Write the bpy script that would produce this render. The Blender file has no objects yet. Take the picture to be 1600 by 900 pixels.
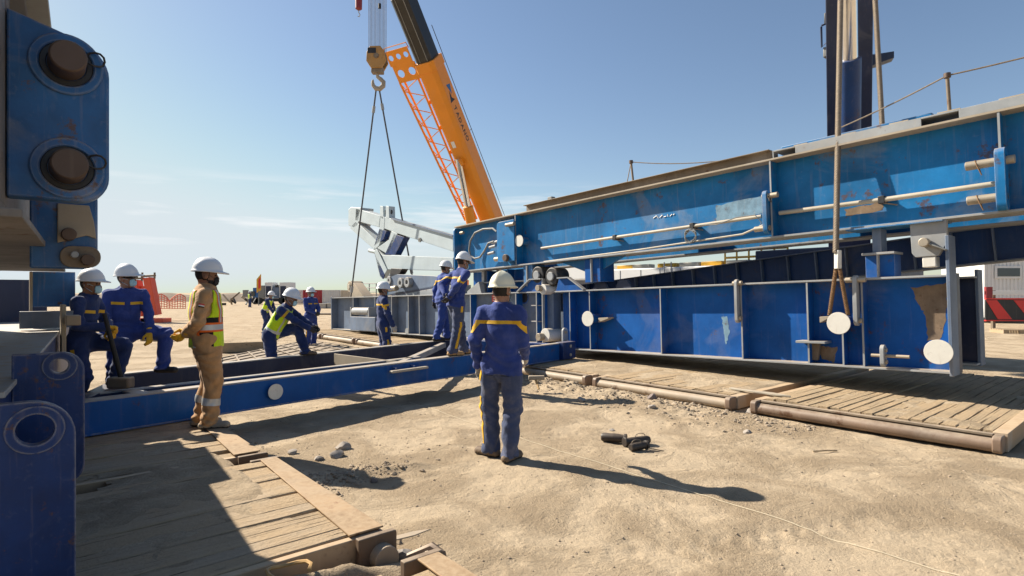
import bpy, bmesh, math, random
import numpy as np
from mathutils import Vector, Matrix, Euler

SC = bpy.context.scene
COL = SC.collection
rnd = random.Random(7)
R = math.radians

# ------------------------------------------------------------------ camera
CAMH, FPX, HZ = 1.6, 900.0, 457.0          # eye height, focal length in photo pixels, horizon row
cam_d = bpy.data.cameras.new('camera')
cam_d.sensor_width = 36.0
cam_d.lens = 36.0 * FPX / 1600.0
cam_d.shift_y = (HZ - 450.0) / 1600.0
cam_d.clip_start = 0.05
cam_d.clip_end = 4000.0
cam = bpy.data.objects.new('camera', cam_d)
COL.objects.link(cam)
cam.location = (0, 0, CAMH)
cam.rotation_euler = (R(90), 0, 0)
SC.camera = cam

# ------------------------------------------------------------------ sun and sky
SUN_EL = 38.0
SUN_DIR = Vector((-0.880, 0.475, 0))        # horizontal direction towards the sun
SUN_DIR = Vector((SUN_DIR.x * math.cos(R(SUN_EL)), SUN_DIR.y * math.cos(R(SUN_EL)), math.sin(R(SUN_EL)))).normalized()
sun_d = bpy.data.lights.new('sun', 'SUN')
sun_d.energy = 5.0
sun_d.angle = R(0.53)
sun_d.color = (1.0, 0.915, 0.78)
sun = bpy.data.objects.new('sun', sun_d)
COL.objects.link(sun)
sun.rotation_euler = (-SUN_DIR).to_track_quat('-Z', 'Y').to_euler()
sun.location = (-20, 15, 30)

world = bpy.data.worlds.new('World')
SC.world = world
world.use_nodes = True
wn, wl = world.node_tree.nodes, world.node_tree.links
wn.clear()
w_out = wn.new('ShaderNodeOutputWorld')
w_bg = wn.new('ShaderNodeBackground')
w_sky = wn.new('ShaderNodeTexSky')
w_sky.sky_type = 'NISHITA'
w_sky.sun_disc = False
w_sky.sun_elevation = R(SUN_EL)
w_sky.sun_rotation = math.atan2(SUN_DIR.x, SUN_DIR.y)
w_sky.air_density = 1.0
w_sky.dust_density = 0.45
w_sky.ozone_density = 1.3
w_bg.inputs['Strength'].default_value = 0.066
# thin streaks of high cloud low over the horizon
w_tc = wn.new('ShaderNodeTexCoord')
w_map = wn.new('ShaderNodeMapping'); w_map.inputs['Scale'].default_value = (2.2, 2.2, 26.0)
w_noise = wn.new('ShaderNodeTexNoise'); w_noise.inputs['Scale'].default_value = 1.7
w_noise.inputs['Detail'].default_value = 7.0; w_noise.inputs['Roughness'].default_value = 0.55
w_ramp = wn.new('ShaderNodeValToRGB')
w_ramp.color_ramp.elements[0].position = 0.52; w_ramp.color_ramp.elements[0].color = (0, 0, 0, 1)
w_ramp.color_ramp.elements[1].position = 0.68; w_ramp.color_ramp.elements[1].color = (1, 1, 1, 1)
w_sep = wn.new('ShaderNodeSeparateXYZ')
w_band = wn.new('ShaderNodeValToRGB')
cr = w_band.color_ramp
cr.elements[0].position = 0.05; cr.elements[0].color = (0, 0, 0, 1)
cr.elements[1].position = 0.19; cr.elements[1].color = (0, 0, 0, 1)
e = cr.elements.new(0.10); e.color = (1, 1, 1, 1)
e = cr.elements.new(0.14); e.color = (1, 1, 1, 1)
w_mul = wn.new('ShaderNodeMath'); w_mul.operation = 'MULTIPLY'
w_mul2 = wn.new('ShaderNodeMath'); w_mul2.operation = 'MULTIPLY'; w_mul2.inputs[1].default_value = 0.75
w_mix = wn.new('ShaderNodeMixRGB'); w_mix.inputs['Color2'].default_value = (7.4, 7.5, 7.6, 1)
wl.new(w_tc.outputs['Generated'], w_map.inputs['Vector'])
wl.new(w_map.outputs['Vector'], w_noise.inputs['Vector'])
wl.new(w_noise.outputs['Fac'], w_ramp.inputs['Fac'])
wl.new(w_tc.outputs['Generated'], w_sep.inputs['Vector'])
wl.new(w_sep.outputs['Z'], w_band.inputs['Fac'])
wl.new(w_ramp.outputs['Color'], w_mul.inputs[0])
wl.new(w_band.outputs['Color'], w_mul.inputs[1])
wl.new(w_mul.outputs[0], w_mul2.inputs[0])
wl.new(w_mul2.outputs[0], w_mix.inputs['Fac'])
wl.new(w_mix.outputs['Color'], w_bg.inputs['Color'])
# the bright haze round the sun and over the horizon levels off instead of burning out
w_s2 = wn.new('ShaderNodeSeparateColor'); w_c2 = wn.new('ShaderNodeCombineColor')
wl.new(w_sky.outputs['Color'], w_s2.inputs['Color'])
for ch_, cap_ in (('Red', 5.5), ('Green', 6.1), ('Blue', 6.45)):
    sm_ = wn.new('ShaderNodeMath'); sm_.operation = 'SMOOTH_MIN'; sm_.inputs[1].default_value = cap_; sm_.inputs[2].default_value = 2.2
    wl.new(w_s2.outputs[ch_], sm_.inputs[0]); wl.new(sm_.outputs[0], w_c2.inputs[ch_])
wl.new(w_c2.outputs['Color'], w_mix.inputs['Color1'])
wl.new(w_bg.outputs['Background'], w_out.inputs['Surface'])

SC.view_settings.view_transform = 'Standard'
SC.view_settings.look = 'None'
SC.view_settings.exposure = 0.99
SC.view_settings.gamma = 1.0
SC.view_settings.use_curve_mapping = False
SC.render.engine = 'CYCLES'
SC.cycles.max_bounces = 6
SC.cycles.diffuse_bounces = 3
SC.cycles.glossy_bounces = 3
SC.cycles.use_denoising = True

# ------------------------------------------------------------------ measuring helpers
def at(u, v, Y):
    """point at depth Y seen at photo pixel (u, v)"""
    return Vector(((u - 800) / FPX * Y, Y, CAMH - (v - HZ) / FPX * Y))
def onz(u, v, z):
    """point of the level z seen at photo pixel (u, v)"""
    return at(u, v, (CAMH - z) * FPX / (v - HZ))

D = Vector((0.649, -0.761, 0)).normalized()    # along the rig base, towards the camera's right
N = Vector((-D.y, D.x, 0))                     # across it, away from the camera
B0 = Vector((0.98, 12.70, 0))                  # start of the right-hand base beam
def rig(t, n, z=0.0):
    return B0 + D * t + N * n + Vector((0, 0, z))
def ab(a, b, z=0.0):
    return D * a + N * b + Vector((0, 0, z))

# ------------------------------------------------------------------ mesh builder
class MB:
    def __init__(s):
        s.v = []; s.f = []
    def add(s, vs, fs):
        o = len(s.v)
        s.v += [tuple(p) for p in vs]
        s.f += [tuple(i + o for i in f) for f in fs]
        return s
    def hexa(s, p):
        return s.add(p, [(0, 3, 2, 1), (4, 5, 6, 7), (0, 1, 5, 4), (1, 2, 6, 5), (2, 3, 7, 6), (3, 0, 4, 7)])
    def box(s, x0, x1, y0, y1, z0, z1):
        return s.hexa([(x0, y0, z0), (x1, y0, z0), (x1, y1, z0), (x0, y1, z0),
                       (x0, y0, z1), (x1, y0, z1), (x1, y1, z1), (x0, y1, z1)])
    def prism(s, pts, plane, h0, h1):
        def m(p, h):
            return {'xz': (p[0], h, p[1]), 'xy': (p[0], p[1], h), 'yz': (h, p[0], p[1])}[plane]
        k = len(pts)
        vs = [m(p, h0) for p in pts] + [m(p, h1) for p in pts]
        fs = [tuple(range(k))[::-1], tuple(range(k, 2 * k))]
        fs += [(i, (i + 1) % k, (i + 1) % k + k, i + k) for i in range(k)]
        return s.add(vs, fs)
    def bar(s, p0, p1, w, h, up=(0, 0, 1)):
        p0, p1 = Vector(p0), Vector(p1)
        d = (p1 - p0).normalized(); up = Vector(up)
        x = d.cross(up)
        if x.length < 1e-4: x = d.cross(Vector((1, 0, 0)))
        x.normalize(); y = x.cross(d)
        x = x * w / 2; y = y * h / 2
        return s.hexa([p0 - x - y, p0 + x - y, p0 + x + y, p0 - x + y, p1 - x - y, p1 + x - y, p1 + x + y, p1 - x + y])
    def cyl(s, p0, p1, r0, r1=None, seg=16, cap=True):
        r1 = r0 if r1 is None else r1
        p0, p1 = Vector(p0), Vector(p1)
        d = (p1 - p0).normalized()
        x = d.orthogonal().normalized(); y = d.cross(x)
        vs = []
        for p, r in ((p0, r0), (p1, r1)):
            for i in range(seg):
                a = 2 * math.pi * i / seg
                vs.append(p + (x * math.cos(a) + y * math.sin(a)) * r)
        fs = [(i, (i + 1) % seg, (i + 1) % seg + seg, i + seg) for i in range(seg)]
        if cap: fs += [tuple(range(seg))[::-1], tuple(range(seg, 2 * seg))]
        return s.add(vs, fs)
    def ring(s, c, d, ri, ro, h, seg=24):
        c, d = Vector(c), Vector(d).normalized()
        x = d.orthogonal().normalized(); y = d.cross(x)
        vs = []
        for r, hh in ((ri, 0), (ro, 0), (ro, h), (ri, h)):
            for i in range(seg):
                a = 2 * math.pi * i / seg
                vs.append(c + d * hh + (x * math.cos(a) + y * math.sin(a)) * r)
        fs = []
        for k in range(4):
            for i in range(seg):
                j = (i + 1) % seg; k2 = (k + 1) % 4
                fs.append((k * seg + i, k * seg + j, k2 * seg + j, k2 * seg + i))
        return s.add(vs, fs)
    def tube(s, pts, r, seg=8, closed=False, rad=None):
        pts = [Vector(p) for p in pts]
        k = len(pts); vs = []; fs = []
        x = None
        for i, p in enumerate(pts):
            a = pts[i - 1] if (i > 0 or closed) else p
            b = pts[(i + 1) % k] if (i < k - 1 or closed) else p
            d = (b - a).normalized()
            if x is None: x = d.orthogonal().normalized()
            x = (x - d * x.dot(d)).normalized()
            y = d.cross(x)
            rr = rad[i] if rad else r
            for j in range(seg):
                t = 2 * math.pi * j / seg
                vs.append(p + (x * math.cos(t) + y * math.sin(t)) * rr)
        for i in range(k if closed else k - 1):
            i2 = (i + 1) % k
            for j in range(seg):
                j2 = (j + 1) % seg
                fs.append((i * seg + j, i * seg + j2, i2 * seg + j2, i2 * seg + j))
        if not closed:
            fs += [tuple(range(seg))[::-1], tuple(range((k - 1) * seg, k * seg))]
        return s.add(vs, fs)
    def rope(s, p0, p1, r, pitch=0.22, strands=6, step=0.018):
        """a laid wire rope: lobed section turning along its length"""
        p0, p1 = Vector(p0), Vector(p1)
        L = (p1 - p0).length; d = (p1 - p0) / L
        x = d.orthogonal().normalized(); y = d.cross(x)
        n = max(4, int(L / step)); seg = strands * 3
        vs = []; fs = []
        for i in range(n + 1):
            c = p0 + d * (L * i / n); ph = 2 * math.pi * (L * i / n) / (pitch * 1.0)
            for j in range(seg):
                t = 2 * math.pi * j / seg
                rr = r * (0.80 + 0.20 * abs(math.cos(strands * t / 2.0)))
                a = t + ph
                vs.append(c + (x * math.cos(a) + y * math.sin(a)) * rr)
        for i in range(n):
            for j in range(seg):
                j2 = (j + 1) % seg
                fs.append((i * seg + j, i * seg + j2, (i + 1) * seg + j2, (i + 1) * seg + j))
        return s.add(vs, fs)
    def plate(s, outline, hole, hr, plane, h0, h1, seg=36):
        """flat plate of a star-shaped outline with one round hole"""
        def m(p, h):
            return {'xz': (p[0], h, p[1]), 'xy': (p[0], p[1], h), 'yz': (h, p[0], p[1])}[plane]
        hx, hy = hole
        k = len(outline); outer = []; inner = []
        angs = sorted(set([round(math.atan2(p[1] - hy, p[0] - hx), 5) for p in outline] +
                          [round(-math.pi + 2 * math.pi * i / seg, 5) for i in range(seg)]))
        for a in angs:
            c, sn = math.cos(a), math.sin(a); best = None
            for i in range(k):
                x1, y1 = outline[i]; x2, y2 = outline[(i + 1) % k]
                ex, ey = x2 - x1, y2 - y1
                den = c * ey - sn * ex
                if abs(den) < 1e-9: continue
                t = ((x1 - hx) * ey - (y1 - hy) * ex) / den
                q = ((x1 - hx) * sn - (y1 - hy) * c) / den
                if t > 0 and -1e-6 <= q <= 1 + 1e-6:
                    if best is None or t < best: best = t
            if best is None: best = hr * 1.5
            outer.append((hx + c * best, hy + sn * best)); inner.append((hx + c * hr, hy + sn * hr))
        k = len(angs)
        vs = [m(p, h0) for p in outer] + [m(p, h0) for p in inner] + [m(p, h1) for p in outer] + [m(p, h1) for p in inner]
        fs = []
        for i in range(k):
            j = (i + 1) % k
            fs += [(i, j, k + j, k + i), (2 * k + i, 3 * k + i, 3 * k + j, 2 * k + j),
                   (i, 2 * k + i, 2 * k + j, j), (k + i, k + j, 3 * k + j, 3 * k + i)]
        return s.add(vs, fs)
    def mesh(s, name):
        me = bpy.data.meshes.new(name)
        me.from_pydata(s.v, [], s.f)
        bm = bmesh.new(); bm.from_mesh(me)
        bmesh.ops.recalc_face_normals(bm, faces=bm.faces)
        bm.to_mesh(me); bm.free()
        me.polygons.foreach_set('use_smooth', [True] * len(me.polygons))
        me.set_sharp_from_angle(angle=R(38))
        return me
    def build(s, name, mat, parent=None, bevel=0.0):
        return obj(name, s.mesh(name), mat, parent, bevel)

def obj(name, me, mat=None, parent=None, bevel=0.0):
    o = bpy.data.objects.new(name, me)
    COL.objects.link(o)
    if mat is not None and not me.materials: me.materials.append(mat)
    if parent is not None: o.parent = parent
    if bevel:
        b = o.modifiers.new('bevel', 'BEVEL'); b.width = bevel; b.segments = 2
        b.limit_method = 'ANGLE'; b.angle_limit = R(40)
    return o

def tag(o, label, cat, group=None):
    o['label'] = label; o['category'] = cat
    if group: o['group'] = group
    return o
def struct(o, kind='structure'):
    o['kind'] = kind
    return o
def empty(name, loc=(0, 0, 0), rotz=0.0, matrix=None):
    o = bpy.data.objects.new(name, None)
    COL.objects.link(o)
    o.empty_display_size = 0.2
    if matrix is not None: o.matrix_world = matrix
    else:
        o.location = loc; o.rotation_euler = (0, 0, rotz)
    return o
def thing(name, label, cat, loc=(0, 0, 0), rotz=0.0, group=None, matrix=None):
    return tag(empty(name, loc, rotz, matrix), label, cat, group)
def frame_matrix(origin, xdir, slope=0.0):
    """x along xdir (rising by slope), y horizontal across, z up"""
    x = Vector((xdir.x, xdir.y, slope)).normalized()
    y = Vector((-xdir.y, xdir.x, 0)).normalized()
    z = x.cross(y)
    m = Matrix.Identity(4)
    for i in range(3):
        m[i][0], m[i][1], m[i][2], m[i][3] = x[i], y[i], z[i], origin[i]
    return m

def rounded(x0, x1, y0, y1, r, corners='abcd', seg=6):
    """rounded rectangle outline; corners a=low-left b=low-right c=up-right d=up-left"""
    out = []
    for ch, cx, cy, a0 in (('a', x0, y0, 180), ('b', x1, y0, 270), ('c', x1, y1, 0), ('d', x0, y1, 90)):
        if ch in corners:
            ox = cx + (r if ch in 'ad' else -r); oy = cy + (r if ch in 'ab' else -r)
            for i in range(seg + 1):
                a = R(a0 + 90.0 * i / seg)
                out.append((ox + r * math.cos(a), oy + r * math.sin(a)))
        else:
            out.append((cx, cy))
    return out

# ------------------------------------------------------------------ noise on grids
class VNoise:
    def __init__(s, seed):
        s.t = np.random.RandomState(seed).rand(256, 256).astype(np.float32)
    def __call__(s, x, y):
        xi = np.floor(x).astype(np.int64); yi = np.floor(y).astype(np.int64)
        fx = x - xi; fy = y - yi
        fx = fx * fx * (3 - 2 * fx); fy = fy * fy * (3 - 2 * fy)
        a = s.t[xi & 255, yi & 255]; b = s.t[(xi + 1) & 255, yi & 255]
        c = s.t[xi & 255, (yi + 1) & 255]; d = s.t[(xi + 1) & 255, (yi + 1) & 255]
        return (a * (1 - fx) + b * fx) * (1 - fy) + (c * (1 - fx) + d * fx) * fy
    def fbm(s, x, y, oct=4):
        v = 0; amp = 0.5
        for k in range(oct):
            v = v + amp * (s(x * 2 ** k + 17.3 * k, y * 2 ** k + 5.1 * k) - 0.5); amp *= 0.5
        return v

# ------------------------------------------------------------------ materials
def new_mat(name):
    m = bpy.data.materials.new(name); m.use_nodes = True
    nt = m.node_tree
    return m, nt, nt.nodes['Principled BSDF']
def nd(nt, typ, **kw):
    n = nt.nodes.new(typ)
    for k, v in kw.items():
        if k in n.inputs.keys(): n.inputs[k].default_value = v
        else: setattr(n, k, v)
    return n
def ramp(nt, src, p0, p1, c0=(0, 0, 0, 1), c1=(1, 1, 1, 1)):
    r = nt.nodes.new('ShaderNodeValToRGB')
    r.color_ramp.elements[0].position = p0; r.color_ramp.elements[0].color = c0
    r.color_ramp.elements[1].position = p1; r.color_ramp.elements[1].color = c1
    nt.links.new(src, r.inputs['Fac'])
    return r.outputs['Color']
def mixc(nt, fac, a, b):
    m = nt.nodes.new('ShaderNodeMixRGB')
    for s, v in ((m.inputs['Fac'], fac), (m.inputs['Color1'], a), (m.inputs['Color2'], b)):
        if isinstance(v, (int, float)): s.default_value = v
        elif isinstance(v, tuple): s.default_value = v if len(v) == 4 else (*v, 1)
        else: nt.links.new(v, s)
    return m.outputs['Color']
def mathn(nt, op, a, b=None, clamp=False):
    m = nt.nodes.new('ShaderNodeMath'); m.operation = op; m.use_clamp = clamp
    for s, v in ((m.inputs[0], a), (m.inputs[1], b)):
        if v is None: continue
        if isinstance(v, (int, float)): s.default_value = v
        else: nt.links.new(v, s)
    return m.outputs[0]
def bumpn(nt, bsdf, height, strength=0.3, dist=0.01):
    b = nt.nodes.new('ShaderNodeBump'); b.inputs['Strength'].default_value = strength
    b.inputs['Distance'].default_value = dist
    nt.links.new(height, b.inputs['Height']); nt.links.new(b.outputs['Normal'], bsdf.inputs['Normal'])

DUST = (0.40, 0.31, 0.22)
def paint(name, col, rough=0.45, dust=0.35, rust=0.25, fade=0.5, metal=0.0, scale=1.0, rustcol=(0.10, 0.045, 0.02), dustcol=DUST, spec=0.5, edge=0.0):
    """weathered paint: faded blotches, rust freckles and runs, dust lying on upward faces"""
    m, nt, b = new_mat(name)
    L = nt.links
    tc = nd(nt, 'ShaderNodeTexCoord').outputs['Object']
    n1 = nd(nt, 'ShaderNodeTexNoise', Scale=1.3 * scale, Detail=8.0, Roughness=0.65); L.new(tc, n1.inputs['Vector'])
    n2 = nd(nt, 'ShaderNodeTexNoise', Scale=9.0 * scale, Detail=10.0, Roughness=0.7); L.new(tc, n2.inputs['Vector'])
    mp = nd(nt, 'ShaderNodeMapping'); mp.inputs['Scale'].default_value = (14 * scale, 14 * scale, 0.9 * scale); L.new(tc, mp.inputs['Vector'])
    n3 = nd(nt, 'ShaderNodeTexNoise', Scale=1.0, Detail=6.0, Roughness=0.6); L.new(mp.outputs[0], n3.inputs['Vector'])
    mx = max(col); hi = tuple(min(1, c * (1 + 0.55 * fade) + 0.045 * fade * (c / mx) ** 0.7 * min(1.0, mx * 3)) for c in col)
    lo = tuple(c * (1 - 0.35 * fade) for c in col)
    c = ramp(nt, n1.outputs['Fac'], 0.32, 0.70, (*lo, 1), (*hi, 1))
    # vertical runs of grime
    c = mixc(nt, mathn(nt, 'MULTIPLY', ramp(nt, n3.outputs['Fac'], 0.56, 0.78), 0.60 * dust), c, dustcol)
    # scuffs
    c = mixc(nt, mathn(nt, 'MULTIPLY', ramp(nt, n2.outputs['Fac'], 0.58, 0.75), 0.40 * dust), c, (0.42, 0.38, 0.33))
    # rust
    n4 = nd(nt, 'ShaderNodeTexNoise', Scale=3.1 * scale, Detail=12.0, Roughness=0.75); L.new(tc, n4.inputs['Vector'])
    rm = ramp(nt, n4.outputs['Fac'], 0.625 - 0.10 * rust, 0.665 - 0.06 * rust)
    c = mixc(nt, mathn(nt, 'MULTIPLY', rm, min(1.0, rust * 2)), c, rustcol)
    # broad smears of dried mud and chalky fading
    n5 = nd(nt, 'ShaderNodeTexNoise', Scale=0.75 * scale, Detail=5.0, Roughness=0.55, Distortion=1.2); L.new(tc, n5.inputs['Vector'])
    sm = mathn(nt, 'MULTIPLY', ramp(nt, n5.outputs['Fac'], 0.57, 0.66), mathn(nt, 'MULTIPLY', n2.outputs['Fac'], 1.15 * dust))
    c = mixc(nt, sm, c, tuple(0.55 * a_ + 0.45 * b_ for a_, b_ in zip(dustcol, (0.34, 0.36, 0.36))))
    # paint worn off along edges
    if edge > 0:
        bv = nd(nt, 'ShaderNodeBevel', samples=3); bv.inputs['Radius'].default_value = 0.012
        g0 = nd(nt, 'ShaderNodeNewGeometry')
        dp = nd(nt, 'ShaderNodeVectorMath', operation='DOT_PRODUCT'); L.new(bv.outputs[0], dp.inputs[0]); L.new(g0.outputs['Normal'], dp.inputs[1])
        em = mathn(nt, 'SUBTRACT', 1.0, dp.outputs['Value'], True)
        em = mathn(nt, 'MULTIPLY', ramp(nt, em, 0.02, 0.12), mathn(nt, 'MULTIPLY', ramp(nt, n2.outputs['Fac'], 0.34, 0.52), edge))
        c = mixc(nt, em, c, (0.40, 0.38, 0.35))
    # dust on what faces up
    g = nd(nt, 'ShaderNodeNewGeometry')
    sp = nd(nt, 'ShaderNodeSeparateXYZ'); L.new(g.outputs['Normal'], sp.inputs[0])
    up = ramp(nt, sp.outputs['Z'], 0.25, 0.95)
    up = mathn(nt, 'MULTIPLY', up, mathn(nt, 'MULTIPLY', ramp(nt, n2.outputs['Fac'], 0.30, 0.62), min(1.0, dust * 2.2)), True)
    c = mixc(nt, up, c, dustcol)
    L.new(c, b.inputs['Base Color'])
    rr = mathn(nt, 'ADD', mathn(nt, 'MULTIPLY', n2.outputs['Fac'], 0.35), rough - 0.15, True)
    rr = mathn(nt, 'MAXIMUM', rr, mathn(nt, 'MULTIPLY', up, 0.9))
    L.new(rr, b.inputs['Roughness'])
    b.inputs['Metallic'].default_value = metal
    b.inputs['Specular IOR Level'].default_value = spec
    bumpn(nt, b, n2.outputs['Fac'], 0.22, 0.006)
    return m

def plain(name, col, rough=0.6, metal=0.0, var=0.12, scale=8.0, spec=0.5, bump=0.0):
    m, nt, b = new_mat(name)
    tc = nd(nt, 'ShaderNodeTexCoord').outputs['Object']
    n1 = nd(nt, 'ShaderNodeTexNoise', Scale=scale, Detail=5.0, Roughness=0.6); nt.links.new(tc, n1.inputs['Vector'])
    c = ramp(nt, n1.outputs['Fac'], 0.3, 0.7, (*[x * (1 - var) for x in col], 1), (*[min(1, x * (1 + var)) for x in col], 1))
    nt.links.new(c, b.inputs['Base Color'])
    b.inputs['Roughness'].default_value = rough; b.inputs['Metallic'].default_value = metal
    b.inputs['Specular IOR Level'].default_value = spec
    if bump: bumpn(nt, b, n1.outputs['Fac'], bump, 0.01)
    return m

def fabric(name, col, rough=0.85, dusty=0.25):
    m, nt, b = new_mat(name)
    L = nt.links
    tc = nd(nt, 'ShaderNodeTexCoord').outputs['Object']
    n1 = nd(nt, 'ShaderNodeTexNoise', Scale=5.0, Detail=6.0, Roughness=0.65); L.new(tc, n1.inputs['Vector'])
    n2 = nd(nt, 'ShaderNodeTexNoise', Scale=22.0, Detail=6.0, Roughness=0.6, Distortion=0.8); L.new(tc, n2.inputs['Vector'])
    c = ramp(nt, n1.outputs['Fac'], 0.3, 0.7, (*[x * 0.78 for x in col], 1), (*[min(1, x * 1.2) for x in col], 1))
    c = mixc(nt, mathn(nt, 'MULTIPLY', ramp(nt, n1.outputs['Fac'], 0.52, 0.75), dusty), c, (0.36, 0.30, 0.24))
    L.new(c, b.inputs['Base Color'])
    b.inputs['Roughness'].default_value = rough
    b.inputs['Specular IOR Level'].default_value = 0.2
    b.inputs['Sheen Weight'].default_value = 0.15
    mp = nd(nt, 'ShaderNodeMapping'); mp.inputs['Scale'].default_value = (7.0, 7.0, 3.2); mp.inputs['Rotation'].default_value = (0.5, 0.35, 0); L.new(tc, mp.inputs['Vector'])
    rd = nd(nt, 'ShaderNodeTexNoise', noise_type='RIDGED_MULTIFRACTAL', Scale=1.0, Detail=3.0, Roughness=0.5, Distortion=0.9); L.new(mp.outputs[0], rd.inputs['Vector'])
    bumpn(nt, b, mathn(nt, 'ADD', mathn(nt, 'MULTIPLY', n2.outputs['Fac'], 0.35), mathn(nt, 'MULTIPLY', rd.outputs['Fac'], 0.55)), 0.75, 0.028)
    return m

M = {}
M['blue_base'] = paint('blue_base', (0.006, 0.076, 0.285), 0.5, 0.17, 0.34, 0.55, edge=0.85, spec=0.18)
M['blue_girder'] = paint('blue_girder', (0.005, 0.132, 0.335), 0.45, 0.36, 0.40, 0.6, edge=0.8, spec=0.3)
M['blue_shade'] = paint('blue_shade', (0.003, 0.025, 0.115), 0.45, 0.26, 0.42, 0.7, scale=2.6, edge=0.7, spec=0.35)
M['blue_upper'] = paint('blue_upper', (0.008, 0.085, 0.25), 0.45, 0.45, 0.45, 0.75, scale=2.2, edge=0.7)
M['blue_grey'] = paint('blue_grey', (0.105, 0.145, 0.215), 0.55, 0.35, 0.15, 0.6, edge=0.6)
M['pale_frame'] = paint('pale_frame', (0.40, 0.47, 0.50), 0.55, 0.18, 0.06, 0.25)
M['ribbed_blue'] = paint('ribbed_blue', (0.006, 0.040, 0.145), 0.45, 0.2, 0.2, 0.5)
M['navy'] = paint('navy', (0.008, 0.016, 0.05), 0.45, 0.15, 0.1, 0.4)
M['edge_steel'] = paint('edge_steel', (0.27, 0.285, 0.295), 0.55, 0.45, 0.26, 0.5)
M['grimy'] = paint('grimy', (0.15, 0.135, 0.12), 0.7, 0.4, 0.45, 0.7, scale=2.0)
M['dusty_edge'] = paint('dusty_edge', (0.34, 0.285, 0.21), 0.7, 0.6, 0.25, 0.4)
M['brown_steel'] = paint('brown_steel', (0.17, 0.13, 0.09), 0.65, 0.5, 0.4, 0.5)
M['rust_pipe'] = paint('rust_pipe', (0.30, 0.235, 0.165), 0.6, 0.5, 0.35, 0.5)
M['pin_steel'] = paint('pin_steel', (0.095, 0.062, 0.045), 0.55, 0.3, 0.3, 0.6, metal=0.3)
M['pin_light'] = paint('pin_light', (0.34, 0.29, 0.22), 0.5, 0.3, 0.3, 0.5, metal=0.3)
M['conduit'] = paint('conduit', (0.42, 0.38, 0.30), 0.55, 0.4, 0.18, 0.35)
M['white_disc'] = paint('white_disc', (0.66, 0.64, 0.58), 0.5, 0.45, 0.16, 0.15, scale=3.0)
M['black_steel'] = paint('black_steel', (0.016, 0.016, 0.018), 0.5, 0.18, 0.1, 0.4)
M['stone_brown'] = paint('stone_brown', (0.07, 0.05, 0.04), 0.6, 0.3, 0.4, 0.6)
M['orange'] = paint('orange', (0.74, 0.255, 0.012), 0.38, 0.08, 0.03, 0.12)
M['boom_black'] = paint('boom_black', (0.014, 0.013, 0.012), 0.35, 0.06, 0.0, 0.4)
M['white_paint'] = paint('white_paint', (0.70, 0.70, 0.68), 0.5, 0.12, 0.04, 0.1)
M['ochre'] = paint('ochre', (0.36, 0.19, 0.05), 0.5, 0.35, 0.35, 0.5)
M['yellow_paint'] = paint('yellow_paint', (0.62, 0.33, 0.02), 0.45, 0.15, 0.05, 0.2)
M['red_paint'] = paint('red_paint', (0.60, 0.025, 0.02), 0.45, 0.12, 0.03, 0.2)
M['orange_red'] = paint('orange_red', (0.62, 0.085, 0.035), 0.5, 0.15, 0.05, 0.2)
M['chrome'] = plain('chrome', (0.75, 0.75, 0.75), 0.16, 1.0, 0.05)
M['rope'] = plain('rope', (0.22, 0.175, 0.13), 0.6, 0.35, 0.25, 30.0)
M['rope_brown'] = plain('rope_brown', (0.20, 0.115, 0.055), 0.7, 0.15, 0.3, 30.0)
M['rubber'] = plain('rubber', (0.018, 0.018, 0.018), 0.7)
M['hose'] = plain('hose', (0.20, 0.20, 0.19), 0.6, 0.0, 0.2)
M['white_cord'] = plain('white_cord', (0.58, 0.50, 0.36), 0.8)
M['glass'] = plain('glass', (0.02, 0.03, 0.035), 0.1, 0.0, 0.1, 2.0, 0.8)
M['wood_handle'] = plain('wood_handle', (0.45, 0.27, 0.10), 0.6, 0.0, 0.25, 12.0)
M['skin_a'] = plain('skin_a', (0.23, 0.115, 0.07), 0.55, 0.0, 0.12, 20.0, 0.4)
M['skin_b'] = plain('skin_b', (0.32, 0.17, 0.11), 0.55, 0.0, 0.12, 20.0, 0.4)
M['hair'] = plain('hair', (0.012, 0.009, 0.008), 0.65, 0.0, 0.3, 60.0, 0.4, 0.5)
M['cover_blue'] = fabric('cover_blue', (0.030, 0.056, 0.225), 0.85, 0.10)
M['cover_navy'] = fabric('cover_navy', (0.020, 0.038, 0.125), 0.85, 0.12)
M['cover_grey'] = fabric('cover_grey', (0.058, 0.076, 0.145), 0.85, 0.22)
M['cover_bright'] = fabric('cover_bright', (0.030, 0.062, 0.25), 0.85, 0.06)
M['cover_tan'] = fabric('cover_tan', (0.47, 0.27, 0.125), 0.85, 0.12)
M['lime'] = fabric('lime', (0.60, 0.80, 0.015), 0.7, 0.03)
M['hi_orange'] = fabric('hi_orange', (0.85, 0.16, 0.02), 0.7, 0.03)
M['silver_tape'] = plain('silver_tape', (0.55, 0.56, 0.55), 0.4, 0.2, 0.08)
M['vest_black'] = fabric('vest_black', (0.012, 0.012, 0.013), 0.8, 0.05)
M['yellow_tape'] = plain('yellow_tape', (0.66, 0.38, 0.015), 0.6)
M['glove_yellow'] = fabric('glove_yellow', (0.72, 0.40, 0.03), 0.8, 0.12)
M['glove_grey'] = fabric('glove_grey', (0.46, 0.42, 0.36), 0.9, 0.2)
M['glove_dark'] = fabric('glove_dark', (0.05, 0.045, 0.042), 0.85, 0.2)
M['boot_black'] = plain('boot_black', (0.018, 0.016, 0.015), 0.55, 0.0, 0.4, 15)
M['boot_brown'] = plain('boot_brown', (0.14, 0.095, 0.06), 0.75, 0.0, 0.35, 15)
M['boot_tan'] = plain('boot_tan', (0.38, 0.23, 0.10), 0.75, 0.0, 0.3, 15)
M['boot_dust'] = plain('boot_dust', (0.30, 0.25, 0.19), 0.85, 0.0, 0.3, 15)
M['sole'] = plain('sole', (0.03, 0.025, 0.022), 0.8)
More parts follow.
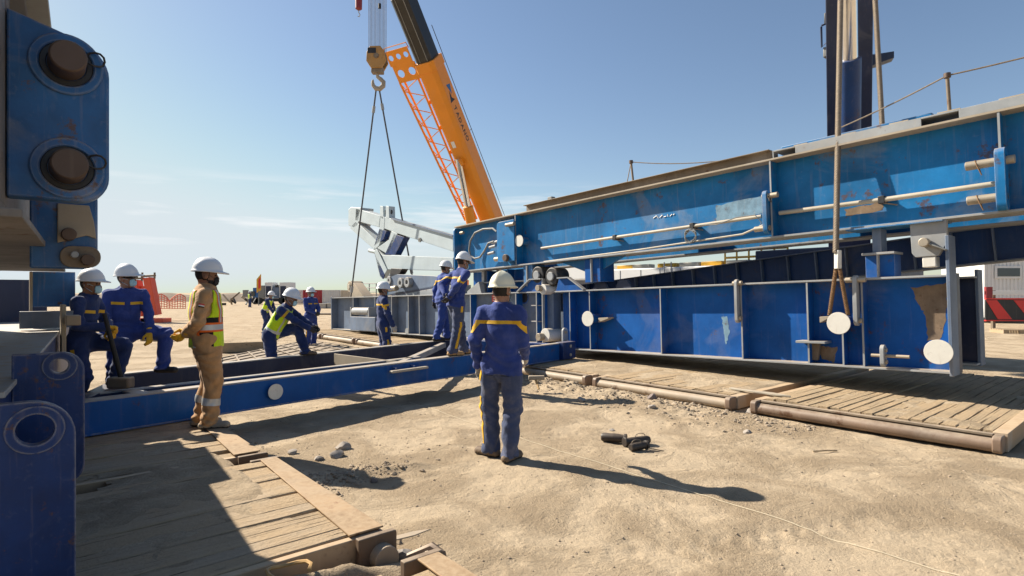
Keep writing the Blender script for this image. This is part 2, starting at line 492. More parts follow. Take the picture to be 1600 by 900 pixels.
M['helmet_white'] = plain('helmet_white', (0.74, 0.74, 0.73), 0.35, 0.0, 0.04, 6.0)
M['helmet_cream'] = plain('helmet_cream', (0.74, 0.70, 0.52), 0.4, 0.0, 0.04, 6.0)
M['mask_blue'] = plain('mask_blue', (0.36, 0.60, 0.72), 0.8, 0.0, 0.05, 20.0)
M['mask_black'] = plain('mask_black', (0.016, 0.015, 0.018), 0.8)
M['eye_dark'] = plain('eye_dark', (0.02, 0.015, 0.012), 0.2)
# ------------------------------------------------------------------ ground
VN = VNoise(3)
RIGHT_MATS = [(0.05, 2.42), (2.62, 5.06), (5.32, 7.86)]         # along the rig line
FAR_MATS = [(-12.6, -10.2), (-10.0, -7.6), (-7.4, -5.0), (-4.8, -2.4), (-2.25, -0.1)]
MAT_N0, MAT_N1 = -1.62, 3.3
def ground_h(X, Y):
    X = np.asarray(X, np.float64); Y = np.asarray(Y, np.float64)
    t = (X - B0.x) * D.x + (Y - B0.y) * D.y
    n = (X - B0.x) * N.x + (Y - B0.y) * N.y
    near = np.clip(1.6 - np.hypot(X, Y - 6) / 16.0, 0, 1)
    h = VN.fbm(X * 0.35, Y * 0.35, 3) * 0.06 + (VN.fbm(X * 1.6 + 9, Y * 1.6, 4) * 0.030 + VN.fbm(X * 7 + 3, Y * 7 + 8, 3) * 0.022 + VN.fbm(X * 21, Y * 21 + 8, 2) * 0.016 * np.clip(VN.fbm(X * 1.3 + 40, Y * 1.3, 3) * 5 + 0.5, 0, 1)) * near
    # spoil heaped along the front of the right-hand mats
    s = np.exp(-((n - (MAT_N0 - 0.40)) / 0.32) ** 2) * np.clip((t + 0.8) / 1.2, 0, 1) * np.clip((5.6 - t) / 2.4, 0, 1)
    rough = 0.6 + 1.5 * VN.fbm(X * 3.1, Y * 3.1 + 4, 3) + 1.0 * VN.fbm(X * 11, Y * 11, 2)
    h = h + 0.105 * s * np.clip(rough, 0.1, 2)
    s2 = np.exp(-((n - (MAT_N0 - 0.9)) / 0.35) ** 2 - ((t - 5.0) / 0.9) ** 2)
    h = h + 0.06 * s2 * np.clip(rough, 0.1, 2)
    # ridge of crumbs left by a track in front of the left mat
    a = X * D.x + Y * D.y; b = X * N.x + Y * N.y
    e = np.exp(-((a + 4.75 - 0.25 * (b - 2.2)) / 0.10) ** 2) * np.clip((b - 1.75) / 0.2, 0, 1) * np.clip((3.1 - b) / 0.5, 0, 1)
    h = h + 0.06 * e * np.clip(rough, 0.2, 2)
    e2 = np.exp(-((a + 2.86) / 0.12) ** 2 - ((b - 0.95) / 0.65) ** 2)      # sand lying over the mat joint
    # tyre tracks: shallow ruts with lugs, crossing the open dirt
    for (x0, y0, x1, y1, w_) in ((7.5, 5.2, -0.5, 3.3, 0.17), (7.5, 3.9, 0.3, 2.6, 0.17), (6.5, 2.4, 2.2, 6.6, 0.15)):
        L_ = math.hypot(x1 - x0, y1 - y0); dx, dy = (x1 - x0) / L_, (y1 - y0) / L_
        s_ = (X - x0) * dx + (Y - y0) * dy; c_ = -(X - x0) * dy + (Y - y0) * dx + 0.12 * np.sin(s_ * 0.7)
        mk_ = np.clip((w_ - np.abs(c_)) / 0.05, 0, 1) * np.clip(VN.fbm(X * 0.9 + 31, Y * 0.9, 2) * 5 + 0.55, 0, 1)
        h = h + mk_ * (-0.008 + 0.010 * np.sin(s_ * 42 + np.abs(c_) * 30))
    # flatten below mats
    mr = ((n > MAT_N0 - 0.05) & (n < MAT_N1) & (t > -13) & (t < 8))
    ml = ((b < 1.66) & (b > -4) & (a > -13) & (a < -0.2))
    h = np.where(mr | ml, np.minimum(h, 0.02), h)
    h = np.where(ml, h + e2 * np.clip(0.20 + 0.12 * VN.fbm(X * 6, Y * 6, 4), 0, 0.3), h)
    return h
def spaced(lo, hi, step, outer, growth=1.22):
    xs = list(np.arange(lo, hi, step)); s = step
    a = lo
    while a > outer[0]:
        s *= growth; a -= s; xs.insert(0, a)
    b = xs[-1]; s = step
    while b < outer[1]:
        s *= growth; b += s; xs.append(b)
    return np.array(xs)
gx = spaced(-4.2, 6.6, 0.038, (-900, 900)); gy = spaced(2.3, 12.6, 0.038, (-300, 2200))
GX, GY = np.meshgrid(gx, gy, indexing='ij')
GZ = ground_h(GX, GY)
gv = np.stack([GX, GY, GZ], -1).reshape(-1, 3)
nx_, ny_ = len(gx), len(gy)
ia = (np.arange(nx_ - 1)[:, None] * ny_ + np.arange(ny_ - 1)[None, :]).ravel()
gf = np.stack([ia, ia + ny_, ia + ny_ + 1, ia + 1], 1)
def dirt_material():
    m, nt, b = new_mat('dirt'); L = nt.links
    tc = nd(nt, 'ShaderNodeTexCoord').outputs['Object']
    big = nd(nt, 'ShaderNodeTexNoise', Scale=0.5, Detail=6.0, Roughness=0.6); L.new(tc, big.inputs['Vector'])
    mid = nd(nt, 'ShaderNodeTexNoise', Scale=4.0, Detail=8.0, Roughness=0.7); L.new(tc, mid.inputs['Vector'])
    fin = nd(nt, 'ShaderNodeTexNoise', Scale=38.0, Detail=6.0, Roughness=0.75); L.new(tc, fin.inputs['Vector'])
    vor = nd(nt, 'ShaderNodeTexVoronoi', Scale=26.0); L.new(tc, vor.inputs['Vector'])
    c = ramp(nt, big.outputs['Fac'], 0.30, 0.72, (0.385, 0.285, 0.182, 1), (0.465, 0.352, 0.230, 1))
    c = mixc(nt, mathn(nt, 'MULTIPLY', ramp(nt, mid.outputs['Fac'], 0.48, 0.72), 0.55), c, (0.51, 0.405, 0.28))
    c = mixc(nt, mathn(nt, 'MULTIPLY', ramp(nt, mid.outputs['Fac'], 0.45, 0.30), 0.5), c, (0.30, 0.22, 0.14))
    c = mixc(nt, mathn(nt, 'MULTIPLY', ramp(nt, fin.outputs['Fac'], 0.55, 0.66), 0.55), c, (0.22, 0.16, 0.10))
    c = mixc(nt, mathn(nt, 'MULTIPLY', ramp(nt, vor.outputs['Distance'], 0.16, 0.10), 0.25), c, (0.42, 0.36, 0.28))
    # wheel-track streaks farther out
    mp = nd(nt, 'ShaderNodeMapping'); mp.inputs['Rotation'].default_value = (0, 0, R(28)); mp.inputs['Scale'].default_value = (0.12, 1.4, 1.0); L.new(tc, mp.inputs['Vector'])
    trk = nd(nt, 'ShaderNodeTexNoise', Scale=1.0, Detail=5.0, Roughness=0.6); L.new(mp.outputs[0], trk.inputs['Vector'])
    c = mixc(nt, mathn(nt, 'MULTIPLY', ramp(nt, trk.outputs['Fac'], 0.54, 0.66), 0.28), c, (0.26, 0.19, 0.125))
    # scuffed, crumbly areas between smooth trodden ones
    scf = nd(nt, 'ShaderNodeTexNoise', Scale=1.1, Detail=5.0, Roughness=0.6, Distortion=0.6); L.new(tc, scf.inputs['Vector'])
    sm = ramp(nt, scf.outputs['Fac'], 0.42, 0.60)
    pit = nd(nt, 'ShaderNodeTexNoise', Scale=85.0, Detail=4.0, Roughness=0.7); L.new(tc, pit.inputs['Vector'])
    c = mixc(nt, mathn(nt, 'MULTIPLY', ramp(nt, pit.outputs['Fac'], 0.57, 0.66), mathn(nt, 'ADD', mathn(nt, 'MULTIPLY', sm, 0.65), 0.16)), c, (0.15, 0.10, 0.058))
    c = mixc(nt, mathn(nt, 'MULTIPLY', ramp(nt, pit.outputs['Fac'], 0.42, 0.34), 0.35), c, (0.54, 0.44, 0.31))
    c = mixc(nt, mathn(nt, 'MULTIPLY', sm, 0.22), c, (0.29, 0.19, 0.105))
    # sparse oil and ash stains
    stn = nd(nt, 'ShaderNodeTexNoise', Scale=1.9, Detail=6.0, Roughness=0.7); L.new(tc, stn.inputs['Vector'])
    c = mixc(nt, mathn(nt, 'MULTIPLY', ramp(nt, stn.outputs['Fac'], 0.67, 0.74), 0.45), c, (0.24, 0.215, 0.19))
    L.new(c, b.inputs['Base Color'])
    b.inputs['Roughness'].default_value = 0.95; b.inputs['Specular IOR Level'].default_value = 0.1
    hh = mathn(nt, 'ADD', mathn(nt, 'MULTIPLY', mathn(nt, 'ADD', fin.outputs['Fac'], mathn(nt, 'MULTIPLY', pit.outputs['Fac'], 0.5)), mathn(nt, 'ADD', mathn(nt, 'MULTIPLY', sm, 0.8), 0.25)), mathn(nt, 'ADD', mid.outputs['Fac'], mathn(nt, 'MULTIPLY', trk.outputs['Fac'], 0.7)))
    bumpn(nt, b, hh, 0.9, 0.040)
    return m
M['dirt'] = dirt_material()
g_me = bpy.data.meshes.new('ground'); g_me.from_pydata(gv.tolist(), [], gf.tolist()); g_me.polygons.foreach_set('use_smooth', [True] * len(g_me.polygons))
struct(obj('ground', g_me, M['dirt']))

# ------------------------------------------------------------------ timber mats
def plank_material(name, base, dusty):
    m, nt, b = new_mat(name); L = nt.links
    tc = nd(nt, 'ShaderNodeTexCoord').outputs['Object']
    oi = nd(nt, 'ShaderNodeObjectInfo')
    add = nd(nt, 'ShaderNodeVectorMath', operation='ADD'); L.new(tc, add.inputs[0])
    cmb = nd(nt, 'ShaderNodeCombineXYZ'); L.new(mathn(nt, 'MULTIPLY', oi.outputs['Random'], 40.0), cmb.inputs['Y']); L.new(cmb.outputs[0], add.inputs[1])
    mp = nd(nt, 'ShaderNodeMapping'); mp.inputs['Scale'].default_value = (30, 1.1, 30); L.new(add.outputs[0], mp.inputs['Vector'])
    gr = nd(nt, 'ShaderNodeTexNoise', Scale=1.0, Detail=9.0, Roughness=0.7, Distortion=0.4); L.new(mp.outputs[0], gr.inputs['Vector'])
    bl = nd(nt, 'ShaderNodeTexNoise', Scale=1.4, Detail=7.0, Roughness=0.65); L.new(add.outputs[0], bl.inputs['Vector'])
    f2 = nd(nt, 'ShaderNodeTexNoise', Scale=34.0, Detail=6.0, Roughness=0.7); L.new(add.outputs[0], f2.inputs['Vector'])
    lo = tuple(x * 0.66 for x in base)
    c = ramp(nt, gr.outputs['Fac'], 0.34, 0.66, (*lo, 1), (*base, 1))
    c = mixc(nt, mathn(nt, 'MULTIPLY', oi.outputs['Random'], 0.28), c, tuple(x * 0.6 for x in base))
    c = mixc(nt, mathn(nt, 'MULTIPLY', ramp(nt, bl.outputs['Fac'], 0.62 - 0.35 * dusty, 0.72 - 0.2 * dusty), 0.88), c, (0.40, 0.295, 0.185))
    c = mixc(nt, mathn(nt, 'MULTIPLY', ramp(nt, f2.outputs['Fac'], 0.58, 0.72), 0.4), c, (0.17, 0.125, 0.08))
    # dark checks along the grain
    mp2 = nd(nt, 'ShaderNodeMapping'); mp2.inputs['Scale'].default_value = (24, 0.8, 24); L.new(add.outputs[0], mp2.inputs['Vector'])
    ck = nd(nt, 'ShaderNodeTexNoise', Scale=1.6, Detail=4.0, Roughness=0.6, Distortion=0.6); L.new(mp2.outputs[0], ck.inputs['Vector'])
    ckm = ramp(nt, ck.outputs['Fac'], 0.635, 0.67)
    c = mixc(nt, mathn(nt, 'MULTIPLY', ckm, 0.75), c, (0.05, 0.034, 0.02))
    L.new(c, b.inputs['Base Color']); b.inputs['Roughness'].default_value = 0.92; b.inputs['Specular IOR Level'].default_value = 0.12
    bumpn(nt, b, mathn(nt, 'SUBTRACT', mathn(nt, 'ADD', gr.outputs['Fac'], mathn(nt, 'MULTIPLY', f2.outputs['Fac'], 0.9)), ckm), 0.8, 0.016)
    return m
M['plank_worn'] = plank_material('plank_worn', (0.40, 0.31, 0.205), 0.72)
M['plank_dusty'] = plank_material('plank_dusty', (0.38, 0.29, 0.185), 1.1)
M['plank_grey'] = plank_material('plank_grey', (0.48, 0.38, 0.27), 0.80)
def plank_mesh(L, w, top, seed, nseg=14, wav=1.0):
    """one worn plank along y: wavering edges, split ends, uneven top"""
    r_ = random.Random(seed); mb = MB(); vs = []; fs = []
    l0 = r_.uniform(-0.03, 0.05); ph = [r_.uniform(0, 6) for _ in range(4)]
    for i in range(nseg + 1):
        y = l0 + (L - l0) * i / nseg
        e0 = wav * (0.006 * math.sin(y * 2.3 + ph[0]) + 0.003 * math.sin(y * 9 + ph[1])); e1 = wav * (0.006 * math.sin(y * 1.9 + ph[2]) + 0.003 * math.sin(y * 8 + ph[3]))
        dz = 0.005 * math.sin(y * 1.3 + ph[1]) + r_.uniform(-0.002, 0.002)
        vs += [(e0, y, 0.03), (w + e1, y, 0.03), (w + e1, y, top + dz - 0.005), (w + e1 - 0.006, y, top + dz), (e0 + 0.006, y, top + dz), (e0, y, top + dz - 0.005)]
    for i in range(nseg):
        for j in range(6):
            fs.append((i * 6 + j, i * 6 + (j + 1) % 6, (i + 1) * 6 + (j + 1) % 6, (i + 1) * 6 + j))
    fs += [tuple(range(6))[::-1], tuple(range(nseg * 6, nseg * 6 + 6))]
    mb.add(vs, fs)
    return mb.mesh('plank')
M['edge_strip'] = paint('edge_strip', (0.26, 0.165, 0.085), 0.8, 0.42, 0.5, 0.8, scale=2.5, rustcol=(0.20, 0.09, 0.035), dustcol=(0.40, 0.29, 0.18))
M['rust_dark'] = paint('rust_dark', (0.12, 0.075, 0.045), 0.7, 0.35, 0.5, 0.6)
M['sandy_plate'] = paint('sandy_plate', (0.36, 0.25, 0.15), 0.8, 0.9, 0.25, 0.3, dustcol=(0.50, 0.37, 0.235))
M['pipe_old'] = paint('pipe_old', (0.17, 0.115, 0.08), 0.5, 0.25, 0.5, 0.6, dustcol=(0.46, 0.38, 0.28))
def timber_mat(label, origin, width, length, nplanks, mat, kind, seed, pipe=True):
    """local x across the planks (along the rig), y along the planks, away from the open edge"""
    rt = thing('timber_mat', label, 'timber mat', group='timber mats', matrix=frame_matrix(origin, D))
    r_ = random.Random(seed); x = 0.10 if kind == 'pipe' else 0.06
    ws = [r_.uniform(0.75, 1.3) for _ in range(nplanks)]
    gap = 0.009 if mat is M['plank_worn'] else 0.003
    k = (width - 0.2 - gap * nplanks) / sum(ws)
    for i in range(nplanks):
        w_ = ws[i] * k
        o = obj('plank', plank_mesh(length, w_, 0.200 + (r_.uniform(-0.012, 0.010) if mat is M['plank_worn'] else r_.uniform(-0.004, 0.003)), seed * 100 + i, 14, 1.0 if mat is M['plank_worn'] else 0.25), mat, rt)
        o.location = (x, 0.10 if kind == 'pipe' else (0.24 + max(0, r_.gauss(0, 0.03))), r_.uniform(-0.004, 0.004))
        if mat is M['plank_worn'] and r_.random() < 0.4: o.rotation_euler = (r_.uniform(-0.003, 0.003), r_.uniform(-0.03, 0.03), r_.uniform(-0.003, 0.003))
        x += w_ + gap * r_.uniform(0.5, 1.6)
    if kind == 'pipe':
        e_ = MB().box(0.09, width - 0.09, 0.055, 0.095, 0.02, 0.185).box(0.09, width - 0.09, -0.005, 0.054, 0.165, 0.190)
        e_.build('edge_channel', M['brown_steel'], rt, 0.004)
        MB().cyl((0.06, -0.045, 0.090), (width - 0.06, -0.045, 0.090), 0.068, seg=20).build('edge_pipe', M['pipe_old'] if mat is M['plank_worn'] else M['rust_pipe'], rt)
        for x0 in (-0.02, width - 0.10):
            MB().prism(rounded(-0.125, 0.05, 0.02, 0.190, 0.045, 'ad', 4), 'yz', x0 + 0.02, x0 + 0.10).build('end_bracket', M['pipe_old'], rt, 0.012)
        if True:
            MB().box(width - 0.10, width + 0.02, 0.052, length, 0.02, 0.205 if seed == 13 else 0.192).build('side_plate', M['sandy_plate'], rt, 0.006)
            MB().box(-0.02, 0.085, 0.052, length, 0.02, 0.192).build('side_plate', M['sandy_plate'], rt, 0.006)
    return rt
mk = ['dusty', 'dusty', 'worn']
ml = ['sand-covered timber mat with pipe edge nearest the spreader frame end', 'sand-covered timber mat with pipe edge in the middle of the right row',
      'bare plank timber mat with thick pipe edge at the right end of the row']
for i, (t0, t1) in enumerate(RIGHT_MATS):
    timber_mat(ml[i], rig(t0, MAT_N0 + (0.02, -0.03, 0.0)[i], (0.0, 0.0, 0.0)[i]), t1 - t0, 5.0, (12, 12, 19)[i], M['plank_' + mk[i]], 'pipe', 11 + i)
fl = ['farthest timber mat under the far end of the grey base beam', 'second timber mat from the far end of the grey base beam',
      'third timber mat from the far end of the grey base beam', 'fourth timber mat from the far end of the grey base beam', 'timber mat behind the two men standing on the spreader frame']
for i, (t0, t1) in enumerate(FAR_MATS):
    timber_mat(fl[i], rig(t0, MAT_N0 + 0.5, 0.0), t1 - t0, 4.0, 10, M['plank_dusty'], 'pipe', 31 + i)
# left row, open edge towards +n : local y runs back to the left, so turn the frame round
def left_mat(label, a0, a1, bedge, seed, npl, strip=True):
    rt = thing('timber_mat', label, 'timber mat', group='timber mats', matrix=frame_matrix(ab(a1, bedge, 0), -D))
    width = a1 - a0; r_ = random.Random(seed); length = 5.2
    ws = [r_.choice((0.5, 0.75, 1.0, 1.35)) for _ in range(npl)]
    k = (width - 0.16 - 0.014 * npl) / sum(ws); x = 0.14
    for i in range(npl):
        w_ = ws[i] * k
        o = obj('plank', plank_mesh(length, w_, 0.200 + r_.choice((0, 0, 0.002, -0.003, -0.004, -0.016)), seed * 100 + i, 20), M['plank_grey'], rt)
        o.location = (x, 0.10 + (max(0.0, r_.gauss(0.0, 0.03)) if ws[i] > 0.6 else r_.choice((0.02, 0.14, 0.22, 0.3))), 0)
        o.rotation_euler = (0, r_.uniform(-0.02, 0.02), r_.uniform(-0.003, 0.003))
        x += w_ + 0.010 * r_.choice((0.2, 0.4, 0.6, 1.0, 1.6))
    MB().prism([(0.10, 0.0), (width - 0.12, 0.0), (width - 0.12, 0.13), (0.10, 0.215)], 'xy', 0.204, 0.216).build('edge_strip', M['edge_strip'], rt, 0.004)
    MB().box(0.02, width - 0.02, 0.004, 0.024, 0.01, 0.189).build('edge_web', M['rust_pipe'], rt, 0.003)
    for x0 in (-0.02, width - 0.14):
        MB().prism(rounded(-0.04, 0.20, 0.01, 0.210, 0.015, 'ad', 3), 'yz', x0 + 0.03, x0 + 0.075).build('end_bracket', M['rust_dark'], rt, 0.006)
    MB().box(0.075, 0.13, 0.03, length, 0.01, 0.194).build('side_plate', M['sandy_plate'], rt, 0.006)
    MB().cyl((-0.06, 0.06, 0.085), (0.02, 0.06, 0.085), 0.075, seg=24).build('pipe_end', M['rust_pipe'], rt, 0.004)
    return rt
left_mat('worn grey plank mat with a steel edge strip in the left foreground', -5.10, -3.00, 1.64, 51, 11)
left_mat('grey plank mat carrying the man in the orange and lime vest', -7.42, -5.18, 1.60, 52, 12)
left_mat('timber mat at the bottom edge beside the curled rusty scrap', -2.72, -0.40, 1.70, 53, 12)
left_mat('timber mat behind the two men at the left structure', -9.80, -7.50, 1.55, 54, 11)

# sand blown and trodden over the mats: lies in patches, hollows stay bare
def sand_cover(label, fn, x0, x1, y0, y1, bias, step=0.03, amp=1.0):
    nx, ny = int((x1 - x0) / step), int((y1 - y0) / step)
    A, B = np.meshgrid(np.linspace(x0, x1, nx), np.linspace(y0, y1, ny), indexing='ij')
    o = fn(0, 0); ex = fn(1, 0) - o; ey = fn(0, 1) - o
    X = o.x + A * ex.x + B * ey.x; Y = o.y + A * ex.y + B * ey.y
    edge = np.minimum(np.minimum(A - x0, x1 - A), np.minimum(B - y0, y1 - B))
    Z = 0.200 + bias + amp * (VN.fbm(X * 1.5 + 7, Y * 1.5 + 2, 4) * 0.050 + VN.fbm(X * 6 + 1, Y * 6, 3) * 0.022) + VN.fbm(X * 19, Y * 19, 2) * 0.006
    Z = np.minimum(Z, 0.228) - 0.05 * np.clip(1 - edge / 0.12, 0, 1)
    ia_ = (np.arange(nx - 1)[:, None] * ny + np.arange(ny - 1)[None, :]).ravel()
    Fc = np.stack([ia_, ia_ + ny, ia_ + ny + 1, ia_ + 1], 1)
    top = Z.reshape(-1); keep = (top[Fc].max(1) > 0.188)
    me = bpy.data.meshes.new('sand_cover'); me.from_pydata(np.stack([X, Y, Z], -1).reshape(-1, 3).tolist(), [], Fc[keep].tolist())
    me.polygons.foreach_set('use_smooth', [True] * len(me.polygons))
    o_ = obj('sand_cover', me, M['dirt']); struct(o_, 'stuff'); o_['label'] = label
    return o_
sand_cover('sand lying in patches over the left foreground mats', lambda a, b: ab(a, b), -7.35, -3.05, -0.9, 1.40, -0.004)
sand_cover('sand caked over the two dusty right-hand mats', lambda t, n: rig(t, n), 0.06, 5.05, MAT_N0 + 0.13, 1.9, 0.004, 0.034, 0.7)
sand_cover('thin sand on the bare plank mat at the right', lambda t, n: rig(t, n), 5.35, 7.75, MAT_N0 + 0.13, 1.9, -0.015, 0.034)
# ------------------------------------------------------------------ rig substructure
def rpx(u, v, n):
    """world point of the plane n = const of the rig seen at photo pixel (u, v)"""
    ux, uz = (u - 800) / FPX, -(v - HZ) / FPX
    Y = (n + B0.dot(N)) / (ux * N.x + N.y)
    return Vector((ux * Y, Y, CAMH + uz * Y))
class Frame:
    """local (t, n, z) frame of one steel member"""
    def __init__(s, t0, n0, z0, slope):
        s.m = frame_matrix(rig(t0, n0, z0), D, slope); s.inv = s.m.inverted(); s.n0 = n0
    def L(s, u, v, n):            # local coordinates of a photo pixel on plane n (absolute)
        return s.inv @ rpx(u, v, n)
    def tu(s, u, n=0.0): return s.L(u, 470, n).x
def link(fr, root, t, n0, n1, z0, z1, th=0.045, pins=(), mat=None, pr=0.035, hw=None):
    """upright rounded link plate standing out from the web, with cross pins"""
    r_ = (n1 - n0) * 0.48
    o = MB().prism(rounded(n0, n1, z0, z1, r_, 'abcd', 5), 'yz', t - th / 2, t + th / 2).build('link_plate', mat or M['blue_girder'], root, 0.005)
    for (z, l0, l1) in pins:
        c = (n0 + n1) / 2
        MB().cyl((t - l0, c, z), (t + l1, c, z), pr, pr * 0.93, 14).build('pin', M['pin_light'], root, 0.006)
    return o
def disc(fr, root, u, v, r=0.157, n=-0.12, tail=0.34):
    p = fr.L(u, v, n)
    MB().cyl((p.x, p.y, p.z), (p.x, p.y + 0.012, p.z), r, seg=40).build('end_disc', M['white_disc'], root, 0.003)
    MB().cyl((p.x, p.y + 0.012, p.z), (p.x, p.y + tail, p.z), r * 0.62, seg=24).build('trunnion', M['blue_base'], root)
    return p
def stiff(root, t, w, n0, n1, z0, z1, mat):
    o = MB().box(t, t + w, n0, n1, z0, z1).build('stiffener', mat, root, 0.003)
    MB().box(t - 0.001, t + w + 0.001, n0 - 0.006, n0 - 0.0005, z0, z1).build('bare_edge', M['edge_steel'], o)
    return o
H = 1.27
# ---- right-hand base beam
f1 = Frame(0, 0, 0.359, 0.0288)
base = thing('base_girder', 'dark blue steel base beam with white discs above the right mats', 'steel beam', matrix=f1.m, group='base beams')
Tend = 7.10
MB().box(0.02, Tend - 0.03, 0.215, 0.235, 0.028, H - 0.028).build('web', M['blue_base'], base)
MB().box(-0.02, Tend, 0.0, 0.45, H - 0.028, H).build('top_flange', M['edge_steel'], base, 0.004)
MB().box(0.0, Tend, 0.0, 0.45, 0.0, 0.028).build('bottom_flange', M['edge_steel'], base, 0.004)
MB().box(0.02, Tend - 0.03, 1.515, 1.535, 0.028, H - 0.028).build('web', M['navy'], base)  # back web in navy: the shade inside the open end put into its colour
MB().box(Tend - 1.1, Tend - 1.07, 0.46, 1.51, 0.03, H - 0.03).build('inner_shade_plate', M['navy'], base)  # added navy plate, stands in for the dark inside the beam end
MB().box(0.0, Tend, 1.30, 1.75, H - 0.028, H).build('top_flange', M['edge_steel'], base, 0.004)
MB().box(0.0, Tend, 1.30, 1.75, 0.0, 0.028).build('bottom_flange', M['edge_steel'], base, 0.004)
MB().box(0.05, Tend - 0.4, 0.452, 1.298, 0.03, 0.045).build('deck_plate', M['blue_shade'], base)
for u, w in ((890, 0.02), (921, 0.02), (1031.6, 0.02), (1157.6, 0.022), (1260.5, 0.022), (1346, 0.022)):
    t = f1.tu(u, 0.02)
    stiff(base, t, w, 0.012, 0.214, 0.028, H - 0.028, M['blue_base'])
t = f1.tu(1314, 0.03)
stiff(base, t, 0.02, 0.03, 0.214, 0.028, 0.62, M['blue_base'])
MB().box(Tend - 0.03, Tend + 0.012, -0.012, 0.30, -0.03, H + 0.50).build('end_plate', M['blue_grey'], base, 0.006)
MB().box(Tend - 0.03, Tend + 0.01, 0.301, 0.46, -0.02, H + 0.02).build('end_plate', M['navy'], base, 0.004)
MB().box(Tend - 0.03, Tend + 0.01, 1.50, 1.78, -0.02, H + 0.10).build('end_plate', M['blue_grey'], base, 0.006)
MB().cyl((Tend - 0.5, 0.30, 0.22), (Tend - 0.5, 1.51, 0.22), 0.10, seg=24).build('cross_tube', M['white_disc'], base)
MB().box(Tend - 0.7, Tend - 0.35, 0.46, 1.51, 0.86, 1.02).build('cross_member', M['blue_grey'], base, 0.01)
MB().box(0.3, 0.5, 0.46, 1.29, 0.05, H - 0.05).build('cross_member', M['blue_base'], base, 0.01)
MB().box(3.4, 3.6, 0.46, 1.29, 0.05, H - 0.05).build('cross_member', M['blue_base'], base, 0.01)
disc(f1, base, 918, 498); disc(f1, base, 1310, 505); disc(f1, base, 1466, 550)
# brackets on the web beside the discs
for (u, v, l) in ((946, 499, 0.26), (1292, 498, 0.15)):
    p = f1.L(u, v, 0.10)
    MB().prism([(p.x - l / 2, p.z + 0.03), (p.x + l / 2, p.z + 0.045), (p.x + l / 2, p.z + 0.02), (p.x - l / 2, p.z - 0.06)], 'xz', 0.03, 0.214).build('bracket', M['dusty_edge'], base, 0.004)
p = f1.L(1268, 536, 0.05)
MB().box(p.x - 0.20, p.x + 0.22, -0.03, 0.214, p.z, p.z + 0.035).build('step_plate', M['edge_steel'], base, 0.004)
MB().prism([(p.x - 0.08, p.z), (p.x + 0.10, p.z), (p.x + 0.06, p.z - 0.26), (p.x - 0.05, p.z - 0.26)], 'xz', 0.10, 0.16).build('step_gusset', M['brown_steel'], base, 0.004)
link(f1, base, f1.tu(1152, -0.02), -0.075, 0.045, 0.62, 1.335, 0.05, ((1.27, 0.07, 0.09), (0.70, 0.03, 0.07)), M['edge_steel'], 0.04)
link(f1, base, f1.tu(1338, -0.02), -0.085, 0.05, 0.60, 1.31, 0.055, ((1.245, 0.13, 0.13), (0.67, 0.03, 0.07)), M['edge_steel'], 0.04)
link(f1, base, f1.tu(882, -0.04), -0.13, 0.03, 0.06, 0.47, 0.05, ((0.38, 0.03, 0.06), (0.17, 0.03, 0.06)), M['edge_steel'], 0.035)
q = f1.L(1380, 556, -0.05)
link(f1, base, q.x, -0.11, 0.02, q.z - 0.15, q.z + 0.15, 0.05, ((q.z + 0.08, 0.03, 0.05), (q.z - 0.08, 0.03, 0.05)), M['edge_steel'], 0.03)
MB().cyl((q.x - 0.15, -0.03, q.z), (q.x + 0.30, -0.03, q.z), 0.022, seg=12).build('pin', M['dusty_edge'], base)
# triangular corner gussets and lugs on top
MB().prism([(0.0, H), (0.10, H + 0.27), (0.42, H + 0.27), (0.86, H)], 'xz', 0.02, 0.04).build('gusset', M['blue_base'], base, 0.004)
MB().bar((0.10, 0.0, H + 0.285), (0.42, 0.0, H + 0.285), 0.10, 0.025).build('gusset_flange', M['edge_steel'], base)
MB().bar((0.42, 0.0, H + 0.285), (0.87, 0.0, H + 0.008), 0.10, 0.025).build('gusset_flange', M['edge_steel'], base)
for u in (939, 975):
    tt = f1.tu(u, 0.3)
    MB().prism([(tt - 0.22, H), (tt - 0.10, H + 0.18), (tt + 0.10, H + 0.18), (tt + 0.22, H)], 'xz', 0.28, 0.34).build('lifting_lug', M['navy'], base, 0.005)
# stool and saddle lug carrying the upper girder
p0 = f1.L(1373, 396, 0.10); hs = p0.z
MB().box(p0.x - 0.19, p0.x + 0.21, 0.02, 0.40, hs - 0.02, hs + 0.012).build('stool_plate', M['edge_steel'], base, 0.004)
MB().box(p0.x - 0.17, p0.x + 0.19, 0.10, 0.36, H, hs - 0.02).build('stool', M['blue_base'], base, 0.006)
MB().box(p0.x - 0.01, p0.x + 0.01, 0.03, 0.098, H, hs - 0.02).build('stool_rib', M['edge_steel'], base, 0.003)
# areas where the blue has been taken off down to brown primer, and chalky repainted ones
M['primer'] = paint('primer', (0.17, 0.115, 0.07), 0.7, 0.35, 0.5, 0.7, scale=3.0)
M['chalky'] = paint('chalky', (0.13, 0.23, 0.31), 0.7, 0.5, 0.4, 0.9, scale=4.0)
def patch(fr, root, pix, n, mat, name, seed, jag=0.014):
    r_ = random.Random(seed); P_ = [fr.L(u, v, n) for u, v in pix]; out = []
    for i, p in enumerate(P_):
        q = P_[(i + 1) % len(P_)]
        for k in range(7):
            c = p.lerp(q, k / 7); out.append((c.x + r_.uniform(-jag, jag), c.z + r_.uniform(-jag, jag)))
    return MB().prism(out, 'xz', n - 0.0018, n - 0.0002).build(name, mat, root)
patch(f1, base, ((1424, 450), (1481, 441), (1479, 500), (1468, 532), (1450, 532), (1446, 492), (1432, 472)), 0.215, M['primer'], 'primer_patch', 1)
patch(f1, base, ((1276, 540), (1308, 543), (1304, 566), (1284, 562)), 0.215, M['primer'], 'primer_patch', 2)
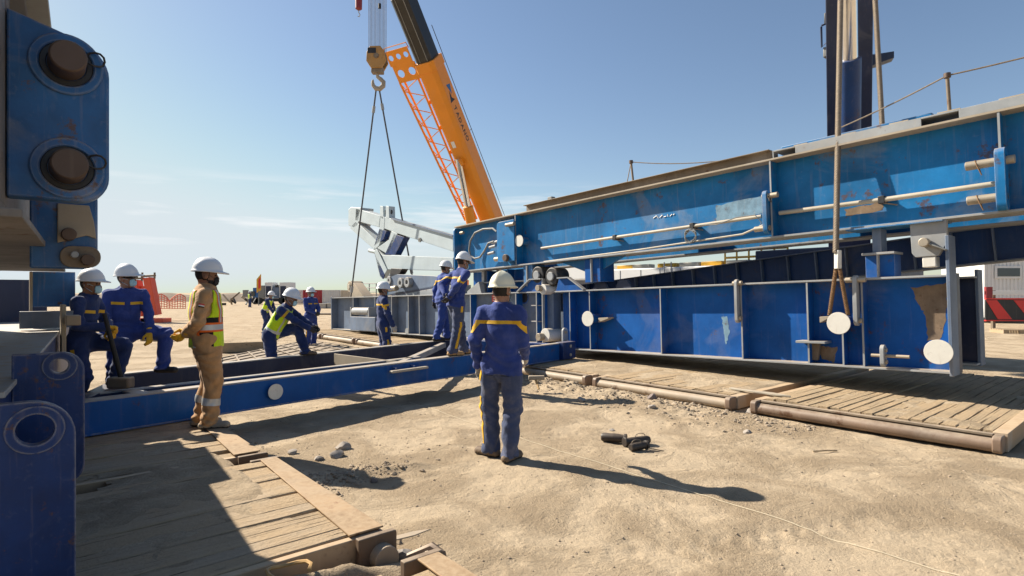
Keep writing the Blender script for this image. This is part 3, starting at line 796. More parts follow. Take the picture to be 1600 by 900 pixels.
patch(f1, base, ((1128, 495), (1136, 494), (1140, 520), (1134, 538), (1130, 518)), 0.215, M['chalky'], 'chalky_patch', 3)
# ---- left-hand base beam
f2 = Frame(-12.05, 0, 0.205, 0.019)
L2 = 11.75
lb = thing('base_girder', 'long grey-blue dusty base beam running to the far left', 'steel beam', matrix=f2.m, group='base beams')
MB().box(0.0, L2, 0.215, 0.235, 0.028, 1.172).build('web', M['blue_grey'], lb)
MB().box(0.0, L2, 0.0, 0.45, 1.172, 1.2).build('top_flange', M['edge_steel'], lb, 0.004)
MB().box(0.0, L2, 0.0, 0.45, 0.0, 0.028).build('bottom_flange', M['edge_steel'], lb, 0.004)
MB().box(0.0, L2, 1.515, 1.535, 0.028, 1.172).build('web', M['blue_grey'], lb)
MB().box(0.0, L2, 1.30, 1.75, 1.172, 1.2).build('top_flange', M['edge_steel'], lb, 0.004)
MB().box(0.0, L2, 1.30, 1.75, 0.0, 0.028).build('bottom_flange', M['edge_steel'], lb, 0.004)
MB().box(-0.03, 0.03, -0.02, 1.77, -0.02, 1.22).build('end_plate', M['blue_grey'], lb, 0.01)
for u in (552, 586, 612, 638, 655, 690, 735, 806, 838, 850):
    t = f2.tu(u, 0.02)
    stiff(lb, t, 0.025, 0.012, 0.214, 0.028, 1.172, M['blue_base'] if u > 700 else M['blue_grey'])
for u, v in ((828, 470), (846, 478), (846, 503)):
    t = f2.tu(846, 0.1); z = f2.L(u, v, 0.1).z
    if u == 846: MB().box(t - 0.28, t, 0.03, 0.213, z, z + 0.02).build('rib', M['edge_steel'], lb, 0.003)
# guide-roller box on the left end
ta, tb = f2.tu(551, -0.2), f2.tu(590, -0.2)
MB().box(ta, tb, -0.30, -0.02, 0.05, 0.52).build('roller_box', M['blue_grey'], lb, 0.015)
MB().box(ta, ta + 0.07, -0.30, -0.02, 0.521, 0.84).build('roller_bracket', M['edge_steel'], lb, 0.01)
MB().box(tb - 0.5, tb - 0.43, -0.30, -0.02, 0.521, 0.84).build('roller_bracket', M['edge_steel'], lb, 0.01)
MB().cyl((ta + 0.10, -0.18, 0.70), (tb - 0.52, -0.18, 0.70), 0.13, seg=20).build('roller', M['edge_steel'], lb)
tr_ = f2.tu(656, -0.05)
MB().cyl((f2.tu(635, 0), 0.0, 0.10), (f2.tu(635, 0), 0.2, 0.10), 0.10, seg=20).build('end_disc', M['edge_steel'], lb)
# black disc as the shade of a round hole, red notice plate, stiffened pin head at the joint
p = f2.L(819, 465, 0.2)
MB().cyl((p.x, 0.208, p.z), (p.x, 0.214, p.z), 0.125, seg=28).build('opening_shade', M['black_steel'], lb)
MB().ring((p.x, 0.200, p.z), (0, 1, 0), 0.125, 0.15, 0.014, 28).build('opening_rim', M['blue_base'], lb)
p = f2.L(773, 467, 0.2)
np_ = MB().box(p.x - 0.11, p.x + 0.11, 0.195, 0.213, p.z - 0.07, p.z + 0.10).build('notice_plate', M['red_paint'], lb, 0.002)
for k, w in enumerate((0.15, 0.11, 0.14)):
    MB().box(p.x - w / 2, p.x + w / 2, 0.191, 0.1945, p.z + 0.055 - 0.05 * k, p.z + 0.075 - 0.05 * k).build('notice_line', M['white_paint'], np_)
MB().prism([(L2 - 0.95, 1.2), (L2 - 0.52, 1.47), (L2 - 0.16, 1.47), (L2 - 0.05, 1.2)], 'xz', 0.02, 0.04).build('gusset', M['blue_base'], lb, 0.004)
MB().bar((L2 - 0.96, 0, 1.208), (L2 - 0.52, 0, 1.485), 0.10, 0.025).build('gusset_flange', M['edge_steel'], lb)
MB().bar((L2 - 0.52, 0, 1.485), (L2 - 0.14, 0, 1.485), 0.10, 0.025).build('gusset_flange', M['edge_steel'], lb)
MB().box(L2 - 0.13, L2 - 0.10, -0.02, 0.45, 0.0, 1.49).build('end_plate', M['edge_steel'], lb, 0.004)
MB().box(L2 - 0.085, L2 + 0.12, 0.10, 0.34, 0.10, 1.15).build('pin_post', M['blue_grey'], lb, 0.01)
MB().cyl((L2 + 0.02, -0.12, 1.24), (L2 + 0.02, 0.42, 1.24), 0.115, seg=24).build('hinge_pin', M['white_disc'], lb, 0.01)
MB().cyl((L2 - 0.06, -0.22, 1.27), (L2 - 0.06, -0.121, 1.27), 0.07, seg=20).build('hinge_pin', M['dusty_edge'], lb, 0.008)
MB().cyl((L2 + 0.05, -0.10, 0.22), (L2 + 0.05, 0.40, 0.22), 0.15, seg=28).build('hinge_pin', M['white_disc'], lb, 0.01)
MB().cyl((L2 - 0.03, -0.24, 0.18), (L2 - 0.03, -0.101, 0.18), 0.085, seg=20).build('hinge_pin', M['pin_light'], lb, 0.008)
# joint frame uprights seen under the girder's left end
for k, (u, w) in enumerate(((760, 0.10), (768, 0.02), (783, 0.02), (800, 0.02))):
    t = f2.tu(u, 0.35)
    MB().box(t, t + w, 0.20, 0.42, 1.2, 1.78).build('upright', (M['edge_steel'], M['blue_base'])[k % 2], lb, 0.004)
MB().box(f2.tu(757, 0.3), f2.tu(828, 0.3), 0.18, 0.44, 1.46, 1.49).build('shelf', M['edge_steel'], lb, 0.004)
MB().box(f2.tu(742, 0.5), f2.tu(830, 0.5), 0.46, 0.50, 1.2, 1.78).build('back_plate', M['blue_base'], lb)
MB().prism([(f2.tu(734, 0.1), 1.2), (f2.tu(734, 0.1), 1.26), (f2.tu(752, 0.1), 1.50), (f2.tu(756, 0.1), 1.2)], 'xz', 0.02, 0.17).build('gusset', M['edge_steel'], lb, 0.004)

# ---- upper girder
f3 = Frame(0, 0, 2.28, 0.0365)
HG = 1.255
gd = thing('upper_girder', 'bright blue upper girder with a pipe along its web', 'steel girder', matrix=f3.m)
T0, T1 = f3.tu(712, 0.0), 9.6
MB().box(T0 + 0.02, T1, 0.225, 0.25, 0.03, HG - 0.03).build('web', M['blue_girder'], gd)
MB().box(T0, T1, 0.0, 0.50, HG - 0.03, HG).build('top_flange', M['dusty_edge'], gd, 0.004)
MB().box(T0, T1, 0.0, 0.50, 0.0, 0.03).build('bottom_flange', M['edge_steel'], gd, 0.004)
MB().box(T0 + 0.02, T1, 1.60, 1.62, 0.03, HG - 0.03).build('web', M['blue_girder'], gd)
MB().box(T0, T1, 1.40, 1.80, HG - 0.03, HG).build('top_flange', M['edge_steel'], gd, 0.004)
MB().box(T0, T1, 1.40, 1.80, 0.0, 0.03).build('bottom_flange', M['edge_steel'], gd, 0.004)
for tt in (T0 + 1.0, 2.0, 5.0, 8.0):
    MB().box(tt, tt + 0.15, 0.502, 1.398, 0.3, HG - 0.1).build('cross_member', M['blue_shade'], gd, 0.008)
for u in (808, 1210, 1572):
    t = f3.tu(u, 0.02)
    stiff(gd, t, 0.022, 0.012, 0.224, 0.03, HG - 0.03, M['blue_girder'])
MB().prism(rounded(-0.015, 0.24, 0.012, HG - 0.035, 0.10, 'da', 5), 'yz', T0 - 0.03, T0 + 0.02).build('end_plate', M['blue_girder'], gd, 0.006)
# brown channel on the left half of the top, slotted kicker plate on the right half
ta, tb = f3.tu(825, 0.1), f3.tu(1213, 0.1)
ch = MB().prism([(0.10, HG), (0.35, HG), (0.35, HG + 0.16), (0.02, HG + 0.16), (0.02, HG + 0.145), (0.12, HG + 0.145), (0.12, HG + 0.02)], 'yz', ta, tb)
ch.build('top_channel', M['brown_steel'], gd, 0.004)
ta, tb = f3.tu(1216, 0.02), T1
slots = [(f3.tu(1218, 0.02), f3.tu(1252, 0.02)), (f3.tu(1452, 0.02), f3.tu(1512, 0.02)), (8.3, 8.8)]
def slotted(x0, x1, y0, y1, z0, z1, sl):
    mb = MB(); x = x0
    for (a_, b_) in sl:
        a_ = max(a_, x0 + 0.02)
        mb.box(x, a_, y0, y1, z0, z1); mb.box(a_, b_, y0, y1, z1 - 0.022, z1)
        for (c0, c1) in ((a_, a_ + 0.05), (b_ - 0.05, b_)):
            pass
        x = b_
    mb.box(x, x1, y0, y1, z0, z1)
    return mb
slotted(ta, tb, 0.005, 0.03, HG, HG + 0.115, slots).build('kicker_plate', M['edge_steel'], gd, 0.003)
MB().box(ta, tb, 0.031, 0.45, HG + 0.10, HG + 0.113).build('deck_strip', M['edge_steel'], gd)
for k in range(9):
    t = ta + 0.35 + k * 0.62 + rnd.uniform(-0.08, 0.08)
    MB().box(t, t + rnd.uniform(0.18, 0.3), 0.02, 0.22, HG + 0.1155, HG + 0.132).build('pad_plate', M['dusty_edge'], gd, 0.003)
# blue box section standing behind the kicker plate
a_ = f3.L(1222, 226, 0.5); b_ = f3.L(1380, 206, 0.5)
MB().box(a_.x, b_.x + 0.6, 0.46, 0.9, HG + 0.01, HG + 0.27).build('top_box', M['blue_girder'], gd, 0.01)
# pipes along the web with clips
def run(fr, root, name, pts, r, mat, n=0.10):
    P_ = [fr.L(u, v, n) for u, v in pts]
    MB().tube(P_, r, 12).build(name, mat, root)
    return P_
run(f3, gd, 'conduit', ((846, 388), (960, 371), (1190, 338)), 0.030, M['conduit'], 0.12)
run(f3, gd, 'conduit', ((1218, 333), (1380, 312), (1570, 285)), 0.034, M['conduit'], 0.12)
run(f3, gd, 'conduit', ((850, 409), (1000, 390), (1160, 366), (1192, 352)), 0.016, M['conduit'], 0.06)
for u, v in ((961, 371), (1082, 353), (1378, 312)):
    p = f3.L(u, v, 0.12)
    MB().box(p.x - 0.04, p.x + 0.04, 0.08, 0.224, p.z - 0.055, p.z + 0.05).build('pipe_clip', M['black_steel'], gd, 0.006)
    MB().bar((p.x + 0.02, 0.10, p.z - 0.05), (p.x + 0.16, 0.20, p.z - 0.09), 0.03, 0.012).build('pipe_clip', M['brown_steel'], gd)
# coil of wire hung on the pipe
p = f3.L(1080, 369, 0.03)
pts = []
for k in range(190):
    a = k * 0.2; rr = 0.108 + 0.014 * math.sin(k * 0.37) + 0.006 * math.sin(k * 1.3)
    pts.append((p.x + rr * math.cos(a), 0.005 + 0.022 * math.sin(k * 0.23), p.z + rr * 1.02 * math.sin(a)))
MB().tube(pts, 0.0065, 6).build('wire_coil', M['hose'], gd)
MB().tube([f3.L(u, v, 0.06) for u, v in ((1094, 352), (1120, 351), (1150, 340), (1180, 336), (1190, 348), (1180, 362))], 0.008, 6).build('loose_wire', M['hose'], gd)
# link plates with pins
zt = f3.L(1207, 296, -0.03).z; zb = f3.L(1207, 364, -0.03).z; tt = f3.tu(1202, -0.03)
link(f3, gd, tt, -0.09, 0.06, zb, zt, 0.07, ((zt - 0.09, 0.06, 0.19), (zb + 0.09, 0.20, 0.05)), M['blue_girder'], 0.045)
MB().tube([(tt + 0.06, -0.06, zt - 0.10), (tt + 0.09, -0.10, zt - 0.18), (tt + 0.10, -0.05, zt - 0.20), (tt + 0.07, -0.03, zt - 0.12)], 0.006, 6, True).build('retaining_clip', M['black_steel'], gd)
zt = f3.L(1577, 228, -0.05).z; zb = f3.L(1577, 328, -0.05).z; tt = f3.tu(1574, -0.05)
link(f3, gd, tt, -0.13, 0.06, zb, zt, 0.10, ((zt - 0.16, 0.34, 0.13), (zb + 0.17, 0.34, 0.05)), M['blue_girder'], 0.055)
for zz in (zt - 0.16, zb + 0.17):
    MB().tube([(tt - 0.24, -0.07, zz + 0.05), (tt - 0.22, -0.10, zz - 0.02), (tt - 0.18, -0.08, zz - 0.14), (tt - 0.20, -0.02, zz - 0.10), (tt - 0.23, -0.0, zz + 0.04)], 0.007, 6, True).build('retaining_clip', M['rope_brown'], gd)
# left end fittings: wide plate, hose loop, valve block, disc
zt = f3.L(790, 345, -0.04).z; zb = f3.L(790, 409, -0.04).z; t0_, t1_ = f3.tu(779, -0.04), f3.tu(806, -0.04)
MB().prism(rounded(t0_, t1_, zb, zt, 0.10, 'ad', 5), 'xz', -0.05, -0.01).build('hinge_plate', M['blue_girder'], gd, 0.008)
MB().box(t0_ + 0.02, t1_ - 0.02, -0.008, 0.222, zb + 0.1, zt - 0.1).build('hinge_block', M['blue_girder'], gd)
pq = f3.L(799, 351, -0.05); MB().cyl((pq.x - 0.14, -0.10, pq.z), (pq.x + 0.16, -0.10, pq.z), 0.045, seg=14).build('pin', M['pin_light'], gd, 0.006)
pq = f3.L(792, 403, -0.05); MB().cyl((pq.x, -0.13, pq.z), (pq.x, -0.051, pq.z), 0.085, seg=20).build('pin', M['pin_steel'], gd, 0.008)
pq = f3.L(811, 376, -0.02); MB().cyl((pq.x, -0.02, pq.z), (pq.x, -0.005, pq.z), 0.14, seg=32).build('end_disc', M['white_disc'], gd, 0.003)
MB().cyl((pq.x, -0.004, pq.z), (pq.x, 0.222, pq.z), 0.09, seg=20).build('trunnion', M['blue_girder'], gd)
hp = [f3.L(u, v, 0.06) for u, v in ((776, 362), (770, 357), (755, 358), (742, 364), (735, 376), (733, 390), (735, 400), (742, 404), (750, 402), (757, 392), (763, 380), (772, 377))]
MB().tube(hp, 0.026, 10).build('hydraulic_hose', M['hose'], gd)
for (u, v) in ((770, 386), (768, 396), (774, 379)):
    p = f3.L(u, v, 0.08); MB().cyl((p.x - 0.13, 0.08, p.z), (p.x + 0.12, 0.08, p.z + 0.02), 0.036, seg=12).build('valve', M['edge_steel'], gd, 0.004)
p = f3.L(776, 405, 0.0); MB().cyl((p.x - 0.06, 0.0, p.z), (p.x + 0.12, 0.0, p.z), 0.055, seg=14).build('pin', M['pin_light'], gd, 0.005)
p = f3.L(721, 364, 0.05); MB().cyl((p.x - 0.05, 0.05, p.z), (p.x + 0.10, 0.05, p.z), 0.04, seg=12).build('pin', M['pin_light'], gd, 0.005)
# legs hanging from the girder onto the base
for (u0, u1, n0, n1) in ((819, 833, 0.05, 0.45), (915, 939, 0.10, 0.55)):
    x0, x1 = f3.tu(u0, n0), f3.tu(u1, n0)
    MB().box(x0, x1, n0, n1, -0.50, -0.001).build('leg', M['blue_girder'] if u0 < 900 else M['blue_base'], gd, 0.006)
    MB().box((x0 + x1) / 2 - 0.012, (x0 + x1) / 2 + 0.012, n0 - 0.05, n0 - 0.001, -0.50, -0.02).build('leg_rib', M['edge_steel'], gd)
for (u0, u1) in ((878, 900), (940, 980)):
    x0, x1 = f3.tu(u0, 0.2), f3.tu(u1, 0.2)
    MB().prism([(x0, -0.001), (x1, -0.001), (x0, -0.26)] if u0 > 900 else [(x0, -0.001), (x1 + 0.35, -0.001), (x1 + 0.35, -0.28)], 'xz', 0.2, 0.24).build('gusset', M['blue_girder'], gd, 0.003)
# black sheave at the hinge
for k, (u, v) in enumerate(((846, 430), (868, 432))):
    p = f3.L(u, v, 0.15)
    MB().cyl((p.x, 0.02, p.z), (p.x, 0.40, p.z), 0.20, seg=28).build('sheave', M['black_steel'], gd, 0.02)
    MB().cyl((p.x, -0.03, p.z), (p.x, 0.019, p.z), 0.10, seg=20).build('sheave_hub', M['edge_steel'], gd, 0.01)
# saddle lug and its pin near the right end
p = f3.L(1451, 378, 0.02)
MB().prism([(p.x - 0.20, 0.0), (p.x + 0.20, 0.0), (p.x + 0.20, -0.30), (p.x + 0.10, -0.46), (p.x - 0.15, -0.46), (p.x - 0.19, -0.40)], 'xz', 0.01, 0.09).build('saddle_lug', M['edge_steel'], gd, 0.006)
pz_ = f3.L(1450, 386, 0.0).z
MB().cyl((p.x - 0.03, -0.10, pz_ + 0.06), (p.x - 0.03, 0.0, pz_ + 0.06), 0.06, seg=18).build('pin', M['pin_light'], gd, 0.01)
MB().bar((p.x - 0.02, -0.03, pz_ + 0.06), (p.x + 0.20, -0.03, pz_ - 0.06), 0.02, 0.11, (0, 1, 0)).build('pin_keeper', M['hose'], gd, 0.008)
MB().box(p.x - 0.08, p.x + 0.07, 0.02, 0.2, -0.60, -0.461).build('saddle_pad', M['white_disc'], gd, 0.01)
p1_ = f3.L(1371, 372, 0.10)
MB().box(p1_.x - 0.055, p1_.x + 0.055, 0.06, 0.30, -0.38, -0.001).build('stool_post', M['blue_grey'], gd, 0.006)
x0, x1 = f3.tu(1328, 0), f3.tu(1480, 0)
MB().box(x0, x1, -0.06, 0.40, -0.022, -0.001).build('doubler_plate', M['blue_girder'], gd, 0.003)
patch(f3, gd, ((1118, 322), (1192, 306), (1192, 332), (1150, 344), (1120, 345)), 0.225, M['chalky'], 'chalky_patch', 6, 0.02)
patch(f3, gd, ((1320, 326), (1378, 316), (1380, 328), (1322, 338)), 0.225, M['primer'], 'primer_patch', 7, 0.015)
# chalk scrawl on the web
for (u0, v0, u1, v1) in ((1021, 341, 1026, 337), (1026, 337, 1029, 341), (1031, 340, 1035, 336), (1037, 339, 1041, 338), (1043, 335, 1044, 338.5), (1047, 338, 1050, 334.5), (1052, 336, 1054, 334)):
    MB().tube([f3.L(u0, v0, 0.221), f3.L(u1, v1, 0.221)], 0.008, 5).build('chalk_mark', M['white_paint'], gd)
# safety posts and line on top
def stanchion(u, v0, v1, n):
    p0_, p1_ = f3.L(u, v1, n), f3.L(u - 4, v0, n)
    MB().cyl(p0_, p1_, 0.022, seg=10).build('stanchion', M['brown_steel'], gd)
    MB().cyl(p1_ - Vector((0, 0, 0.03)), p1_ + Vector((0, 0, 0.03)), 0.04, seg=10).build('stanchion_head', M['pin_steel'], gd)
    return p1_
s1 = stanchion(1484, 118, 178, 0.2); s2 = stanchion(990, 253, 290, 0.4)
def sag(a, b, s, k=10):
    return [a.lerp(b, i / k) - Vector((0, 0, s * 4 * (i / k) * (1 - i / k))) for i in range(k + 1)]
MB().tube(sag(s1, f3.L(1312, 200, 0.6), 0.02), 0.010, 6).build('safety_line', M['rope'], gd)
MB().tube(sag(s1, Vector((9.5, 0.2, s1.z + 0.02)), 0.04), 0.010, 6).build('safety_line', M['rope'], gd)
MB().tube(sag(s2, f3.L(1219, 237, 0.5), 0.10), 0.009, 6).build('safety_line', M['rope'], gd)
MB().tube([s2, f3.L(980, 284, 0.4)], 0.009, 6).build('safety_line', M['rope'], gd)
p = f3.L(862, 310, 0.25); MB().box(p.x - 0.07, p.x + 0.07, 0.18, 0.30, HG + 0.161, HG + 0.26).build('top_clamp', M['hose'], gd, 0.01)

# ---- sloping ribbed beam behind
pa, pb = rpx(885, 448, 2.3), rpx(1600, 345, 2.3)
sl = (pb.z - pa.z) / (Vector((pb.x - pa.x, pb.y - pa.y, 0)).length)
f4m = frame_matrix(pa - Vector((0, 0, 0.0)), D, sl)
rb = thing('ribbed_girder', 'dark blue sloping beam with pale ribs behind the base beam', 'steel beam', matrix=f4m)
LR = (pb - pa).length + 2.5; HR = 0.56
MB().box(0, LR, 0.10, 0.12, -HR + 0.02, -0.02).build('web', M['ribbed_blue'], rb)
MB().box(0, LR, 0.0, 0.5, -0.02, 0.0).build('top_flange', M['blue_grey'], rb, 0.003)
MB().box(0, LR, 0.0, 0.5, -HR, -HR + 0.02).build('bottom_flange', M['blue_grey'], rb, 0.003)
for k in range(int(LR / 0.52)):
    MB().box(0.2 + k * 0.52, 0.222 + k * 0.52, 0.005, 0.099, -HR + 0.021, -0.021).build('rib', M['blue_grey'], rb)
for tt in (0.6, LR - 0.8):
    MB().box(tt, tt + 0.4, 0.14, 0.45, -HR - (1.0 if tt < 1 else 1.6), -HR - 0.001).build('support', M['navy'], rb, 0.01)

# ---- pale folded frame being lifted
def rig_poly(root, inv, name, pix, n0, n1, mat, bevel=0.012):
    pl = [inv @ rpx(u, v, n0) for u, v in pix]
    return MB().prism([(p.x, p.z) for p in pl], 'xz', 0.0, n1 - n0).build(name, mat, root, bevel)
def rig_thing(name, label, cat, pix, n0, slope=0.0):
    o_ = rpx(pix[0], pix[1], n0)
    m = frame_matrix(o_, D, slope)
    return thing(name, label, cat, matrix=m), m.inverted()
af, ai = rig_thing('lifted_frame', 'pale grey folded steel frame with an open triangular end', 'steel frame', (640, 455), 1.1)
ai = af.matrix_world.inverted() if False else ai
W1, W2 = 1.1, 1.5
rig_poly(af, ai, 'end_block', ((541, 327), (545, 323), (561, 324), (556, 352), (550, 356), (541, 352)), 1.02, 1.58, M['pale_frame'], 0.03)
rig_poly(af, ai, 'upper_arm', ((556, 325.5), (594, 337), (592, 355), (555, 344.5)), W1, W2, M['pale_frame'])
rig_poly(af, ai, 'lower_arm', ((546, 356), (556, 346), (589.5, 377), (584.5, 390)), W1, W2, M['pale_frame'])
rig_poly(af, ai, 'corner_post', ((594.5, 337), (601, 339), (600, 357), (592, 384), (584.8, 390.5), (592.5, 357)), W1, W2, M['pale_frame'])
rig_poly(af, ai, 'top_beam', ((601.5, 339), (708, 369), (708, 393), (625, 366), (600.5, 357)), W1, W2, M['pale_frame'])
rig_poly(af, ai, 'window_plate', ((600.5, 358), (611, 361.5), (607, 374), (592, 385)), W1 + 0.2, W2, M['blue_shade'], 0.004)
rig_poly(af, ai, 'diagonal', ((611.5, 361), (621, 364.5), (606.5, 398), (589, 387.5), (607.5, 374.5)), W1, W2, M['pale_frame'])
rig_poly(af, ai, 'window_plate', ((621.5, 366), (637, 371), (623, 398.5), (607, 398)), W1 + 0.15, W2, M['blue_shade'], 0.004)
rig_poly(af, ai, 'bottom_beam', ((589, 388), (597, 398.3), (708, 402.5), (708, 423), (606, 421), (597, 400)), W1, W2, M['pale_frame'])
rig_poly(af, ai, 'toe', ((584.5, 391), (588.5, 388.5), (605, 421.5), (597, 435), (592, 430)), W1, W2, M['pale_frame'])
rig_poly(af, ai, 'toe_plate', ((583, 395), (592, 431), (596, 436), (599, 428)), W1 - 0.05, W1 - 0.005, M['blue_shade'], 0.003)
for u0 in (597.5, 606.5):
    rig_poly(af, ai, 'lug', ((u0, 322), (u0 + 5, 322.5), (u0 + 5.5, 343), (u0, 341)), W1 + 0.1, W1 + 0.35, M['pale_frame'])
p = ai @ rpx(601, 331, W1); MB().cyl((p.x - 0.07, 0.08, p.z), (p.x - 0.07, 0.099, p.z), 0.075, seg=16).build('lug_eye_shade', M['black_steel'], af)  # black discs painted as the shade in the lug holes
p = ai @ rpx(608, 331, W1); MB().cyl((p.x - 0.0, 0.08, p.z), (p.x - 0.0, 0.099, p.z), 0.075, seg=16).build('lug_eye_shade', M['black_steel'], af)
p = ai @ rpx(570, 391, W1); q = ai @ rpx(583, 394, W1)
MB().cyl((p.x, 0.2, p.z), (q.x, 0.2, q.z), 0.075, seg=18).build('pin_sleeve', M['pale_frame'], af)
p = ai @ rpx(657, 375, W1); MB().ring((p.x, -0.05, p.z), (0, 1, 0), 0.03, 0.075, 0.05, 16).build('shackle', M['hose'], af)
MB().bar(ai @ rpx(612, 341.5, 1.06), ai @ rpx(708, 368.5, 1.06), 0.05, 0.05).build('hand_rope', M['blue_grey'], af)
# inclined beam with the two round eyes
ib, ii_ = rig_thing('inclined_girder', 'grey-blue inclined beam with two round pin eyes', 'steel beam', (640, 462), 0.75)
rig_poly(ib, ii_, 'web', ((608, 428), (678, 431), (700, 434), (700, 446), (606, 461)), 0.75, 1.0, M['blue_grey'], 0.01)
rig_poly(ib, ii_, 'lower_flange', ((604, 459), (700, 441), (700, 444.5), (604, 463)), 0.55, 1.05, M['navy'], 0.003)
rig_poly(ib, ii_, 'foot', ((604, 463.2), (700, 445), (712, 445), (712, 461.5), (604, 466.5)), 0.60, 1.0, M['edge_steel'], 0.006)
for (u, v) in ((625, 442), (635.5, 441)):
    p = ii_ @ rpx(u, v, 0.6)
    MB().ring((p.x, -0.16, p.z), (0, 1, 0), 0.075, 0.17, 0.155, 24).build('pin_eye', M['edge_steel'], ib, 0.01)
    MB().cyl((p.x, -0.10, p.z), (p.x, -0.02, p.z), 0.074, seg=20).build('pin_hole_shade', M['black_steel'], ib)  # solid black plug, stands in for the shade inside the eye
rig_poly(ib, ii_, 'cover', ((609, 419), (626, 420), (622, 427.5), (606, 434)), 0.70, 0.95, M['black_steel'], 0.01)
p = ii_ @ rpx(607, 438, 0.7); MB().ring((p.x, -0.05, p.z), (0, 1, 0), 0.05, 0.15, 0.12, 20).build('pin_eye', M['edge_steel'], ib, 0.01)
MB().cyl(ii_ @ rpx(608, 452, 0.6), ii_ @ rpx(620, 450, 0.6), 0.09, seg=16).build('pin', M['pin_light'], ib, 0.01)
# roller on the far end and guard rail
fr_, fi = rig_thing('guide_roller', 'beige guide roller with sloping arm on the far beam end', 'roller', (556, 466), 0.6)
p = fi @ rpx(546, 448, 0.6)
MB().cyl((p.x, 0, p.z), (p.x, 0.5, p.z), 0.22, seg=28).build('roller', M['dusty_edge'], fr_, 0.02)
MB().cyl((p.x, -0.04, p.z), (p.x, 0.0, p.z), 0.10, seg=20).build('roller_hub', M['conduit'], fr_, 0.01)
rig_poly(fr_, fi, 'arm', ((548, 441), (553, 442), (569, 463), (568, 466), (547, 466), (548, 456)), 0.62, 1.0, M['dusty_edge'], 0.01)
gr_, gi = rig_thing('guard_rail', 'thin grey tube guard rail beyond the far base beam', 'guard rail', (577, 466), 1.6)
for u in (566.5, 577, 588):
    MB().cyl(gi @ rpx(u, 443, 1.6), gi @ rpx(u, 467, 1.6), 0.022, seg=8).build('post', M['edge_steel'], gr_)
for v in (443, 449.5, 456):
    MB().cyl(gi @ rpx(566.5, v, 1.6), gi @ rpx(588, v, 1.6), 0.018, seg=8).build('rail', M['edge_steel'], gr_)

# ---- low spreader frame on the ground
SZ0, SZ1 = 0.215, 0.56
fa, fb = Vector((-4.30, 5.26, 0)), Vector((1.13, 12.0, 0))
ga, gb = Vector((-5.05, 7.27, 0)), Vector((-1.05, 13.2, 0))
sf = thing('spreader_frame', 'low blue channel-section spreader frame lying between the two base beams', 'steel frame', (0, 0, 0))
def channel(root, name, a, b, face, z0, z1, w, mat, topmat):
    """channel section from a to b; face = which side the web is on"""
    d = (b - a).normalized(); s_ = Vector((d.y, -d.x, 0)) * face
    def V3(p, o, z): q_ = p + s_ * o; return (q_.x, q_.y, z)
    MB().hexa([V3(a, 0, z0 + .0161), V3(b, 0, z0 + .0161), V3(b, -.016, z0 + .0161), V3(a, -.016, z0 + .0161), V3(a, 0, z1 - .0161), V3(b, 0, z1 - .0161), V3(b, -.016, z1 - .0161), V3(a, -.016, z1 - .0161)]).build(name + '_web', mat, root)
    for zz, mt_ in ((z0, mat), (z1 - .016, topmat)):
        MB().hexa([V3(a, .002, zz), V3(b, .002, zz), V3(b, -w, zz), V3(a, -w, zz), V3(a, .002, zz + .016), V3(b, .002, zz + .016), V3(b, -w, zz + .016), V3(a, -w, zz + .016)]).build(name + '_flange', topmat if mt_ is topmat else mat, root, 0.003)
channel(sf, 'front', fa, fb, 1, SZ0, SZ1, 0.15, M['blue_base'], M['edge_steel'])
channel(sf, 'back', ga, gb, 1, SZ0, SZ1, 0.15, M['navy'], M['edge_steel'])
mid_a = fa.lerp(ga, 0.30) + (fb - fa).normalized() * 0.1; mid_b = fa.lerp(fb, 0.58) + Vector((-0.35, 0.35, 0))
channel(sf, 'inner', mid_a, mid_b, 1, SZ0, SZ1 - 0.02, 0.10, M['navy'], M['edge_steel'])
def xbar(p, q, w, h, z, mat): MB().bar((p.x, p.y, z), (q.x, q.y, z), w, h).build('cross_bar', mat, sf, 0.004)
bk = lambda s_: ga.lerp(gb, s_)
ft = lambda s_: fa.lerp(fb, s_)
xbar(bk(0.46) + Vector((0.16, -.1, 0)), ft(0.50) + Vector((-.12, .12, 0)), 0.02, 0.33, 0.385, M['dusty_edge'])
xbar(ft(0.505) + Vector((-.16, .14, 0)), bk(0.86) + Vector((.16, -.14, 0)), 0.10, 0.10, 0.49, M['edge_steel'])
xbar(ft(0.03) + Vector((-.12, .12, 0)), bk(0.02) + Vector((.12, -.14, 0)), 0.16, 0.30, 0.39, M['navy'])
xbar(ft(0.10) + Vector((-.12, .12, 0)), mid_a.lerp(mid_b, 0.10) + Vector((.02, -.05, 0)), 0.16, 0.02, 0.535, M['edge_steel'])
xbar(ft(0.97) + Vector((-.12, .12, 0)), bk(0.97) + Vector((.12, -.14, 0)), 0.16, 0.30, 0.39, M['blue_base'])
p = onz(427, 612, 0.395)
dn = Vector(((fb - fa).normalized().y, -(fb - fa).normalized().x, 0))
s_ = ((p - fa).dot((fb - fa).normalized())) / (fb - fa).length
pc = ft(s_) + dn * 0.06; pc.z = 0.40
MB().cyl(pc, pc - dn * 0.012, 0.095, seg=32).build('end_disc', M['white_disc'], sf, 0.003)
MB().cyl(pc - dn * 0.0121, pc - dn * 0.059, 0.06, seg=20).build('trunnion', M['blue_base'], sf)
# handle bar on brackets on the front face
h0, h1 = ft(0.455) + dn * 0.12, ft(0.535) + dn * 0.12
MB().bar((h0.x, h0.y, 0.46), (h1.x, h1.y, 0.46), 0.09, 0.035).build('handle', M['conduit'], sf, 0.01)
for k in (0.47, 0.51):
    a_ = ft(k); MB().bar((a_.x + dn.x * 0.003, a_.y + dn.y * 0.003, 0.49), (a_.x + dn.x * 0.08, a_.y + dn.y * 0.08, 0.475), 0.03, 0.05).build('handle_bracket', M['blue_base'], sf)
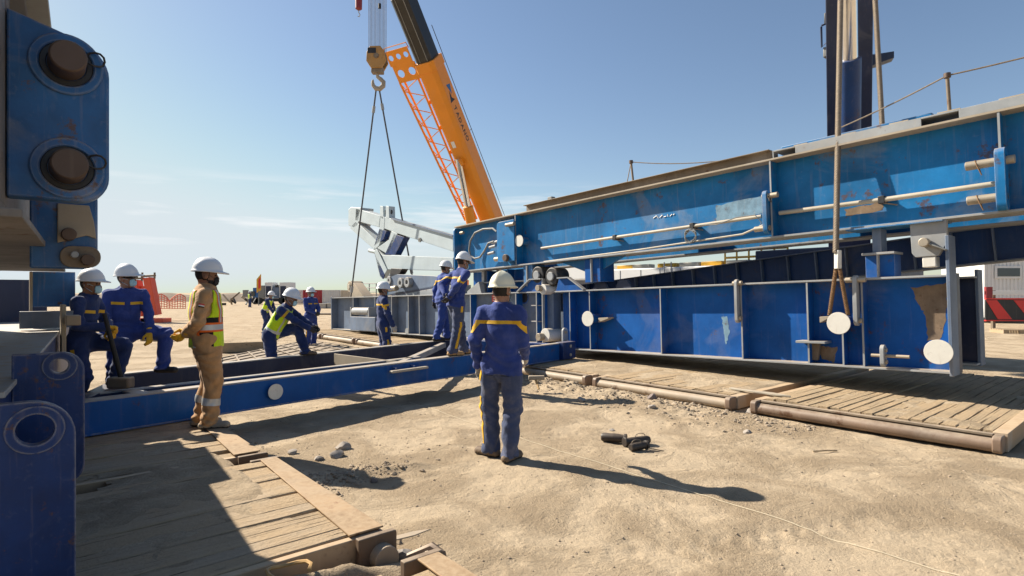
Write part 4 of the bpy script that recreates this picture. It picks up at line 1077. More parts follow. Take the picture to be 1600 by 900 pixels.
# pinned end
e0 = fb
MB().bar((e0.x - 0.16, e0.y - 0.2, 0.40), (e0.x + 0.13, e0.y + 0.16, 0.40), 0.20, 0.352).build('end_fork', M['blue_shade'], sf, 0.012)
for zz in (0.31, 0.49):
    a_ = e0 + dn * 0.12; MB().cyl((a_.x, a_.y, zz), (a_.x - dn.x * 0.02, a_.y - dn.y * 0.02, zz), 0.032, seg=14).build('bolt', M['conduit'], sf)

# ---- near left structure : end of the left base and the beam above it
LD = Vector((0.588, -0.809, 0)).normalized()
LN = Vector((-LD.y, LD.x, 0))
E0 = Vector((-2.06, 2.32, 0))                # right edge of the near end
m5 = frame_matrix(E0, LD)
lo_b = thing('base_girder', 'shaded blue base beam end with large lug plates at the left edge', 'steel beam', matrix=m5, group='base beams')
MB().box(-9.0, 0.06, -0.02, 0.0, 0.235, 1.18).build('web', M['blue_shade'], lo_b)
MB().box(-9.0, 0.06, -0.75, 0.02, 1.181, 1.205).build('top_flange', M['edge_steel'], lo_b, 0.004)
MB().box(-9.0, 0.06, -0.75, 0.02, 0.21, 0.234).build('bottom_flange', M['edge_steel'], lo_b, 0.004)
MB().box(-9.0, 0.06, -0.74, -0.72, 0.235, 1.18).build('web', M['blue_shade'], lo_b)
i5 = m5.inverted()
def apx(u, v, a):
    """world point on the upright plane a = const (across the left beam) at photo pixel"""
    ux, uz = (u - 800) / FPX, -(v - HZ) / FPX
    Y = a / (D.x * ux + D.y)
    return Vector((ux * Y, Y, CAMH + uz * Y))
def abframe(a, b, z): return frame_matrix(ab(a, b, z), D)
def lug_end(name, root, inv, a, u_r, v_top, z_bot, hole_uv, hr, th, mat, width, corner=0.13, lower_round=False):
    """end plate across the beam with one eye; x = along D, outline in (n, z)"""
    pr = apx(u_r, v_top, a); c = apx(hole_uv[0], hole_uv[1], a)
    m = frame_matrix(ab(a, 0, 0), D)
    lp = lambda p: m.inverted() @ p
    b1 = lp(pr).y; zt_ = lp(pr).z; cc = lp(c)
    out = rounded(b1 - width, b1, z_bot, zt_, corner, 'c' + ('b' if lower_round else ''), 8)
    me = MB().plate(out, (cc.y, cc.z), hr, 'yz', -th / 2, th / 2, 40).mesh(name)
    o = obj(name, me, mat, root, 0.006)
    o.matrix_basis = inv @ m
    ring = MB().ring((th / 2 - 0.001, cc.y, cc.z), (1, 0, 0), hr, hr + 0.034, 0.008, 36).mesh('eye_boss')
    ro = obj('eye_boss', ring, mat, o, 0.003)
    return o
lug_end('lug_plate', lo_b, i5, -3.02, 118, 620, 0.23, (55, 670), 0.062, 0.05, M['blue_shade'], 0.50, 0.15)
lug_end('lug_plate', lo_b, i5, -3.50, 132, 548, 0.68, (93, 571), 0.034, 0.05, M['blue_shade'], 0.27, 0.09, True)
def lbox(root, inv, name, u0, u1, v0, v1, Y, depth, mat, bevel=0.006):
    """upright block facing along the left beam, seen between pixel columns at depth Y"""
    p0, p1 = at(u0, v1, Y), at(u1, v0, Y)
    m = frame_matrix(p0, N)
    wdt = (p1 - p0).dot(N) / 1.0
    wx = (Vector((p1.x - p0.x, p1.y - p0.y, 0))).length
    me = MB().box(0, wx, 0, depth, 0, p1.z - p0.z).mesh(name)
    o = obj(name, me, mat, root, bevel); o.matrix_basis = inv @ m
    return o
lbox(lo_b, i5, 'stop_block', 30, 98, 487, 514, 5.9, 0.10, M['blue_grey'])
lbox(lo_b, i5, 'corner_plate', 96, 102, 476, 560, 5.75, 0.3, M['dusty_edge'])
lbox(lo_b, i5, 'wood_wedge', 103, 122, 493, 509, 5.6, 0.2, M['rust_pipe'], 0.01)
lbox(lo_b, i5, 'far_shade_plate', -60, 44, 436, 512, 7.4, 0.05, M['navy'])  # navy sheet standing in for the shaded interior beside the post
# beam above
UD = Vector((0.598, -0.801, 0)).normalized()
E1 = at(62, 374, 2.5)
m6 = frame_matrix(Vector((E1.x, E1.y, E1.z)), UD); i6 = m6.inverted()
ub = thing('overhead_girder', 'grimy overhead beam end with two big pins at the upper left', 'steel beam', matrix=m6)
MB().box(-4.9, 0.9, -0.62, 0.0, 0.0, 0.028).build('bottom_flange', M['grimy'], ub, 0.004)
MB().box(-4.9, -3.7, -0.12, -0.10, 0.029, 0.30).build('web', M['grimy'], ub)
MB().box(-3.7, 0.9, -0.12, -0.10, 0.029, 0.12).build('web', M['grimy'], ub)
MB().box(-4.9, -3.7, -0.62, 0.0, 0.301, 0.32).build('top_flange', M['edge_steel'], ub, 0.004)
MB().box(-2.2, 0.9, -0.12, -0.10, 0.121, 1.35).build('upper_web', M['grimy'], ub)
MB().box(-2.2, 0.9, -0.62, 0.0, 1.351, 1.38).build('top_flange', M['edge_steel'], ub, 0.004)
MB().box(-4.9, 0.9, -0.66, -0.63, -0.50, 0.34).build('side_web', M['blue_shade'], ub)  # unseen plate added to keep the sun off the base beam's top
MB().box(-2.2, 0.9, -0.66, -0.63, 0.345, 1.35).build('side_web', M['blue_shade'], ub)  # upper part of the same added, unseen plate
lbox(ub, i6, 'post', 50, 104, 424, 480, 6.3, 0.3, M['blue_upper'])
lbox(ub, i6, 'post_edge', 46, 50, 424, 505, 6.28, 0.3, M['dusty_edge'])
def up_plate(name, a, u_r, v_t, v_b, width, th, corner, mat, tilt=0.0):
    m = frame_matrix(ab(a, 0, 0), D); mi = m.inverted()
    t_, b_ = mi @ apx(u_r, v_t, a), mi @ apx(u_r, v_b, a)
    out = rounded(t_.y - width, t_.y, b_.z, t_.z, corner, 'bc', 8)
    if tilt: out = [(x, z + tilt * max(0, (t_.y - x)) if z > (t_.z + b_.z) / 2 else z) for x, z in out]
    o = obj(name, MB().prism(out, 'yz', -th / 2, th / 2).mesh(name), mat, ub, 0.008); o.matrix_basis = i6 @ m
    return o, m, mi
pp, m7, mi7 = up_plate('pin_plate', -3.12, 169, 88, 321, 0.34, 0.09, 0.11, M['blue_upper'], 0.28)
for (u, v) in ((103, 106), (105, 266)):
    c = mi7 @ apx(u, v, -3.12)
    MB().ring((0.044, c.y, c.z), (1, 0, 0), 0.092, 0.128, 0.014, 40).build('boss', M['blue_upper'], pp, 0.006)
    MB().ring((0.044, c.y, c.z), (1, 0, 0), 0.068, 0.0915, 0.006, 36).build('grease_ring', M['black_steel'], pp, 0.003)
    MB().cyl((0.0, c.y, c.z), (0.17, c.y, c.z), 0.067, 0.064, 30).build('big_pin', M['pin_steel'], pp, 0.007)
    MB().tube([(0.075 + 0.012 * math.sin(k * 0.9), c.y + 0.095 + 0.035 * math.cos(k * 0.52), c.z + 0.035 + 0.030 * math.sin(k * 0.52)) for k in range(12)], 0.0045, 6, True).build('pin_ring', M['black_steel'], pp)
PA = -3.75
p2, m8, mi8 = up_plate('lower_plate', PA, 152, 296, 421, 0.275, 0.06, 0.06, M['blue_upper'])
for (u, v, r_, l_) in ((106, 368, 0.032, 0.08), (115, 399, 0.017, 0.06), (135, 407, 0.030, 0.07)):
    c = mi8 @ apx(u, v, PA)
    MB().cyl((0.031, c.y, c.z), (0.031 + l_, c.y, c.z), r_, seg=18).build('bolt', M['pin_steel'] if r_ > 0.02 else M['edge_steel'], p2, 0.004)
c = mi8 @ apx(125, 402, PA)
MB().prism(rounded(c.y - 0.085, c.y + 0.085, c.z - 0.055, c.z + 0.055, 0.05, 'abcd', 5), 'yz', 0.0305, 0.05).build('keeper_plate', M['brown_steel'], p2, 0.004)
c = mi8 @ apx(112, 345, PA)
MB().prism([(c.y - 0.06, c.z - 0.12), (c.y + 0.06, c.z - 0.075), (c.y + 0.10, c.z - 0.09), (c.y + 0.09, c.z + 0.0), (c.y + 0.07, c.z + 0.08), (c.y - 0.06, c.z + 0.08)], 'yz', 0.0305, 0.05).build('cover_plate', M['dusty_edge'], p2, 0.004)
# upright part of the overhead beam leaving the picture at the top
q0, q1 = apx(20, 64, -3.30), apx(-2, -60, -3.30)
MB().bar(i6 @ q0, i6 @ q1, 0.13, 0.06, i6.to_3x3() @ D).build('strut', M['brown_steel'], ub, 0.006)
# ------------------------------------------------------------------ orange telescopic crane
tip = at(590, -100, 19.6); low = at(766, 340, 26.0)
bd = (tip - low).normalized()
foot = low - bd * ((low.z - 2.3) / bd.z)
# boom frame: x along the boom, y to its side, z its back
bx = bd
by = Vector((0.92, -0.38, 0)); by = (by - bx * by.dot(bx)).normalized()
bz = bx.cross(by)
bm_ = Matrix.Identity(4)
for i in range(3): bm_[i][0], bm_[i][1], bm_[i][2], bm_[i][3] = bx[i], by[i], bz[i], foot[i]
oc = thing('mobile_crane', 'orange telescopic crane with black inner boom behind the rig', 'crane', (foot.x, foot.y, 0))
omi = Matrix.Translation((-foot.x, -foot.y, 0))
def oc_part(name, mb, mat, parent=None, bevel=0.0):
    me = mb.mesh(name)
    if parent is None:
        o = obj(name, me, mat, oc, bevel); o.matrix_basis = omi @ bm_
    else: o = obj(name, me, mat, parent, bevel)
    return o
def proj(u, v):
    """distance along the boom axis of the point seen nearest pixel (u, v)"""
    ux, uz = (u - 800) / FPX, -(v - HZ) / FPX
    r = Vector((ux, 1, uz)).normalized(); o_ = Vector((0, 0, CAMH)) - foot
    # closest approach of ray and axis
    b = r.dot(bx); d0 = r.dot(o_); e0 = bx.dot(o_)
    return (e0 - b * d0) / (1 - b * b)
L1 = proj(665, 95); LT = proj(588, -100)
def section(hw, hh, ch, x0, x1):
    pts = [(-hw, -hh + ch), (-hw + ch, -hh), (hw - ch, -hh), (hw, -hh + ch), (hw, hh), (-hw, hh)]
    return MB().prism(pts, 'yz', x0, x1)
boom = oc_part('boom', section(0.40, 0.44, 0.14, -0.8, L1), M['orange'], None, 0.02)
oc_part('boom_collar', section(0.435, 0.475, 0.14, L1 - 0.35, L1 + 0.02), M['orange'], None, 0.015)
oc_part('inner_boom', section(0.345, 0.385, 0.12, L1, L1 + (LT - L1) * 0.55), M['boom_black'], None, 0.01)
oc_part('tip_boom', section(0.30, 0.33, 0.10, L1 + (LT - L1) * 0.55, LT), M['boom_black'], None, 0.01)
oc_part('boom_head', MB().box(LT - 0.1, LT + 0.7, -0.42, 0.42, -0.9, 0.4), M['orange'], None, 0.03)
for yy in (-0.10, 0.22):
    oc_part('boom_rib', MB().box(L1 + 0.05, LT, yy - 0.012, yy + 0.012, -0.40, -0.386), M['hose'])
# lettering and emblem on the side that faces right
def text_mesh(txt, size):
    cu = bpy.data.curves.new('txt', 'FONT'); cu.body = txt; cu.size = size; cu.extrude = 0.004; cu.space_character = 1.15; cu.offset = 0.012 * size
    o = bpy.data.objects.new('txt', cu); COL.objects.link(o)
    dg = bpy.context.evaluated_depsgraph_get(); me = bpy.data.meshes.new_from_object(o.evaluated_get(dg))
    bpy.data.objects.remove(o)
    return me
M['ink'] = plain('ink', (0.012, 0.012, 0.014), 0.5)
M['emblem_blue'] = plain('emblem_blue', (0.03, 0.12, 0.32), 0.5)
xt0, xt1 = proj(712, 167), proj(724, 200)
tl_ = xt0 - xt1
SIDE = 1                     # which side wall (y = SIDE * 0.56) carries the writing
x = xt0 + 0.1
for ch in 'TADANO':
    tm = text_mesh(ch, 0.30)
    xs_ = [v.co.x for v in tm.vertices]; wch = max(xs_) - min(xs_)
    o = obj('letter', tm, M['ink'], boom)
    # reads downwards along the boom: letter x -> -boom x, letter y -> towards the back of the boom
    m = Matrix(((-1, 0, 0, x + min(xs_)), (0, 0, SIDE, SIDE * 0.4025), (0, 1, 0, -0.13), (0, 0, 0, 1)))
    o.matrix_basis = m
    x -= (wch + 0.055)
xe = xt0 + 0.30
MB().prism([(xe, -0.20), (xe + 0.42, 0.0), (xe + 0.14, 0.02), (xe, 0.20)], 'xz', 0.4005, 0.4055).build('emblem', M['ink'], boom)
MB().prism([(xe + 0.25, 0.12), (xe + 0.68, -0.06), (xe + 0.62, 0.26)], 'xz', 0.4005, 0.4055).build('emblem', M['emblem_blue'], boom)
MB().box(proj(708, 222) - 0.14, proj(708, 222) + 0.14, -0.16, 0.0, -0.447, -0.442).build('data_plate', M['white_paint'], boom)
MB().box(-0.2, L1 - 0.2, 0.4005, 0.406, -0.02 - 0.26, 0.0 - 0.26).build('weld_seam', M['orange'], boom)
for k in range(3):
    xk = 2.2 + 2.6 * k
    MB().tube([(xk, 0.25, 0.44), (xk, 0.30, 0.80)], 0.015, 6).build('rope_guide', M['hose'], boom)
MB().tube([(-0.5, 0.30, 0.78), (L1 + 1.0, 0.30, 0.78)], 0.014, 6).build('hoist_line', M['black_steel'], boom)
MB().tube([(1.6, 0.415, -0.1), (1.3, 0.44, 0.20), (2.2, 0.44, 0.30), (2.9, 0.44, 0.28), (2.95, 0.43, 0.42)], 0.02, 6).build('cable', M['rubber'], boom)
MB().box(2.75, 3.1, 0.405, 0.52, 0.14, 0.36).build('cable_drum', M['orange'], boom, 0.02)
# folding lattice jib stowed along the left side of the boom
j0, j1 = proj(745, 342), proj(636, 82)
def jib_pt(x, k, side):       # k 0..3 chord corners
    yc = (-0.62, -0.98)[side]
    return None
jw0, jw1 = 0.62, 1.02
def chord(x, outer, low):
    f_ = (x - j0) / (j1 - j0)
    y_ = -0.50 - (0.08 + (0.52 + 0.30 * f_) if outer else 0.0)
    z_ = (-0.30 if low else 0.04)
    return Vector((x, y_, z_))
jb = oc_part('jib', MB(), M['orange']) if False else None
jroot = oc_part('jib', MB().tube([chord(j0, 1, 1), chord(j1 - 1.0, 1, 1)], 0.046, 8), M['orange'])
for (o_, l_) in ((1, 0), (0, 1), (0, 0)):
    MB().tube([chord(j0, o_, l_), chord(j1 - 1.0, o_, l_)], 0.046, 8).build('chord', M['orange'], jroot)
nb = 9
for k in range(nb):
    xa = j0 + (j1 - 1.0 - j0) * k / nb; xb = j0 + (j1 - 1.0 - j0) * (k + 1) / nb
    for l_ in (1,):
        MB().tube([chord(xa, 0, l_), chord((xa + xb) / 2, 1, l_)], 0.020, 6).build('lacing', M['orange'], jroot)
        MB().tube([chord((xa + xb) / 2, 1, l_), chord(xb, 0, l_)], 0.020, 6).build('lacing', M['orange'], jroot)
    for o_ in (1,):
        MB().tube([chord(xa, o_, 0), chord(xb, o_, 1)], 0.018, 6).build('lacing', M['orange'], jroot)
# head plates of the jib with round holes
ca, cb = chord(j1 - 1.0, 1, 1), chord(j1 - 1.0, 0, 1)
wj = (cb.y - ca.y + 0.16) / 3
for k in range(3):
    y0 = ca.y - 0.08 + wj * k
    MB().plate([(j1 - 0.35, y0), (j1 + 0.22, y0), (j1 + 0.22, y0 + wj), (j1 - 0.35, y0 + wj)], (j1 - 0.05, y0 + wj / 2), 0.105, 'xy', -0.33, -0.30, 24).build('jib_head', M['orange'], jroot)
for k in range(2):
    y0 = ca.y - 0.02 + wj * 1.5 * k
    MB().plate([(j1 - 1.02, y0), (j1 - 0.351, y0), (j1 - 0.351, y0 + wj * 1.5), (j1 - 1.02, y0 + wj * 1.5)], (j1 - 0.68, y0 + wj * 0.75), 0.15, 'xy', -0.33, -0.30, 24).build('jib_head', M['orange'], jroot)
MB().tube([(j1 + 0.15, ca.y - 0.1, -0.3), (j1 + 0.35, ca.y - 0.05, -0.3), (j1 + 0.35, cb.y + 0.1, -0.3), (j1 + 0.15, cb.y + 0.12, -0.3)], 0.02, 6).build('jib_rail', M['orange'], jroot)
for k in range(6):
    xk = j0 + 1.0 + k * (j1 - j0 - 2.0) / 5
    MB().box(xk, xk + 0.16, -0.52, -0.402, -0.22, 0.0).build('jib_bracket', M['orange'], jroot, 0.01)
# lift cylinder
c_top = at(716, 248, 23.9); c_mid = at(731, 322, 24.8); c_low = c_mid + (c_mid - c_top).normalized() * 3.0
im_ = omi
def oc_w(name, mb, mat, bevel=0.0):
    o = obj(name, mb.mesh(name), mat, oc, bevel); o.matrix_basis = omi
    return o
oc_w('lift_rod', MB().cyl(c_top, c_mid, 0.135, seg=24), M['chrome'])
oc_w('lift_cylinder', MB().cyl(c_mid, c_low, 0.225, seg=28), M['orange'], 0.02)
oc_w('lift_bracket', MB().bar(c_top - Vector((0, 0, 0.2)), c_top + Vector((0.35, 0.5, 0.35)), 0.34, 0.3), M['orange'], 0.03)
# superstructure and carrier, mostly hidden behind the rig
cd = Vector((0.80, -0.60, 0)).normalized()
cm_ = frame_matrix(Vector((foot.x + 0.4, foot.y + 0.6, 0)), cd)
def oc_c(name, mb, mat, bevel=0.02):
    o = obj(name, mb.mesh(name), mat, oc, bevel); o.matrix_basis = omi @ cm_
    return o
oc_c('turntable', MB().box(-1.6, 2.6, -1.2, 1.2, 1.35, 2.4), M['orange'])
oc_c('counterweight', MB().box(2.61, 3.5, -1.3, 1.3, 1.4, 2.6), M['hose'])
oc_c('carrier_deck', MB().box(-6.5, 6.5, -1.35, 1.35, 0.75, 1.34), M['orange'])
oc_c('driver_cab', MB().box(-6.4, -4.6, -1.25, 1.25, 1.341, 2.3), M['orange'])
oc_c('cab_window', MB().box(-6.42, -6.401, -1.0, 1.0, 1.65, 2.2), M['glass'], 0)
for xw in (-4.9, -3.4, 3.0, 4.5):
    for yw in (-1.15, 1.15):
        oc_c('wheel', MB().cyl((xw, yw - 0.2, 0.55), (xw, yw + 0.2, 0.55), 0.55, seg=24), M['rubber'], 0.05)

# hook block hanging from the boom head
hk = at(590, 96, 19.6)
hb = thing('hook_block', 'ochre multi-sheave hook block hanging from the orange crane', 'hook block', (hk.x, hk.y, hk.z - 1.0))
def O(p): return Vector(p) + Vector((0, 0, 1.0))
for s_ in (-1, 1):
    MB().prism([(-0.33, 0.25), (-0.22, 0.45), (0.12, 0.46), (0.26, 0.30), (0.33, -0.02), (0.18, -0.28), (-0.18, -0.28), (-0.34, -0.05)], 'xz', s_ * 0.16 - 0.03, s_ * 0.16 + 0.03).build('cheek_plate', M['ochre'], hb, 0.01).location = (0, 0, 1.0)
for k in range(4):
    MB().cyl((0, -0.11 + 0.06 * k, 0.12), (0, -0.07 + 0.06 * k, 0.12), 0.30, seg=28).build('sheave', M['brown_steel'], hb, 0.006).location = (0, 0, 1.0)
MB().box(-0.30, 0.0, -0.191, 0.191, 0.20, 0.40).build('guard', M['black_steel'], hb, 0.01).location = (0, 0, 1.0)
MB().cyl((0, -0.22, 0.12), (0, 0.22, 0.12), 0.09, seg=18).build('axle', M['brown_steel'], hb, 0.01).location = (0, 0, 1.0)
MB().box(-0.2, 0.2, -0.129, 0.129, -0.42, -0.2).build('crosshead', M['brown_steel'], hb, 0.03).location = (0, 0, 1.0)
hkp = [(0, 0, -0.40), (0, 0, -0.52), (0.10, 0, -0.60), (0.20, 0, -0.70), (0.19, 0, -0.83), (0.08, 0, -0.93), (-0.06, 0, -0.92), (-0.15, 0, -0.82), (-0.17, 0, -0.70), (-0.155, 0, -0.62)]
MB().tube(hkp, 0.06, 12, rad=[0.05, 0.06, 0.07, 0.078, 0.085, 0.085, 0.08, 0.065, 0.05, 0.025]).build('hook', M['dusty_edge'], hb).location = (0, 0, 1.0)
# reeved hoist ropes
hr_ = thing('hoist_rope', 'pale reeved hoist ropes running up from the ochre hook block', 'wire rope', (hk.x, hk.y, hk.z + 0.15))
M['rope_pale'] = plain('rope_pale', (0.32, 0.34, 0.38), 0.5, 0.4)
for k in range(14):
    xk = -0.27 + (k if k < 7 else k + 1.2) * 0.038
    MB().cyl((xk, -0.10 + 0.03 * (k % 7), 0.15), (xk * 1.02, -0.10 + 0.03 * (k % 7), 3.6), 0.0125, seg=6).build('rope_fall', M['rope_pale'], hr_)
MB().cyl((0.10, -0.12, 1.6), (0.10, -0.12, 1.75), 0.05, seg=12).build('rope_socket', M['black_steel'], hr_)
# auxiliary red hook
rk = at(560.5, 8, 19.2)
ah = thing('auxiliary_hook', 'small dark red overhaul weight with hook at the top edge', 'crane hook', (rk.x, rk.y, rk.z - 0.3))
MB().tube([(0, 0, 0.14), (0, 0, 0.18), (0, 0, 0.50), (0, 0, 1.6)], 0.11, 18, rad=[0.06, 0.11, 0.115, 0.07]).build('weight', paint('dark_red', (0.20, 0.02, 0.03), 0.5, 0.1, 0.1, 0.3), ah)
MB().tube([(0, 0, 0.13), (0, 0, 0.05), (0.04, 0, -0.02), (0.02, 0, -0.08), (-0.03, 0, -0.07)], 0.016, 8).build('hook', M['edge_steel'], ah)
MB().cyl((0, 0, 1.6), (0, 0, 3.0), 0.012, seg=6).build('rope', M['rope_pale'], ah)
# slings
def sling(label, a, b, r=0.026, name='wire_sling'):
    o = MB().tube([a, a.lerp(b, 0.5), b], r, 8).build(name, M['sling'] , None)
    return tag(o, label, 'wire sling', 'lifting slings')
M['sling'] = plain('sling', (0.085, 0.085, 0.09), 0.55, 0.4)
hook_seat = Vector((hk.x + 0.0, hk.y, hk.z - 0.86))
def sling_thing(label, b, r):
    a = hook_seat + Vector((0.04 if b.x > hook_seat.x else -0.04, 0, 0))
    rt = thing('wire_sling', label, 'wire sling', tuple(b), group='lifting slings')
    MB().tube([a - b, (a - b) * 0.5, Vector((0, 0, 0))], r, 8).build('rope', M['sling'], rt)
    MB().tube([(a - b) * 0.915, (a - b) * 0.885], r * 1.9, 10).build('ferrule', M['edge_steel'], rt)
    MB().tube([(a - b) * 0.06, (a - b) * 0.03], r * 1.9, 10).build('ferrule', M['edge_steel'], rt)
    return rt
sling_thing('left leg of the lifting sling, ending at the far beam end', rpx(548, 466, 0.3), 0.028)
sling_thing('right leg of the lifting sling, passing behind the pale frame', rpx(645, 436, 1.62), 0.028)

# ------------------------------------------------------------------ second crane, behind the right end
n2 = 6.9
k0, k1 = rig(-5.2, n2), rig(5.4, n2)
m9 = frame_matrix(rig(0, n2, 0), D); i9 = m9.inverted()
c2 = thing('mobile_crane', 'white crane carrier with a dark blue boom rising behind the right beam', 'crane', matrix=m9)
MB().box(-6.0, 5.4, -1.3, 1.3, 0.85, 1.75).build('carrier_deck', M['white_paint'], c2, 0.03)
def cbox(name, u0, u1, v0, v1, n0, n1, mat, bevel=0.02):
    a_, b_ = i9 @ rpx(u0, v1, n0), i9 @ rpx(u1, v0, n0)
    return MB().box(a_.x, b_.x, n0 - n2, n1 - n2, min(a_.z, b_.z), max(a_.z, b_.z)).build(name, mat, c2, bevel)
cbox('engine_cover', 882, 915, 412, 437, 5.6, 6.5, M['white_paint'])
MB().box((i9 @ rpx(938, 440, 5.6)).x, 2.6, -1.28, 0.3, 1.751, 2.35).build('side_cabinet', M['white_paint'], c2, 0.03)
for u in (968, 1000, 1030, 1062):
    p = i9 @ rpx(u, 430, 5.6); MB().box(p.x, p.x + 0.02, -1.288, -1.281, 1.80, 2.30).build('door_gap', M['hose'], c2)
p = i9 @ rpx(1022, 428, 5.6); MB().box(p.x - 0.2, p.x + 0.2, -1.295, -1.289, 2.0, 2.13).build('decal', M['red_paint'], c2)
for k, u in enumerate((952, 975, 1000, 1040, 1075, 1110, 1150)):
    p = i9 @ rpx(u, 415, 5.8)
    MB().box(p.x - 0.3, p.x + 0.35, -1.1, -0.8, 2.351, 2.48).build('tool_rail', (M['conduit'], M['yellow_paint'])[k % 2], c2, 0.02)
x0 = (i9 @ rpx(1130, 405, 5.8)).x; x1 = (i9 @ rpx(1228, 400, 5.8)).x
for zz in (2.56, 2.75):
    MB().cyl((x0, -1.0, zz), (x1, -1.0, zz), 0.03, seg=8).build('hand_rail', M['yellow_paint'], c2)
for k in range(6):
    xk = x0 + (x1 - x0) * k / 5
    MB().cyl((xk, -1.0, 2.36), (xk, -1.0, 2.75), 0.025, seg=8).build('rail_post', M['yellow_paint'], c2)
p = i9 @ rpx(1042, 425, 5.5)
for dx in (-0.12, 0.12):
    MB().cyl((p.x + dx, -1.36, 1.9), (p.x + dx, -1.36, 2.5), 0.018, seg=8).build('ladder_rail', M['edge_steel'], c2)
for k in range(3):
    MB().cyl((p.x - 0.12, -1.36, 2.0 + 0.18 * k), (p.x + 0.12, -1.36, 2.0 + 0.18 * k), 0.014, seg=8).build('ladder_rung', M['edge_steel'], c2)
for xw in (-5.0, -3.6, -2.2, 2.2, 3.6, 4.8):
    for yw in (-1.05, 1.05):
        MB().cyl((xw, yw - 0.2, 0.58), (xw, yw + 0.2, 0.58), 0.58, seg=24).build('wheel', M['rubber'], c2, 0.05)
MB().box(1.6, 4.8, -1.1, 1.1, 1.76, 2.7).build('turntable', M['navy'], c2, 0.03)
b0 = i9 @ Vector((8.75, 14.95, 2.6)); b1 = i9 @ Vector((6.22, 10.65, 16.2))
def up_bar(name, p, q, w, h, mat, bevel=0.02):
    return MB().bar(p, q, w, h, i9.to_3x3() @ Vector((0.5, 0.86, 0))).build(name, mat, c2, bevel)
up_bar('boom', b0, b0.lerp(b1, 0.62), 0.92, 0.8, M['navy'])
up_bar('inner_boom', b0.lerp(b1, 0.62), b1, 0.80, 0.7, M['navy'])
off = i9.to_3x3() @ Vector((-0.42, -0.86, 0.0))
cyl0 = i9 @ at(1328, 215, 13.0); cyl1 = i9 @ at(1328, 92, 12.2); cyl2 = i9 @ at(1326, -60, 11.4)
MB().cyl(cyl0 + (cyl0 - cyl1) * 0.5, cyl1, 0.215, seg=32).build('lift_cylinder', M['ribbed_blue'], c2, 0.01)
MB().cyl(cyl1, cyl2, 0.150, seg=32).build('lift_rod', M['chrome'], c2)
ca_ = [i9 @ at(u, v, 13.6) for u, v in ((1284, 40), (1298, 34), (1298, 60), (1284, 74), (1283, 42))]
MB().tube(ca_, 0.025, 6).build('lamp_cage', M['navy'], c2)
MB().tube([i9 @ at(u, v, 13.6) for u, v in ((1292, 36), (1292, 66))], 0.02, 6).build('lamp_cage', M['navy'], c2)
MB().bar(i9 @ at(1293, 20, 13.6), i9 @ at(1293, 38, 13.6), 0.12, 0.12).build('lamp', M['black_steel'], c2, 0.02)
MB().bar(i9 @ at(1294, 74, 13.6), i9 @ at(1294, 90, 13.6), 0.2, 0.16).build('camera_box', M['hose'], c2, 0.02)
aa = [i9 @ at(u, v, 13.8) for u, v in ((1355, 86), (1372, 84), (1397, 80), (1397, 90), (1366, 101), (1355, 107))]
mb = MB(); k = len(aa); bk_ = [p + i9.to_3x3() @ Vector((0.1, 0.25, 0)) for p in aa]
mb.add(aa + bk_, [tuple(range(k)), tuple(range(k, 2 * k))[::-1]] + [(i, (i + 1) % k, (i + 1) % k + k, i + k) for i in range(k)])
mb.build('side_arm', M['navy'], c2)
for v in (3, 52, 66, 143, 150):
    MB().cyl(i9 @ at(1355, v, 13.9), i9 @ at(1361, v - 1, 13.9), 0.012, seg=6).build('rope_guide', M['navy'], c2)
# ropes to the lifted beam
apex = at(1327, -720, 9.4)
def big_rope(label, foot_, loop_c=None):
    rt = thing('wire_rope', label, 'wire rope', tuple(foot_), group='heavy wire ropes of the second crane')
    MB().rope(Vector((0, 0, 0)), apex - foot_, 0.042).build('rope', M['rope'], rt)
    return rt
pr = rpx(1306, 395, -0.16)
r1 = big_rope('thick laid wire rope hanging in front of the bright blue girder', pr)
sl_ = [rpx(u, v, -0.16) - pr for u, v in ((1302, 391), (1317, 391), (1317, 420), (1302, 420))]
MB().box(sl_[0].x + 0.02, sl_[1].x, -0.05, 0.05, sl_[2].z, sl_[0].z).build('ferrule', M['white_disc'], r1, 0.012)
dc = rpx(1310, 505, -0.10)
for k, (u0, u1) in enumerate(((1306, 1296), (1312, 1325))):
    a_ = rpx(u0, 421, -0.16) - pr; b_ = rpx(u1, 492, -0.02) - pr
    MB().rope(a_, b_, 0.030, 0.16).build('sling_leg', M['rope_brown'], r1)
r2 = big_rope('wire rope dropping behind the girder beside the chrome rod', rpx(1386, 330, 1.95))
# ------------------------------------------------------------------ background
def berm():
    mb = MB(); vs = []; fs = []; nu, nv = 150, 9
    for i in range(nu):
        x = -125 + 200 * i / (nu - 1)
        yc = 118 + 12 * math.sin(x * 0.03)
        hgt = 1.45 + 0.16 * math.sin(x * 0.31) * math.sin(x * 0.13 + 1) + 0.25 * float(VN.fbm(np.array([x * 0.4]), np.array([3.0]), 3)[0]) * 2
        for j in range(nv):
            t = -1 + 2 * j / (nv - 1)
            z = max(-0.4, hgt * (1 - abs(t) ** 2.6) - 0.2 + 0.18 * rnd.uniform(-1, 1) * (1 - abs(t)))
            vs.append((x + rnd.uniform(-.3, .3), yc + t * 7, z))
    for i in range(nu - 1):
        for j in range(nv - 1):
            fs.append((i * nv + j, (i + 1) * nv + j, (i + 1) * nv + j + 1, i * nv + j + 1))
    mb.add(vs, fs)
    return struct(mb.build('earth_bank', plain('bank', (0.22, 0.175, 0.135), 0.95, 0, 0.25, 0.4, 0.1, 0.6)))
berm()
def gz(u, v): return onz(u, v, 0.0)
